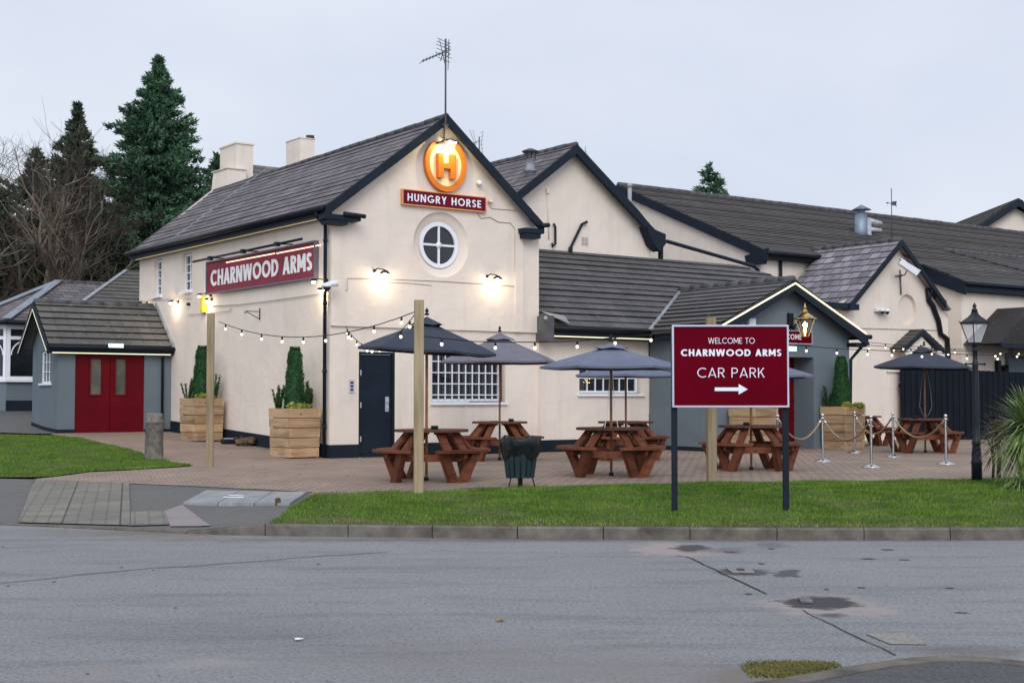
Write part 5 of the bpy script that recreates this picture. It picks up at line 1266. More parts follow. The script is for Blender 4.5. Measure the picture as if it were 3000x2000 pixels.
def spiky(u,v,z,h,seed,lb,spread=.16):
    rg=random.Random(seed); c=P(u,v,z); V=[]; st=MB()
    for k in range(12):
        a=rg.uniform(0,2*PI); hh=h*rg.uniform(.5,1.05); e=Vector((math.cos(a)*spread*rg.uniform(.3,1),math.sin(a)*spread*rg.uniform(.3,1),hh)); st.tube([(e.x*.2,e.y*.2,-.02),(e.x*.55,e.y*.55,hh*.5),tuple(e)],[.006,.004,.002],5)
        for i in range(260):
            f=rg.random(); q=Vector((e.x*(.2+.8*f),e.y*(.2+.8*f),hh*f)); d=Vector((rg.gauss(0,1),rg.gauss(0,1),rg.uniform(.2,1.6))).normalized(); b=d.cross(Vector((rg.gauss(0,1),rg.gauss(0,1),rg.gauss(0,1)))).normalized(); ee=.055*rg.uniform(.6,1.2)
            V+=[q-b*.008,q+b*.008,q+d*ee]
    t=thing('upright_shrub',lb,'shrub',tuple(c)); st.build('stem',BROWN,t); trimesh('foliage',V,SPIK,t)
def yshrub(u,v,z,r,seed,lb):
    rg=random.Random(seed); c=P(u,v,z); V=[]; 
    for k in range(7):
        a=rg.uniform(0,6.3); leafcloud(V,math.cos(a)*r*.5,math.sin(a)*r*.5,r*rg.uniform(.3,.8),r*.55,r*.55,r*.45,220,.045,rg,.2)
    t=thing('golden_shrub',lb,'shrub',tuple(c)); trimesh('foliage',V,YELL,t); s=MB(); s.tube([(0,0,-.03),(.01,0,r*.5)],.01,6); s.build('stem',BROWN,t)
plts=[(-.80,-.12,.15,1.05,.97,'timber planter against the side wall nearest the gable corner'),
      (-.80,-.12,4.75,5.65,.96,'timber planter against the side wall beside the left porch'),
      (8.75,9.5,-3.05,-2.28,.98,'timber planter left of the red porch door, behind the sign'),
      (11.78,12.5,-3.0,-2.26,1.0,'timber planter right of the red porch door with rope posts in front')]
where=['by the gable corner','beside the left porch','left of the red porch door','right of the red porch door']
for i,a in enumerate(plts):
    cu_,cv_,cz_=planter(*a)
    if i==2: hh_,rr_=.55,.2
    else: hh_,rr_=1.28,.225
    if i<2: cu_+=.0
    if i!=2: topiary(cu_+.02,cv_+.05,cz_,hh_ if i!=0 else 1.32,rr_,i,'dark green clipped cone shrub in the planter '+where[i])
    if i!=2:
        spiky(cu_-.24,cv_+.22,cz_,.55,20+i,'upright spiky shrub at the left in the planter '+where[i]); 
        if i<2: spiky(cu_+.22,cv_-.2,cz_,.62,40+i,'tall feathery shrub at the right in the planter '+where[i])
        yshrub(cu_-.12,cv_-.26,cz_+.02,.15,60+i,'low green gold shrub, front left of planter '+where[i])
        yshrub(cu_+.18 if i==3 else cu_+.06,cv_-.32,cz_+.02,.13,80+i,'low golden shrub, front right of planter '+where[i])
# car park sign
pA=at_g(1970,1500,0); Ys=pA.y; k=Ys/FPX
def sxy(px,py): q=at_y(px,py,Ys); return q.x,q.z
x0,zt=sxy(1968,952); x1,zb=sxy(2311,1193)
xc=(x0+x1)/2; zg=H(xc,Ys)
t=thing('car_park_sign','large dark red car park sign with white lettering on two black posts','sign',(xc,Ys,zg),R(.0),ori=(xc,Ys,zg))
ORI[t.name]=(xc,Ys,zg)
mb=MB(); mb.box(x0+.012,x1-.012,Ys-.022,Ys+.0,zb+.012,zt-.012); mb.build('sign_panel',SIGNR,t)
mb=MB(); f=.021
mb.box(x0,x1,Ys-.034,Ys+.02,zt-f,zt); mb.box(x0,x1,Ys-.034,Ys+.02,zb,zb+f); mb.box(x0,x0+f,Ys-.034,Ys+.02,zb+f,zt-f); mb.box(x1-f,x1,Ys-.034,Ys+.02,zb+f,zt-f); mb.build('frame',ALU,t,bevel=.003)
for xx in (x0+.03,x1-.03):
    mb=MB(); mb.box(xx-.033,xx+.033,Ys+.022,Ys+.09,zg-.2,zt-.03); mb.build('post',PLINTH,t,bevel=.006)
mb=MB(); TXW=mat('sign_white',(.76,.78,.86),.5,var=0)
to3=lambda x,y,d:(x,Ys-.0225-d,y)
def line(txt,pxa,pxb,pya,pyb,w,tr):
    xa,z1_=sxy(pxa,pya); xb,z0_=sxy(pxb,pyb); text_mb(mb,txt,xa,z0_,xb-xa,z1_-z0_,w,to3,.002,tr)
line('WELCOME TO',2074,2210,989.5,1006.5,.10,.14)
line('CHARNWOOD ARMS',1994,2288,1023,1043,.215,.15)
line('CAR PARK',2042,2239.5,1077,1105.5,.088,.16)
xa,za=sxy(2093,1134.5); xb,zb_=sxy(2163,1145); mb.prism([to3(xa,zb_,0),to3(xb,zb_,0),to3(xb,za,0),to3(xa,za,0)],(0,-.0024,0))
a=sxy(2163,1124.5); b=sxy(2189.5,1140); c=sxy(2163,1155); mb.prism([to3(*a,0),to3(*c,0),to3(*b,0)],(0,-.0026,0))
mb.build('lettering',TXW,t)
# gable sign and emblem
def wallsign(name,label,px,v,depth,mats):
    pass
tl=on_v(1177,552.7,-.10); tr=on_v(1422.7,578.7,-.10); bl=on_v(1179,599.7,-.10); br=on_v(1422.7,622.9,-.10)
u0,u1=tl[0],tr[0]; zt_=(tl[1]+tr[1])/2; zb_=(bl[1]+br[1])/2; uc=(u0+u1)/2
t=bthing('gable_sign','narrow maroon gable sign reading HUNGRY HORSE with gold edge','sign',uc,-.05,zb_); ORI[t.name]=(uc,-.05,zb_)
GOLD=mat('gold_edge',(.75,.36,.12),.4,var=.1)
mb=MB(); mb.box(u0+.02,u1-.02,-.125,-.06,zb_+.02,zt_-.02); mb.build('sign_panel',SIGNM,t)
mb=MB(); 
for a in ((u0,u1,zb_,zb_+.02),(u0,u1,zt_-.02,zt_),(u0,u0+.02,zb_+.02,zt_-.02),(u1-.02,u1,zb_+.02,zt_-.02)): mb.box(a[0],a[1],-.135,-.055,a[2],a[3])
mb.build('frame',GOLD,t)
mb=MB(); a=on_v(1194,580,-.13); b=on_v(1409,600,-.13); hh=.158; zc=(zt_+zb_)/2
text_mb(mb,'HUNGRY HORSE',a[0],zc-hh/2,b[0]-a[0],hh,.165,lambda x,y,d:(x,-.1255-d,y),.012,.24); mb.build('lettering',TXW,t)
# emblem: open-topped horseshoe with a capital H
el=on_v(1246,488,-.15); er=on_v(1367,500,-.15); et=on_v(1300,418,-.15)[1]; eb=on_v(1305,562,-.15)[1]
uc=(el[0]+er[0])/2; ew=(er[0]-el[0])/2; zm=et-.42*(et-eb)
t=bthing('horseshoe_emblem','glowing orange horseshoe emblem with a capital H high on the gable','emblem',uc,-.05,eb); ORI[t.name]=(uc,-.05,eb)
ORA=mat('emblem_orange',(.66,.19,.018),.35,var=.06); EMW=mat('emblem_cream',(.90,.74,.42),.5,var=.03)
def shoe(s,n=44):
    pts=[]
    ht=et-zm; hb=zm-eb
    for i in range(n+1):
        a=R(118-i*(360-124)/n) if 0 else R(-(-118)+ -i*0)
    pts=[]
    amax=R(56)
    N_=n
    for i in range(N_+1):
        a=amax-(2*amax+0)*0 if 0 else amax - (PI+2*amax)*i/N_   # from upper right, clockwise through the bottom to upper left
        x=math.cos(a); z=math.sin(a)
        pts.append((uc+ew*s*x, zm+(hb*s if z<0 else ht*1.22*s)*z))
    return pts
for nmx,s,v0,v1,mt in (('backing',.96,-.10,-.055,EMW),):
    mb=MB(); mb.prism([(u,v1,z) for u,z in shoe(s)],(0,v0-v1,0)); mb.build(nmx,mt,t)
mb=MB(); A_=shoe(1.0); B_=shoe(.80); n=len(A_); vs=[(u,-.16,z) for u,z in A_]+[(u,-.16,z) for u,z in B_]+[(u,-.06,z) for u,z in A_]+[(u,-.09,z) for u,z in B_]; fs=[]
for i in range(n-1): fs+=[(i,i+1,n+i+1,n+i),(i,i+1,2*n+i+1,2*n+i),(n+i,n+i+1,3*n+i+1,3*n+i)]
fs+=[(0,n,3*n,2*n),(n-1,2*n-1,4*n-1,3*n-1)]
mb.add(vs,fs); mb.build('horseshoe',ORA,t)
mb=MB(); hw=ew*.43; b0=eb+.27*(et-eb); b1=eb+.77*(et-eb); w=hw*.60
mb.box(uc-hw,uc-hw+w,-.20,-.102,b0,b1); mb.box(uc+hw-w,uc+hw,-.20,-.102,b0,b1); mb.box(uc-hw+w,uc+hw-w,-.198,-.103,b0+(b1-b0)*.40,b0+(b1-b0)*.62); mb.build('letter',ORA,t)
mb=MB(); mb.box(uc-hw*1.0,uc+hw*1.0,-.104,-.1005,zm-.9*(zm-eb)*.8,zm-.9*(zm-eb)*.8+.003)
# side wall sign CHARNWOOD ARMS
TL=on_u(607.4,768.4,-.06); TRr=on_u(926.9,702.6,-.06); BL=on_u(609.3,864,-.06); BR=on_u(926.9,814.3,-.06)
v1_,v0_=TL[0],TRr[0]; zt_=(TL[1]+TRr[1])/2; zb_=(BL[1]+BR[1])/2; vc=(v0_+v1_)/2
t=bthing('fascia_sign','long red fascia sign reading CHARNWOOD ARMS on the side wall','sign',0,vc,zb_); ORI[t.name]=(0,vc,zb_)
mb=MB(); mb.box(-.07,-.01,v0_+.03,v1_-.03,zb_+.03,zt_-.03); mb.build('sign_panel',SIGNR2,t)
mb=MB(); FR=mat('grey_frame',(.16,.15,.18),.45,var=.1)
for a in ((v0_,v1_,zb_,zb_+.035),(v0_,v1_,zt_-.035,zt_),(v0_,v0_+.035,zb_+.035,zt_-.035),(v1_-.035,v1_,zb_+.035,zt_-.035)): mb.box(-.10,-.005,a[0],a[1],a[2],a[3])
mb.build('frame',FR,t)
mb=MB(); a=on_u(615.5,808,-.1); b=on_u(911,770,-.1); c=on_u(911,737,-.1); d=on_u(911,790,-.1)
hgt=(c[1]-d[1])*1.0; tot=a[0]-b[0]
text_mb(mb,'CHARNWOOD ARMS',0,0,tot,hgt,.20,lambda x,y,dd:(-.072-dd,a[0]-x,d[1]-.01+y),.014,.13); mb.build('lettering',mat('letter_white',(.82,.82,.82),.4,var=0),t)
mb=MB(); la=on_u(645,768,-.22); lb=on_u(787,741,-.22); lc=on_u(792,741,-.22); ld=on_u(921,716,-.22)
for p_,q_ in ((la,lb),(lc,ld)): mb.bar((-.074,p_[0],p_[1]-.0),(-.074,q_[0],q_[1]),.006,.022)
mb.build('led_strip',mat('led_warm',(1,.8,.6),.5,var=0,emit=(1,.60,.40),es=1.8),t)
# trough light above it
ta=on_u(566,767,-.35); tb=on_u(884,700,-.35)
t=bthing('trough_light','long black trough light on brackets above the side sign','light',-.2,(ta[0]+tb[0])/2,ta[1]); ORI[t.name]=(-.2,(ta[0]+tb[0])/2,ta[1])
mb=MB(); mb.tube([(-.35,ta[0],ta[1]),(-.35,tb[0],tb[1])],.028,8); mb.build('trough',BLACKP,t)
for f in (.18,.5,.8):
    y=ta[0]+(tb[0]-ta[0])*f; z=ta[1]+(tb[1]-ta[1])*f; mb=MB(); mb.tube([(-.35,y,z),(0,y,z+.02)],.014,6); mb.box(-.40,-.31,y-.07,y+.07,z-.045,z+.04); mb.build('bracket',BLACKP,t)
# porch WELCOME sign and exit lights
a=on_v(2262,972,PV-.04); b=on_v(2379,1009,PV-.04); c=on_v(2379,970,PV-.04)
t=bthing('welcome_sign','small red WELCOME sign above the right porch door','sign',(a[0]+b[0])/2,PV,b[1]); ORI[t.name]=((a[0]+b[0])/2,PV,b[1])
mb=MB(); mb.box(a[0]+.02,b[0]-.02,PV-.05,PV-.01,b[1]+.02,c[1]-.02); mb.build('sign_panel',SIGNR,t)
mb=MB()
for q in ((a[0],b[0],b[1],b[1]+.02),(a[0],b[0],c[1]-.02,c[1]),(a[0],a[0]+.02,b[1]+.02,c[1]-.02),(b[0]-.02,b[0],b[1]+.02,c[1]-.02)): mb.box(q[0],q[1],PV-.056,PV-.005,q[2],q[3])
mb.build('frame',ALU,t)
mb=MB(); s0=on_v(2272,1000,PV-.05)[0]; s1=on_v(2348,1000,PV-.05)[0]; zc=(b[1]+c[1])/2; text_mb(mb,'WELCOME',s0,zc-.055,s1-s0,.125,.19,lambda x,y,d:(x,PV-.0505-d,y),.004,.13); mb.build('lettering',TXW,t)
EXG=mat('exit_green',(.5,.9,.75),.4,var=0,emit=(.72,1,.9),es=1.1); EXD=mat('exit_dark_green',(.02,.25,.12),.5,var=0,emit=(.02,.35,.18),es=.5)
a=on_v(2313,1028,PV-.05); b=on_v(2333,1015,PV-.05)
mb=MB(); mb.box(a[0]-.12,b[0],PV-.06,PV-.003,a[1],b[1]); t=bone(mb,'exit_light',EXG,'pale lit emergency light box below the WELCOME sign','light',(a[0],PV,a[1]))
a=on_v(319.5,1017.5,LV0-.3); b=on_v(361,1007,LV0-.3)
mb=MB(); mb.box(a[0],b[0],LV0-.32,LV0-.25,a[1],b[1]); t=bone(mb,'emergency_light',EXG,'small pale green lit light box above the left red doors','light',(a[0],LV0-.28,a[1])); 
hE=(b[1]-a[1]); mb=MB()
# wall lamps with real light
def lamp_light(name,loc,power,col,size=.05,parent=None,spot=None):
    l=bpy.data.lights.new(name,'SPOT' if spot else 'POINT'); l.energy=power; l.color=col; l.shadow_soft_size=size
    if spot: l.spot_size=R(spot); l.spot_blend=.9
    o=bpy.data.objects.new(name,l); COL.objects.link(o); o.location=loc; return o
WARM=(1,.74,.42); WARM2=(1,.80,.52)
def gable_lamp(px,py,label):
    u,z=on_v(px,py,-.25); t=bthing('wall_lamp',label,'lamp',u,-.05,z,'swan neck lamps on the gable'); ORI[t.name]=(u,-.05,z)
    mb=MB(); mb.tube([(u-.12,-.04,z+.05),(u-.10,-.14,z+.09),(u-.02,-.22,z+.075),(u+.08,-.26,z+.03)],.013,6); mb.ball((u-.12,-.06,z+.05),.035); mb.build('bracket',BLACKP,t)
    mb=MB(); mb.lathe([(.02,.035),(.05,.025),(.115,-.025),(.118,-.03),(.105,-.028),(.02,.02)],(u+.02,-.24,z+.02),14); mb.build('lamp_shade',BLACKP,t)
    mb=MB(); mb.ball((u+.02,-.24,z-.012),.032,10); mb.build('bulb',GLOW,t)
    lamp_light('lamp_light',P(u+.02,-.28,z-.06),8,WARM2,.04)
    lamp_light('lamp_light',P(u+.02,-.22,z-.16),4,WARM2,.03)
gable_lamp(1126,799,'small black lamp lighting the gable left of the round window')
gable_lamp(1456,815,'small black lamp lighting the gable right of the round window')
def side_lamp(px,py,label,pw=8,glow=True,u=-.16):
    v,z=on_u(px,py,u); t=bthing('wall_spotlight',label,'lamp',0,v,z,'spotlights on the side wall'); ORI[t.name]=(0,v,z)
    mb=MB(); mb.tube([(0,v-.1,z+.02),(u*.6,v-.08,z+.05),(u,v,z+.045)],.011,6); mb.box(-.02,0,v-.14,v-.06,z-.02,z+.05); mb.build('bracket',BLACKP,t)
    mb=MB(); mb.lathe([(.06,.0),(.055,.03),(.02,.055)],(u,v,z+.0),12); mb.build('lamp_shade',BLACKP,t)
    mb=MB(); mb.ball((u,v,z-.01),.04,10); mb.build('bulb',GLOW,t)
    lamp_light('lamp_light',P(u-.02,v,z-.10),pw,WARM2,.04)
side_lamp(409,889,'spotlight at the far end of the side wall above the porch roof',3)
side_lamp(500,886,'spotlight below the first upper window of the side wall',8)
side_lamp(584,866,'spotlight above the yellow alarm box',1.5,u=-.25)
side_lamp(919,824,'spotlight at the lower right corner of the side sign',2.5,u=-.25)
side_lamp(604,880,'spotlight just right of the yellow alarm box',7,u=-.10)
side_lamp(937,850,'spotlight beside the white dome camera',7,u=-.14)
# emblem lamp
u,z=on_v(1325,414,-.4); t=bthing('emblem_lamp','flat black bracket lamp over the horseshoe emblem','lamp',u,-.05,z); ORI[t.name]=(u,-.05,z)
mb=MB(); mb.tube([(u-.22,-.34,z),(u-.05,-.42,z+.035),(u+.18,-.36,z-.01)],.016,6); mb.tube([(u-.2,-.34,z-.01),(u+.05,-.30,z-.03),(u+.2,-.36,z-.02)],.013,6); mb.tube([(u-.05,-.04,z+.15),(u-.04,-.3,z+.03)],.012,6); mb.build('bracket',BLACKP,t)
mb=MB(); mb.box(u-.10,u+.10,-.42,-.35,z-.035,z-.012); mb.build('lamp_head',GLOW,t)
lamp_light('lamp_light',P(u-.05,-.42,z-.06),28,(1,.80,.46),.05)
# alarm boxes, cameras, keypad
v,z=on_u(590,887,-.1); mb=MB(); mb.box(-.10,0,v-.09,v+.09,z-.20,z+.14); mb.box(-.11,-.0,v-.10,v+.10,z-.22,z-.202); bone(mb,'alarm_box',mat('alarm_yellow',(.78,.55,.04),.5,var=.05),'yellow alarm box between two spotlights on the side wall','alarm box',(0,v,z),bevel=.02)
u,z=on_v(2199,945,PV-.05); mb=MB(); mb.box(u-.11,u+.11,PV-.12,PV,z-.2,z+.10); bone(mb,'bell_box',WHITEPL,'white bell box on the right porch just above the car park sign','alarm box',(u,PV,z),bevel=.02)
def dome(o3,lb,fn):
    pass
v,z=on_u(957,838,-.2); t=bthing('dome_camera','white dome camera on the side wall beside the dark downpipe','camera',0,v,z); ORI[t.name]=(0,v,z)
mb=MB(); mb.tube([(0,v-.1,z+.06),(-.12,v-.05,z+.05),(-.2,v,z+.03)],[.07,.06,.05],10); mb.lathe([(.11,.0),(.11,.04),(.06,.08),(.0001,.09)],(-.2,v,z-.02),16); mb.build('housing',WHITEPL,t)
mb=MB(); mb.lathe([(.0001,-.09),(.05,-.07),(.085,-.02),(.09,0)],(-.2,v,z-.022),16); mb.build('dome',GLASS,t)
u,z=on_v(1403,538,-.1); mb=MB(); mb.tube([(u,-.05,z+.02),(u,-.15,z+.02)],.05,10); mb.ball((u-.01,-.16,z),.05); bone(mb,'security_camera',WHITEPL,'tiny white camera under the right rake of the gable','camera',(u,-.05,z))
u,z=on_v(1434,587,-.08); mb=MB(); mb.box(u-.04,u+.04,-.13,-.05,z-.04,z+.05); mb.ball((u+.03,-.12,z-.03),.035); bone(mb,'motion_sensor',CREAM,'small sensor at the right end of the gable sign','sensor',(u,-.05,z))
u,z=on_v(1031,1131,-.02); mb=MB(); mb.box(u-.055,u+.055,-.02,0,z-.13,z+.13); t=bone(mb,'notice_plate',ALU,'small grey notice plate left of the dark blue side door','sign',(u,0,z))
mb=MB()
for k in range(3): mb.box(u-.03,u+.03,-.023,-.0205,z+.07-.07*k-.02,z+.07-.07*k+.02)
mb.build('marks',PLINTH,t,ori=(u,0,z))
# cctv on the slate gable
u,z=on_v(2655,790,VS-.5); t=bthing('cctv_camera','large white box camera on a bracket high on the right gable','camera',u,VS,z); ORI[t.name]=(u,VS,z)
a=on_v(2640,765,VS-.5); b=on_v(2684,802,VS-.7)
mb=MB(); mb.bar((a[0],VS-.45,a[1]),(b[0],VS-.75,b[1]),.19,.17); mb.bar((a[0]-.03,VS-.44,a[1]+.09),(b[0]+.05,VS-.8,b[1]+.07),.18,.02); mb.build('housing',WHITEPL,t,bevel=.01)
c0=on_v(2637,790,VS-.03); c=on_v(2640,863,VS-.03); d_=on_v(2624,808,VS-.03); mb=MB(); mb.tube([((a[0]+b[0])/2,VS-.55,(a[1]+b[1])/2-.06),((a[0]+b[0])/2-.05,VS-.5,z-.16),(c0[0],VS-.03,c0[1]-.15)],.018,6); mb.tube([(c0[0],VS-.03,c0[1]),(c[0],VS-.03,c[1])],.022,6); mb.tube([(d_[0],VS-.03,d_[1]),(d_[0]+.3,VS-.03,d_[1]+.02)],.02,6); mb.build('bracket',STONE,t)
u,z=on_v(2585,913,VS-.1); t=bthing('twin_camera','white twin lens camera on the right gable beside the round niche','camera',u,VS,z); ORI[t.name]=(u,VS,z)
mb=MB(); mb.box(u-.25,u+.2,VS-.10,VS,z+.0,z+.09); mb.lathe([(.11,0),(.11,.05),(.05,.09)],(u-.08,VS-.15,z),12); mb.lathe([(.11,0),(.11,.05),(.05,.09)],(u+.13,VS-.15,z),12); mb.build('housing',WHITEPL,t)
mb=MB(); mb.ball((u-.08,VS-.17,z-.02),.06); mb.ball((u+.13,VS-.17,z-.02),.06); mb.build('lenses',GLASS,t)
# wall lantern on the porch
ul=10.84; vl=-2.66; zl=on_v(2361,987,vl)[1]; zt_l=on_v(2361,887,vl)[1]; Hh=zt_l-zl
t=bthing('wall_lantern','lit polished brass lantern on a black arm at the right porch','lantern',ul,PV,zl); ORI[t.name]=(ul,PV,zl)
mb=MB(); mb.lathe([(.05,.0),(.055,.02),(.0001,.02)],(ul,vl,zl),6); mb.lathe([(.255,Hh*.52),(.27,Hh*.53),(.27,Hh*.545),(.22,Hh*.57),(.12,Hh*.66),(.07,Hh*.70),(.05,Hh*.72),(.075,Hh*.75),(.05,Hh*.78),(.02,Hh*.82),(.045,Hh*.86),(.02,Hh*.90),(.012,Hh*.96),(.0001,Hh)],(ul,vl,zl),6,smooth=False)
for k in range(6):
    a=k*PI/3; mb.bar((ul+.08*math.cos(a),vl+.08*math.sin(a),zl+.01),(ul+.22*math.cos(a),vl+.22*math.sin(a),zl+Hh*.53),.012,.012)
mb.build('frame',BRASS,t)
mg,nt,bb=nm('lantern_glass'); bb.inputs['Base Color'].default_value=(1,.85,.65,1); bb.inputs['Transmission Weight'].default_value=1; bb.inputs['Roughness'].default_value=.12; bb.inputs['IOR'].default_value=1.05
mb=MB(); mb.lathe([(.072,.02),(.208,Hh*.52)],(ul,vl,zl),6,smooth=False); mb.build('glass',mg,t)
mb=MB(); mb.lathe([(.012,.03),(.02,.1),(.035,Hh*.3),(.03,Hh*.4),(.005,Hh*.46)],(ul,vl,zl),10); mb.build('flame_bulb',mat('flame',(1,.8,.4),.5,var=0,emit=(1,.62,.25),es=7),t)
mb=MB(); mb.tube([(ul-.02,PV,zl+Hh*.35),(ul-.02,PV-.12,zl+Hh*.30),(ul,vl+.12,zl+Hh*.50),(ul,vl+.05,zl+Hh*.56)],.022,8); mb.box(ul-.10,ul+.06,PV-.06,PV,zl+Hh*.28,zl+Hh*.72); mb.ball((ul-.02,PV-.12,zl+Hh*.30),.06); mb.build('arm',BLACKP,t)
lamp_light('lamp_light',P(ul,vl,zl+Hh*.35),9,(1,.68,.36),.05)
# street lamp
p=at_g(2862,1408,0); hh=at_y(2864,898,p.y).z-p.z
t=thing('lamp_post','ornate black lamp post with an unlit four sided lantern at the lawn edge','lamp post',tuple(p),R(20))
IR=mat('lamp_iron',(.014,.017,.024),.35,var=.12)
zl=hh-.50
mb=MB(); s=p.y/FPX
def zz(py): return at_y(2864,py,p.y).z-p.z
mb.lathe([(.075,-.05),(.075,zz(1360)),(.08,zz(1358)),(.08,zz(1350)),(.070,zz(1345)),(.072,zz(1330)),(.055,zz(1305)),(.066,zz(1300)),(.066,zz(1292)),(.052,zz(1288)),(.050,zz(1240)),(.044,zz(1100)),(.042,zz(1075)),(.046,zz(1070)),(.046,zz(1062)),(.033,zz(1058)),(.034,zz(1030)),(.048,zz(1028)),(.034,zz(1022)),(.04,zz(1012)),(.05,zz(1010)),(.06,zz(1008))],(0,0,0),12)
mb.build('column',IR,t)
mb=MB(); mb.tube([(-.16,0,zz(1066)),(.16,0,zz(1066))],.012,8); mb.ball((-.165,0,zz(1066)),.02); mb.ball((.165,0,zz(1066)),.02); mb.build('ladder_bar',IR,t)
mb=MB(); z0=zz(1007); z1=zz(946)
mb.lathe([(.10,0),(.115,.01),(.115,.02),(.0001,.02)],(0,0,z0),4,PI/4,False)
for k in range(4):
    a=k*PI/2+PI/4; c,s_=math.cos(a),math.sin(a); mb.bar((.11*c,.11*s_,z0+.01),(.232*c,.232*s_,z1),.016,.016); mb.tube([(.232*c,.232*s_,z1+.005),(.255*c,.255*s_,z1+.015),(.262*c,.262*s_,z1+.045)],[.012,.009,.002],6)
    a2=a+PI/2; mb.bar((.235*c,.235*s_,z1),(.235*math.cos(a2),.235*math.sin(a2),z1),.02,.028)
mb.lathe([(.245,.012),(.20,.04),(.12,.085),(.075,.12),(.055,.15),(.06,.16),(.04,.17)],(0,0,z1),4,PI/4,False)
zf=z1+.165; mb.lathe([(.04,0),(.055,.02),(.03,.05),(.02,.06),(.04,.08),(.022,.105),(.01,.12),(.0001,.14)],(0,0,zf),10)
mb.v=[(x*.84,y*.84,z) for x,y,z in mb.v]; mb.build('lantern_frame',IR,t)
mgl,nt,bb=nm('clear_pane'); bb.inputs['Base Color'].default_value=(.75,.78,.82,1); bb.inputs['Alpha'].default_value=.35; bb.inputs['Roughness'].default_value=.15
mb=MB(); mb.lathe([(.090,.02),(.186,z1-z0)],(0,0,z0),4,PI/4,False); mb.build('glass',mgl,t)
# rope barrier
def stanchion(px,py,ptop,lb,first=[None]):
    p=at_g(px,py,.004)
    if first[0] is None:
        t=thing('rope_stanchion',lb,'stanchion',tuple(p),0,'chrome rope barrier posts')
        mb=MB(); mb.lathe([(.165,0),(.165,.012),(.13,.025),(.06,.05),(.035,.058),(.0001,.06)],(0,0,0),24); mb.build('base',STEEL,t)
        mb=MB(); mb.lathe([(.0245,.055),(.0245,.80),(.032,.802),(.032,.83),(.02,.832),(.02,.845)],(0,0,0),14); mb.build('tube',STEEL,t)
        mb=MB(); mb.ball((0,0,.872),.033,14); mb.build('finial',STEEL,t); first[0]=t
    else: t=dup(first[0],tuple(p),0,lb)
    return p
sA=stanchion(2279,1362,0,'chrome rope post seen just left of the sign\'s right leg'); 
sB=stanchion(2411,1352,0,'chrome rope post in front of the porch door recess')
sC=stanchion(2505,1326,0,'chrome rope post standing against the right planter')
sD=stanchion(2553,1369,0,'front chrome rope post right of the planter')
sE=stanchion(2617,1338,0,'chrome rope post before the left end of the black fence')
sF=stanchion(2772,1360,0,'rightmost chrome rope post before the table by the fence')
for a,b,lb in ((sA,sB,'sagging tan rope crossing in front of the red porch door'),(sB,sD,'sagging tan rope in front of the right planter'),(sC,sE,'sagging tan rope between planter and fence end'),(sE,sF,'sagging tan rope before the table by the fence')):
    mb=MB(); L=(b-a).length; d=(b-a).normalized(); pts=[]
    for i in range(21):
        f=i/20; sag=.36*(1-(2*f-1)**2); pts.append(a+d*(.05+(L-.1)*f)+Vector((0,0,.80-sag)))
    o3=a.lerp(b,.5)+Vector((0,0,.44))
    t=thing('barrier_rope',lb,'rope',tuple(o3),0,'ropes of the chrome barrier',ori=tuple(o3)); mb.tube(pts,.017,8); mb.build('rope',ROPE,t)
    mb=MB(); mb.tube([pts[0]-d*.02,pts[1]],.021,8); mb.tube([pts[-2],pts[-1]+d*.02],.021,8); mb.build('end_clips',STEEL,t)
# string lights
def festoon(pts3,n,lb,sag=0):
    t=thing('string_lights',lb,'string lights',tuple(pts3[0]),0,'festoon lights round the patio',ori=tuple(pts3[0]))
    mb=MB(); mb.tube(pts3,.007,5); mb.build('cable',CABLE,t)
    cum=[0]
    for a,b in zip(pts3[:-1],pts3[1:]): cum.append(cum[-1]+(b-a).length)
    for i in range(n):
        s=cum[-1]*(i+.5+random.uniform(-.12,.12))/n; k=max(j for j in range(len(cum)-1) if cum[j]<=s); q=pts3[k].lerp(pts3[k+1],(s-cum[k])/(cum[k+1]-cum[k]))
        mb=MB(); mb.tube([q,q-Vector((0,0,.055))],.014,6); sk=mb.build('lamp_holder',CABLE,t)
        mb=MB(); mb.ball(tuple(q-Vector((0,0,.078))),.0225,8,1.15); mb.build('bulb',BULB,sk,ori=tuple(pts3[0]))
def cat(a,b,sag,n=14):
    return [a.lerp(b,i/n)-Vector((0,0,sag*(1-(2*i/n-1)**2))) for i in range(n+1)]
def W(u,v,z): return P(u,v,z)
topL=pL+Vector((.06,0,hL-.12)); topM=pM+Vector((-.05,0,hM-.15)); topR=pR+Vector((0,0,hR-.14))
aL=at_y(640,942,pL.y)
festoon(cat(topM+Vector((0,0,-.0)),Vector((aL.x,aL.y,aL.z)),.30),9,'string lights from the left timber post across the side wall')
wq=on_v(1012,955,-.12); wp=P(wq[0],-.12,wq[1]); festoon(cat(topM-Vector((0,0,.03)),wp,.42),11,'string lights drooping from the middle post to the gable corner')
r1=topR
mid1=[at_y(x,y,pM.y+(pR.y-pM.y)*f) for x,y,f in ((1240,985,.0),(1385,1000,.15),(1480,1002,.27),(1581,1002,.4),(1689,999,.52),(1797,989,.65),(1909,980,.8),(2085,958,1))]
festoon(mid1,7,'string lights from the middle post past the parasols to the sign post')
def yb(x,y,Y): return at_y(x,y,Y)
festoon([yb(2085,960,pR.y),yb(2250,1006,21.5),yb(2366,1014,22.5),yb(2466,1022,23.5),yb(2570,1026,24.5),yb(2700,1032,25.5),yb(2830,1038,26.2),yb(2960,1040,27),yb(3080,1036,27.5)],11,'lowest run of string lights over the rope barrier to the right edge')
festoon([yb(2520,1000,30),yb(2560,1004,30),yb(2640,1012,30.5),yb(2720,1018,31),yb(2790,1022,31),yb(2900,1026,31),yb(3020,1028,31)],9,'highest run of string lights starting at the porch eaves corner')
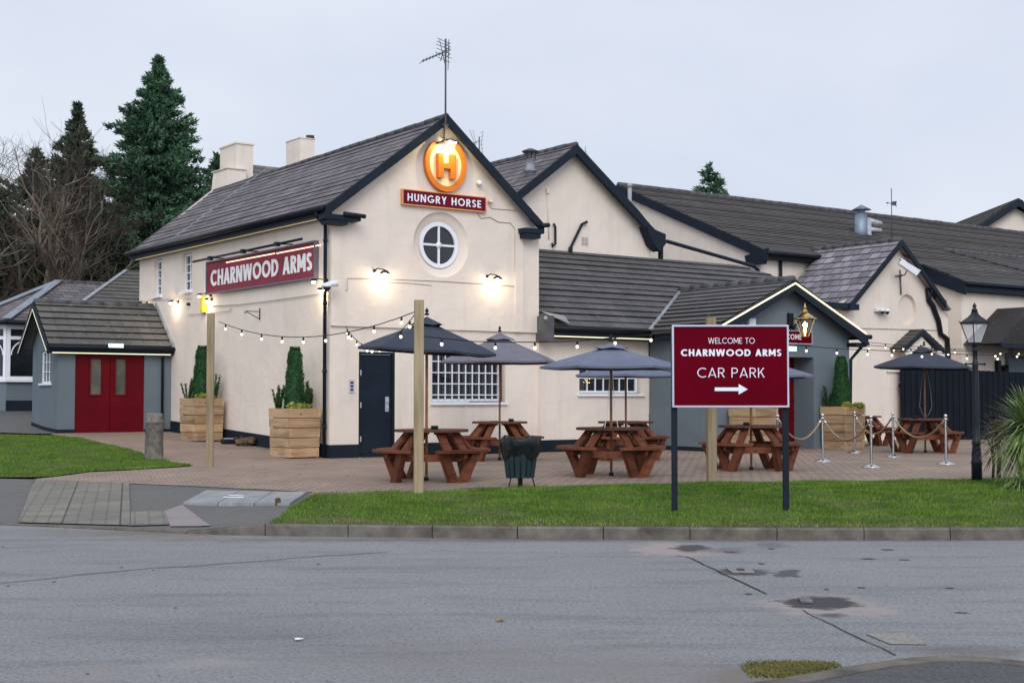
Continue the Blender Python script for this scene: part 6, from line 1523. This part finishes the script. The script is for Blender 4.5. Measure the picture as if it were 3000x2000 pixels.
festoon([yb(2520,1008,29),yb(2570,1013,29),yb(2640,1018,29),yb(2700,1025,28.5),yb(2780,1027,28),yb(2900,1032,28),yb(3020,1034,28)],8,'middle run of string lights starting at the porch eaves corner')
# black fence
fa=on_v(2640,1073,.95); fz=2.36
t=bthing('board_fence','black vertical board fence closing the yard at the right','fence',fa[0],.95,.3); ORI[t.name]=(fa[0],.95,.3)
mb=MB(); u=fa[0]; i=0
while u<fa[0]+12:
    mb.box(u,u+.135,.95-(.018 if i%2 else .0),.99,.32,fz-.012*(u-fa[0])+random.uniform(-.006,.006)); u+=.14; i+=1
mb.build('boards',FENCE,t)
mb=MB(); mb.box(fa[0],fa[0]+12,.995,1.05,.6,.7); mb.box(fa[0],fa[0]+12,.995,1.05,1.8,1.9); mb.build('rails',FENCE,t)
for k in range(5):
    mb=MB(); mb.box(fa[0]+.3+k*2.6,fa[0]+.4+k*2.6,1.055,1.15,.3,2.2); mb.build('fence_post',FENCE,t)
# aerials and weathervane
def rod(mb,a,b,r=.008): mb.tube([a,b],r,5)
ub,zb0=on_v(1303.5,410,-.35); zt0=on_v(1304,122,-.35)[1]
t=bthing('tv_aerial','tall mast at the gable apex carrying two television aerials','aerial',ub,-.3,zb0); ORI[t.name]=(ub,-.3,zb0)
MET=mat('aerial_metal',(.10,.10,.115),.5,metal=.4,var=.1)
mb=MB(); mb.tube([(ub,-.37,zb0),(ub,-.37,zt0+.05)],.020,8); mb.build('mast',MET,t)
mb=MB(); 
for z in (ZR-.25,ZR-.6): mb.box(ub-.06,ub+.06,-.40,-.05,z-.02,z+.02)
mb.tube([(ub+.02,-.37,zb0),(ub+.03,-.30,zb0-.1),(ub,-.2,zb0-.18)],.012,5); mb.build('bracket',MET,t)
mb=MB(); a=on_v(1236,180,-.37); b=on_v(1311,149,-.37)
rod(mb,(a[0],-.37,a[1]),(b[0],-.37,b[1]),.012)
for k in range(9):
    f=k/8; x=a[0]+(b[0]-a[0])*f; z=a[1]+(b[1]-a[1])*f; rod(mb,(x-.03,-.37-.14,z+.02),(x+.03,-.37+.14,z-.02),.006)
c=on_v(1290,172,-.37); rod(mb,(b[0]-.1,-.37,b[1]-.05),(c[0]-.0,-.37,c[1]-.05),.01)
for k in range(4): rod(mb,(b[0]-.05+k*.0,-.55,b[1]-.12+.08*k),(b[0]+.02,-.2,b[1]-.12+.08*k),.007)
mb.build('yagi',MET,t)
mb=MB()
for k,(py,hw) in enumerate(((122,.20),(131,.22),(140,.24),(152,.22),(164,.26),(177,.20))):
    z=on_v(1296,py,-.37)[1]; rod(mb,(ub-hw,-.37,z+.05),(ub+hw*.55,-.37,z-.02),.007)
rod(mb,(ub-.15,-.37,on_v(1296,122,-.37)[1]+.02),(ub-.02,-.37,on_v(1296,185,-.37)[1]),.008); rod(mb,(ub+.08,-.37,zt0+.05),(ub+.06,-.37,zt0-.6),.008)
mb.build('log_array',MET,t)
u,z=on_v(1404,440,5.0); t=bthing('grid_aerial','small grid aerial showing above the right rake of the gable','aerial',u,5,z-.8); ORI[t.name]=(u,5,z-.8)
mb=MB(); mb.tube([(u,5,z-1.2),(u,5,z+.35)],.018,6); mb.build('mast',MET,t)
mb=MB(); rod(mb,(u-.22,5,z+.15),(u+.02,5,z+.25),.010)
for k in range(5):
    zq=z-.08+.11*k; rod(mb,(u+.04,5,zq+.1),(u+.13,5,zq+.14),.005)
for s_ in (-.3,-.2,.12): rod(mb,(u+s_,5,z+.5),(u+s_*.45,5,z+.12),.005); rod(mb,(u+s_,5,z-.1),(u+s_*.45,5,z+.2),.005)
mb.build('grid',MET,t)
u,z=on_v(1715,440,4); t=bthing('wire_aerial','thin broken wire aerial on the middle gable','aerial',u,4,z); ORI[t.name]=(u,4,z)
mb=MB(); rod(mb,(u,4,z-.5),(u,4,z+.05),.008); rod(mb,(u-.02,4,z+.05),(u+.02,4,z+.12),.006); mb.build('mast',MET,t)
mb=MB(); rod(mb,(u,4,z),(u+.2,4,z-.3),.004); mb.build('wire',MET,t)
u=GM-.6; q=on_v(2613,700,VS+1.0); u=q[0]; zt_=on_v(2620,553,VS+1.0)[1]
t=bthing('weathervane','thin grey weathervane on the ridge of the slate gable','weathervane',u,VS+1,q[1]); ORI[t.name]=(u,VS+1,q[1])
mb=MB(); mb.tube([(u,VS+1,q[1]-.1),(u,VS+1,zt_)],.013,6); mb.build('rod',MET,t)
mb=MB(); z=on_v(2618,597,VS+1)[1]; mb.bar((u-.22,VS+1,z),(u+.22,VS+1,z),.012,.02); mb.prism([(u-.26,VS+1,z),(u-.16,VS+1,z+.03),(u-.16,VS+1,z-.03)],(0,.01,0)); mb.prism([(u+.02,VS+1,z-.05),(u+.20,VS+1,z-.05),(u+.24,VS+1,z-.08),(u+.22,VS+1,z+.0),(u+.25,VS+1,z+.09),(u+.15,VS+1,z+.08),(u+.02,VS+1,z+.06)],(0,.012,0)); mb.build('arrow',MET,t)
# cables and a bracket on the walls
def surf_cable(pts,r,v,name,lb,m_=None,plane='v'):
    q=[(on_v(x,y,v) if plane=='v' else on_u(x,y,v)) for x,y in pts]; q3=[(a,v,b) if plane=='v' else (v,a,b) for a,b in q]
    mb=MB(); mb.tube(q3,r,5); bone(mb,name,m_ or mat('painted_cable',(.44,.38,.33),.8,var=.1),lb,'cable',q3[0])
surf_cable([(1013,851),(1018,851),(1018,815),(1100,816),(1300,824),(1507,838)],.008,-.06,'wall_cable','painted cable running between the gable lamps')
surf_cable([(1100,826),(1200,829),(1265,836)],.006,-.06,'wall_cable','short lower cable below the round window')
surf_cable([(1432,600),(1440,611),(1518,617)],.008,-.06,'wall_cable','cable from the sensor to the right rake')
surf_cable([(1399,625),(1410,640),(1435,636),(1460,650),(1495,653),(1508,670),(1510,838),(1510,950)],.010,-.06,'wall_cable','wavy cable falling from the sign down the gable\'s right side')
surf_cable([(1304,350),(1304,405)],.014,-.10,'wall_cable','black cable hanging from the apex to the emblem lamp',CABLE)
surf_cable([(610,897),(700,892),(800,880),(930,862),(960,850)],.009,-.03,'wall_cable','long cable along the side wall under the red sign',None,'u')
surf_cable([(410,880),(500,876),(560,873)],.008,-.03,'wall_cable','cable under the upper windows of the side wall',None,'u')
surf_cable([(550,921),(600,919),(672,910),(678,902)],.007,-.03,'wall_cable','thin cable left of the iron bracket on the side wall',None,'u')
surf_cable([(2510,961),(2600,963),(2745,967)],.010,VS-.02,'wall_cable','cable across the right gable above the parasol')
v,z=on_u(763,917,0); mb=MB(); a=on_u(763,937,0); b=on_u(763,903,0); w=on_u(728,913,-.4)
mb.tube([(-.02,v,a[1]),(-.02,v,b[1])],.012,6); mb.tube([(-.02,v,z+.03),(-.35,v+.0,z+.03),(-.37,v,z+.0),(-.34,v,z-.02)],.010,6); mb.tube([(-.33,v,z+.02),(-.02,v,a[1]+.02)],.009,6)
bone(mb,'hanging_bracket',BLACKP,'old triangular iron hanging bracket on the side wall','bracket',(0,v,z))
v,z=on_u(556,891,0); mb=MB(); mb.tube([(0,v,z),(-.08,v,z)],.035,8); bone(mb,'vent_stub',BLACKP,'small dark vent stub below the upper window','vent',(0,v,z))
# debris by the side wall
p=at_g(672,1300); t=thing('drain_box','black plastic box lying by the side wall','box',tuple(p),R(25)); mb=MB(); mb.box(-.17,.17,-.12,.12,0,.11); mb.build('body',BLACKP,t,bevel=.02); mb=MB(); mb.box(-.12,.12,-.08,.08,.112,.13); mb.build('lid',ALU,t)
p=at_g(720,1306); t=thing('log_pile','small heap of old wood and rubble by the side wall','rubble',tuple(p),0)
mb=MB(); mb.tube([(-.2,-.1,.08),(.16,.0,.14)],.075,9); mb.tube([(-.05,.1,.10),(.2,-.12,.12)],.07,9); mb.build('logs',mat('old_log',(.16,.11,.07),.9,var=.4,vs=9),t)
mb=MB()
for i in range(9): mb.ball((random.uniform(-.28,.25),random.uniform(-.14,.14),random.uniform(.02,.18)),random.uniform(.04,.08),6)
mb.build('rubble',mat('dark_rubble',(.05,.042,.035),.9,var=.4,vs=9,bump=.01),t)
p=at_g(768,1300); t=thing('flower_pots','pair of black plastic pots standing by the planter','pot',tuple(p),0)
for dx_ in (-.07,.09):
    mb=MB(); mb.lathe([(.07,0),(.085,.24),(.092,.25),(.09,.28),(.075,.27),(.06,.1)],(dx_,dx_*.5,0),12); mb.build('pot',BLACKP,t)
# ================================================================== PLANTS AND TREES
CON1=m_leaf('conifer_dark',(.030,.072,.046),(.085,.180,.090),.8,.35,(.13,.22,.11))
CON2=m_leaf('conifer_thin',(.036,.056,.040),(.095,.120,.072),.8,.35,(.11,.09,.065))
BARK=mat('bark',(.07,.052,.040),.9,var=.4,vs=5,bump=.02,bs=20)
TWIG=mat('pale_twig',(.17,.138,.105),.85,var=.3,vs=2); TWIGD=mat('dark_twig',(.070,.054,.042),.9,var=.3,vs=2)
def conifer(name,label,px,ptop,Y,zb,rbase,nleaf,seed,matx,dens=1.0,hbot=0.0,lean=0,expo=.85,bumps=None,fol=.5):
    rg=np.random.default_rng(seed); x=(px-1500)/FPX*Y; ztop=at_y(px,ptop,Y).z; Ht=ztop-zb
    t=thing(name,label,'tree',(x,Y,zb),0,'conifers behind the pub')
    mb=MB(); mb.tube([(0,0,-.2),(0,0,Ht*.5),(lean,0,Ht*.98)],[.05+Ht*.016,Ht*.009,.02],8); 
    nb=int(520*dens); V=[]; 
    # branches
    B=[]
    for i in range(nb):
        f=hbot+(1-hbot)*((i+rg.random())/nb); h=Ht*f; a=rg.uniform(0,2*PI)
        prof=(1-f)**expo*(1 if f>.12 else .8)*(1 if f<.80 else ((1-f)/.20)**.45)
        r=rbase*prof*rg.uniform(.50,1.12)*(1+.10*math.sin(a*3+f*5))+.06
        rise=rg.uniform(-.15,.60)*r*(.35+f)
        o=np.array([lean*f,0,h]); e=o+np.array([r*math.cos(a),r*math.sin(a),rise]); B.append((o,e,r)); mb.tube([tuple(o),tuple((o+e)/2+np.array([0,0,-.05*r])),tuple(e)],[.02+r*.010,.015+r*.005,.006],3)
    mb.build('trunk',BARK,t)
    tot=sum(b[2] for b in B)
    for o,e,r in B:
        n=int(4.0*nleaf*(r+.25)/tot); 
        f=rg.random(n)**.6; base=o[None,:]+(e-o)[None,:]*f[:,None]
        wid=(.05+.20*r*(1.15-f)*.5)
        off=rg.normal(0,1,(n,3))*wid[:,None]*np.array([.8,.8,.55]); c=base+off; c[:,2]-=.06*r*f
        d=(e-o)/np.linalg.norm(e-o); dirs=d[None,:]*.8+rg.normal(0,.55,(n,3))+np.array([0,0,.18]); dirs/=np.linalg.norm(dirs,axis=1)[:,None]
        q=rg.normal(0,1,(n,3)); b=np.cross(dirs,q); b/=np.linalg.norm(b,axis=1)[:,None]
        s=rg.uniform(.5,1.5,n)[:,None]*fol*.30
        T=np.stack([c-b*s*.22,c+b*s*.22,c+dirs*s],1); V.append(T.reshape(-1,3))
    trimesh('crown',np.concatenate(V),matx,t); return t
conifer('conifer_tree','tallest dense dark green conifer left of the chimney',418,170,62,.3,6.2,56000,1,CON1,1.7,0,.58,.80,fol=.62)
conifer('conifer_tree','second conifer with thinner ragged top left of the tallest one',215,305,60,.3,4.2,22000,2,CON2,1.1,.0,0,.85,fol=.6)
conifer('conifer_tree','smaller sparse dark conifer behind the bare tree at the far left',98,440,58,.3,3.6,15000,3,CON2,.9,0,0,.62,fol=.6)
conifer('conifer_tree','conifer at the left frame edge behind bare branches',-5,565,56,.3,3.6,15000,8,CON2,.9,0,0,.6,fol=.6)
conifer('conifer_tree','low conifer just left of the chimney',628,455,64,.3,3.2,14000,4,CON1,1.0,0,0,.7,fol=.6)
conifer('conifer_tree','lone small conifer top rising above the brown hall roof',2083,482,75,.3,4.6,4200,5,CON1,.42,.3,0,.62,fol=.75)
conifer('conifer_tree','dark conifer low behind the left pavilion',330,640,52,.3,2.4,12000,6,CON2,.9,0,0,.5,fol=.5)
def bare(label,px,Y,zb,height,seed,depth=6,spread=.55,r0=.16,lean=(0,0)):
    rg=random.Random(seed); x=(px-1500)/FPX*Y; t=thing('bare_tree',label,'tree',(x,Y,zb),0,'bare winter trees at the left'); mb=MB(); cnt=[0]; tw=MB()
    def grow(p,d,L,r,k):
        cnt[0]+=1
        pts=[p]; q=p.copy(); dd=d.copy()
        for i in range(3):
            dd=(dd+Vector((rg.gauss(0,.16),rg.gauss(0,.16),rg.gauss(0,.10)+.03))).normalized(); q=q+dd*L/3; pts.append(q.copy())
        (mb if k>3 else tw).tube(pts,[r,r*.88,r*.76,r*.62],5 if k>3 else 3,False)
        if k==0: return
        nch=3 if k>1 else 3
        for j in range(nch+(1 if rg.random()<.5 else 0)):
            a=rg.uniform(0,2*PI); s=rg.uniform(.35,1.0)*spread*1.25; ax=dd.orthogonal().normalized(); ax.rotate(Matrix.Rotation(a,3,dd)); nd=(dd+ax*s*1.3+Vector((0,0,.05))).normalized()
            st=pts[rg.choice((1,2,3,3))]
            grow(st,nd,L*rg.uniform(.62,.86),r*.58,k-1)
    grow(Vector((0,0,-.2)),Vector((lean[0],lean[1],1)).normalized(),height*.30,r0,depth)
    tm=TWIG if seed in (11,) else TWIGD; mb.build('trunk',tm,t); tw.build('crown',tm,t)
bare('bare tree with pale tangled branches in front of the conifers',135,47,.5,11.2,11,5,.62,.24,(.12,0))
bare('smaller bare tree with dark twiggy branches beside the left pavilion roof',215,46,.5,8.6,12,5,.8,.20,(.3,0))
bare('low dark bare tree at the left edge of the frame',25,45,.5,7.6,13,6,.7,.11,(-.05,0))
bare('tallest dark bare tree behind the others near the left edge',70,50,.5,13,14,6,.55,.16)
# dark hedge mass low behind
HEDG=m_leaf('hedge_dark',(.008,.018,.012),(.03,.05,.025),.7,.4)
def hedge(label,px,Y,w,h,seed):
    rg=np.random.default_rng(seed); n=9000; x=(px-1500)/FPX*Y
    t=thing('evergreen_shrub',label,'shrub',(x,Y,.3),0,'dark shrubs under the trees')
    th=rg.uniform(0,2*PI,n); rr=rg.random(n)**.5; z=rg.random(n)*h; k=(1-(z/h)**2*.5)
    c=np.stack([np.cos(th)*rr*w*k,np.sin(th)*rr*1.2*k,z*(1+.12*np.sin(th*3+seed))],1); d=rg.normal(0,1,(n,3)); d/=np.linalg.norm(d,axis=1)[:,None]; q=rg.normal(0,1,(n,3)); b=np.cross(d,q); b/=np.linalg.norm(b,axis=1)[:,None]; s=rg.uniform(.2,.5,n)[:,None]
    T=np.stack([c-b*s*.22,c+b*s*.22,c+d*s],1).reshape(-1,3); trimesh('foliage',T,HEDG,t)
    mb=MB(); mb.tube([(0,0,0),(.1,0,h*.6)],.08,6); mb.build('stem',BARK,t)
hedge('dark evergreen shrub below the bare trees at the left edge',40,54,3.0,6.3,1)
hedge('dark evergreen shrub between the bare trees and the tall conifer',200,55,3.2,5.6,2)
# cordyline and grass-like plants at the right
CG=m_leaf('cordyline_green',(.08,.14,.035),(.26,.35,.12),.5,2,(.46,.46,.26)); CR=m_leaf('cordyline_red',(.035,.012,.014),(.10,.05,.045),.5,2)
def cordy(px,py,hc,L,n,seed,m_,label,trunk=.06,w=.022,down=.6,dz=0):
    rg=random.Random(seed); p=at_g(px,py,0); t=thing('spiky_palm',label,'plant',tuple(p),0); V=[]
    mb=MB(); mb.tube([(0,0,-.05),(.02,0,hc*.5),(0,0,hc)],[trunk*1.1,trunk,trunk*.8],9); mb.build('stem',BARK,t)
    lv=MB()
    for i in range(n):
        a=rg.uniform(0,2*PI); el=rg.uniform(-down,1.45); ll=L*rg.uniform(.7,1.05); z0=hc+rg.uniform(-.12,.08)
        d=Vector((math.cos(a)*math.cos(el),math.sin(a)*math.cos(el),math.sin(el))); s=Vector((-math.sin(a),math.cos(a),0)); q=Vector((0,0,z0)); prev=None; K=5; ww=w*rg.uniform(.7,1.1)
        for k in range(K+1):
            f=k/K; wd=ww*(.45+.9*f if f<.35 else .765*(1-(f-.35)/.65)**.8+.02)
            c=q+d*ll*f+Vector((0,0,-.22*ll*f*f*(1+math.cos(el)*rg.uniform(.2,.6)))); cur=(c-s*wd,c+s*wd)
            if prev: lv.add([prev[0],prev[1],cur[1],cur[0]],[(0,1,2,3)])
            prev=cur
    lv.build('leaves',m_,t)
cordy(3018,1425,.80,.80,820,1,CG,'large green spiky palm at the right edge of the frame',.07,.018,1.0)
cordy(2925,1400,.62,.62,95,2,CR,'dark red spiky palm between the lamp post and the green one',.03,.017,.5)
cordy(2908,1402,.42,.55,50,3,CR,'small dark red spiky plant low beside the lamp post',.02,.014,.4)
cordy(2990,1436,.15,.5,120,4,CG,'low pale tuft of long grass under the green palm',.03,.010,.5)
# ================================================================== OTHER BUILDINGS
GR2=GREYW
# left pavilion
PB=bthing('bay_pavilion','low grey pavilion with white bay windows and hipped slate roof at the far left','pavilion',-3,13.5,1.0); ORI[PB.name]=(-3,13.5,1.0)
def pp(mb,name,m_,par=None): return mb.build(name,m_,par or PB,ori=(-3,13.5,1.0))
za=on_v(60,1201,13.5)[1]; zs=on_v(60,1112,13.5)[1]; ze=on_v(60,945,13.5)[1]
print('pavilion',za,zs,ze)
m=MB(); a0=-2.45; B_=(-3.05,14.3)
m.add([(a0,13.5,za-.4),(.5,13.5,za-.4),(.5,13.5,zs),(a0,13.5,zs)],[(0,1,2,3)]); m.add([(a0,13.5,za-.4),(B_[0],B_[1],za-.4),(B_[0],B_[1],zs),(a0,13.5,zs)],[(0,1,2,3)]); m.add([(B_[0],B_[1],za-.4),(B_[0],B_[1]+4,za-.4),(B_[0],B_[1]+4,zs),(B_[0],B_[1],zs)],[(0,1,2,3)])
pp(m,'wall',GREYW)
m=MB(); m.box(a0-.01,.5,13.47,13.5,za-.4,za+.26); pp(m,'plinth',PLINTH)
m=MB(); m.box(a0,.5,13.62,13.7,zs,ze-.1); m.add([(a0,13.62,zs),(B_[0]+.05,B_[1]+.05,zs),(B_[0]+.05,B_[1]+.05,ze-.1),(a0,13.62,ze-.1)],[(0,1,2,3)]); pp(m,'interior_wall',mat('dark_room',(.03,.03,.033),.8,var=.2))
wx0=on_v(33,1100,13.5)[0]; 
hz=on_v(60,990,13.5)[1]
GM_=MB
w=window_grid(PB,'window',lambda a,b,d:(a,13.56-d,b),a0+.03,.4,zs+.02,ze-.06,2,2,.10,.07,.07,GLASS,cols=[a0+.10+.02,a0+1.15],rows=[hz]) if 0 else None
def win2(u0,v0,u1,v1):
    A=Vector((u0,v0,0)); B=Vector((u1,v1,0)); L=(B-A).length; d=(B-A)/L; nr=Vector((d.y,-d.x,0))
    def to(a,b,dd): q=A+d*a+nr*(dd-.03); return (q.x,q.y,b)
    for k in range(max(1,round(L/1.0))):
        n=max(1,round(L/1.0)); s0=L*k/n+.0; s1=L*(k+1)/n
        m=MB()
        def bx(x0,x1,y0,y1,e0=0,e1=.08):
            vv=[to(x,y,e) for e in (e0,e1) for x,y in ((x0,y0),(x1,y0),(x1,y1),(x0,y1))]; m.add(vv,[(0,3,2,1),(4,5,6,7),(0,1,5,4),(1,2,6,5),(2,3,7,6),(3,0,4,7)])
        bx(s0,s1,zs,zs+.09); bx(s0,s1,ze-.18,ze-.06); bx(s0,s0+.08,zs+.09,ze-.18); bx(s1-.08,s1,zs+.09,ze-.18); bx(s0+.08,s1-.08,hz-.045,hz+.045,.0,.07)
        # arched head bead in the lower light
        c=(s0+s1)/2; r=(s1-s0)/2-.09; zc=hz-.06-r*1.0
        for i in range(14):
            t0=PI*i/14; t1=PI*(i+1)/14
            p0=(c+r*math.cos(t0),zc+r*math.sin(t0)); p1=(c+r*math.cos(t1),zc+r*math.sin(t1)); q0=(c+(r-.035)*math.cos(t0),zc+(r-.035)*math.sin(t0)); q1=(c+(r-.035)*math.cos(t1),zc+(r-.035)*math.sin(t1))
            m.face([to(*p0,.05),to(*p1,.05),to(*q1,.05),to(*q0,.05)])
        w=pp(m,'window',WHITE); g=MB(); g.add([to(s0+.05,zs+.05,.02),to(s1-.05,zs+.05,.02),to(s1-.05,ze-.1,.02),to(s0+.05,ze-.1,.02)],[(0,1,2,3)]); pp(g,'pane',GLASS,w)
win2(a0,13.5,.5,13.5); win2(B_[0],B_[1],a0,13.5); win2(B_[0],B_[1]+2,B_[0],B_[1])
m=MB(); m.box(a0-.05,.5,13.40,13.6,zs-.06,zs-.003); m.prism([(a0,13.40,zs-.06),(B_[0]-.1,B_[1],zs-.06),(B_[0],B_[1]+.1,zs-.06),(a0,13.6,zs-.06)],(0,0,.055)); pp(m,'sill',WHITE)
ap=on_v(172,826,16.2); ap2=on_v(306,836,16.0)
A3=(ap[0],16.2,ap[1]); A4=(ap2[0]+.6,16.2,ap[1])
e0=(a0-.1,13.2,ze+.04); e1=(B_[0]-.35,B_[1]-.05,ze+.04); e2=(B_[0]-.35,18.0,ze+.04); e3=(3,13.2,ze+.04)
m=MB(); roof(m,[e0,e3,(3,16.2,ap[1]),A3],(1,0,0),.24,.010,.05); 
roof(m,[e1,e0,A3],Vector(e0)-Vector(e1),.24,.010,.05); roof(m,[e2,e1,A3],(0,1,0),.24,.010,.05)
r_=pp(m,'roof',SLATEL if 0 else SLATE)
m=MB()
for q in (e0,e1): 
    d=(Vector(A3)-Vector(q)); m.bar(Vector(q)+Vector((0,0,.05)),Vector(A3)+Vector((0,0,.05)),.24,.03)
pp(m,'lead_hips',mat('lead_hip',(.22,.25,.285),.45,var=.15),r_)
m=MB(); ridge_tiles(m,A3,(3,16.2,ap[1]),.07,.4); pp(m,'ridge_tiles',RIDGE,r_)
m=MB(); 
for a_,b_ in ((e0,e3),(e1,e0),(e2,e1)): m.tube([Vector(a_)-Vector((0,0.03,.05)),Vector(b_)-Vector((0,.03,.05))],.055,8)
m.add([(e0[0],13.25,ze-.07),(3,13.25,ze-.07),(3,13.5,ze-.07),(a0,13.5,ze-.07)],[(0,1,2,3)]); m.box(e0[0],3,13.22,13.25,ze-.07,ze+.0); pp(m,'gutter',BLACKP)
# tiled back addition beside it
p1=on_v(369,794,15.2); p2=on_v(411,797,15.2); p0=on_v(245,884,13.0)
m=MB(); dz=(p1[1]-p0[1])/2.2
roof(m,[(p0[0]-1.0,11.9,p0[1]-1.1*dz),(4,11.9,p0[1]-1.1*dz),(4,15.2,p1[1]),(p1[0],15.2,p1[1])],(1,0,0),.26,.03,.05)
ro=part(m,'rear_roof',MATS['old_tile'])
m=MB(); m.bar((p0[0]-1.0,11.9,p0[1]-1.1*dz+.03),(p1[0],15.2,p1[1]+.03),.12,.03); part(m,'valley_lead',LEAD,ro)
m=MB(); m.add([(p0[0]+.2,12.0,.6),(4,12.0,.6),(4,12.0,p0[1]-1.05*dz),(p0[0]+.2,12.0,p0[1]-1.05*dz)],[(0,1,2,3)]); part(m,'rear_wall',GREYW)
# terracotta trough at the left edge
a=at_g(14,1196); t=thing('flower_trough','reddish brown wooden trough with dark plants at the far left edge','planter',tuple(a),ANG*.6)
TRC=mat('red_trough',(.16,.055,.035),.6,var=.2)
m=MB(); m.box(-1.0,.12,-.02,.45,0,.62); m.build('box',TRC,t); m=MB(); m.box(-1.03,.15,-.05,.48,.08,.11); m.build('trim',WHITE,t)
V=[]; rg=random.Random(5)
for k in range(5): leafcloud(V,-.8+.2*k,.2,.68,.16,.16,.12,200,.06,rg,.1)
trimesh('foliage',V,m_leaf('heather',(.03,.015,.012),(.10,.05,.03),.7,6),t)
# far house at the right
Yh=70; ax=at_y(2975,584,Yh); el_=at_y(2850,668,Yh)
t=thing('far_house','cream gable with dark tiled roof peeping over the hall at the right','house',(ax.x,Yh,.3),0,ori=(ax.x,Yh,.3))
w=ax.x-el_.x+.35; m=MB(); m.prism([(ax.x-w+.3,Yh,.3),(ax.x+w-.3,Yh,.3),(ax.x+w-.3,Yh,el_.z-.25),(ax.x,Yh,ax.z-.45),(ax.x-w+.3,Yh,el_.z-.25)],(0,9,0)); m.build('wall',CREAM,t)
m=MB()
for s in (-1,1): roof(m,[(ax.x+s*w,Yh-.4,el_.z-.25),(ax.x+s*w,Yh+9.3,el_.z-.25),(ax.x,Yh+9.3,ax.z),(ax.x,Yh-.4,ax.z)],(0,1,0),.35,.04,.12)
m.build('roof',TILED,t)
m=MB()
for s in (-1,1): m.prism([(ax.x+s*w,Yh-.5,el_.z-.3),(ax.x,Yh-.5,ax.z-.04),(ax.x,Yh-.5,ax.z-.42),(ax.x+s*w,Yh-.5,el_.z-.62)],(0,.12,0))
m.build('bargeboard',NAVY,t)
# ================================================================== SKY, LIGHT, CAMERA
SUN_EL, SUN_AZ = 35, 178      # soft light from behind the camera, to the left
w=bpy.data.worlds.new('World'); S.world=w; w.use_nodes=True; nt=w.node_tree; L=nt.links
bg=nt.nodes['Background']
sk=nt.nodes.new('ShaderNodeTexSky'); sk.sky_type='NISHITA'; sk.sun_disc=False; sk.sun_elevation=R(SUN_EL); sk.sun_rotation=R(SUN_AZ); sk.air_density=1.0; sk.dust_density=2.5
tc=nt.nodes.new('ShaderNodeTexCoord'); mp=nt.nodes.new('ShaderNodeMapping'); mp.inputs['Scale'].default_value=(1,1,2.2); L.new(tc.outputs['Generated'],mp.inputs[0])
no=nt.nodes.new('ShaderNodeTexNoise'); no.inputs['Scale'].default_value=2.2; no.inputs['Detail'].default_value=6; no.inputs['Roughness'].default_value=.5; L.new(mp.outputs[0],no.inputs['Vector'])
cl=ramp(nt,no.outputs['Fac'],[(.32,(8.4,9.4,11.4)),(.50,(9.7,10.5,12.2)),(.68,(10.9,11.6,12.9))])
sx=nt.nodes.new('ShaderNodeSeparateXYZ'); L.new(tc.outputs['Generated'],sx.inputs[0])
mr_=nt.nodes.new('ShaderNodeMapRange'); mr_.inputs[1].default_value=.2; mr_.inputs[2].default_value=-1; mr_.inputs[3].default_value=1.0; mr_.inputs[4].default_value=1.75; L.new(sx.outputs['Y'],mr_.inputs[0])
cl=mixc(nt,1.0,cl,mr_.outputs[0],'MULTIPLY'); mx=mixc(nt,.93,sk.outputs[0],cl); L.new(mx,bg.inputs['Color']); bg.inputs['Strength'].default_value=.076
sl=bpy.data.lights.new('sun','SUN'); sl.energy=1.4; sl.angle=R(32); sl.color=(1,.965,.93)
so=bpy.data.objects.new('sun',sl); COL.objects.link(so)
az=R(SUN_AZ); el=R(SUN_EL); sd=Vector((math.sin(az)*math.cos(el),math.cos(az)*math.cos(el),math.sin(el)))
so.rotation_euler=sd.to_track_quat('Z','Y').to_euler(); so.location=(0,0,30)
cd=bpy.data.cameras.new('camera'); cam=bpy.data.objects.new('camera',cd); COL.objects.link(cam); S.camera=cam
cam.location=(0,0,CAMZ); cam.rotation_euler=(R(90)+TH,0,0); cd.sensor_width=36; cd.sensor_fit='HORIZONTAL'; cd.lens=FPX/3000*36; cd.clip_end=1500; cd.clip_start=.1
S.render.resolution_x=1024; S.render.resolution_y=682
S.view_settings.view_transform='Standard'; S.view_settings.look='None'; S.view_settings.exposure=0.0; S.view_settings.gamma=1
S.render.engine='CYCLES'
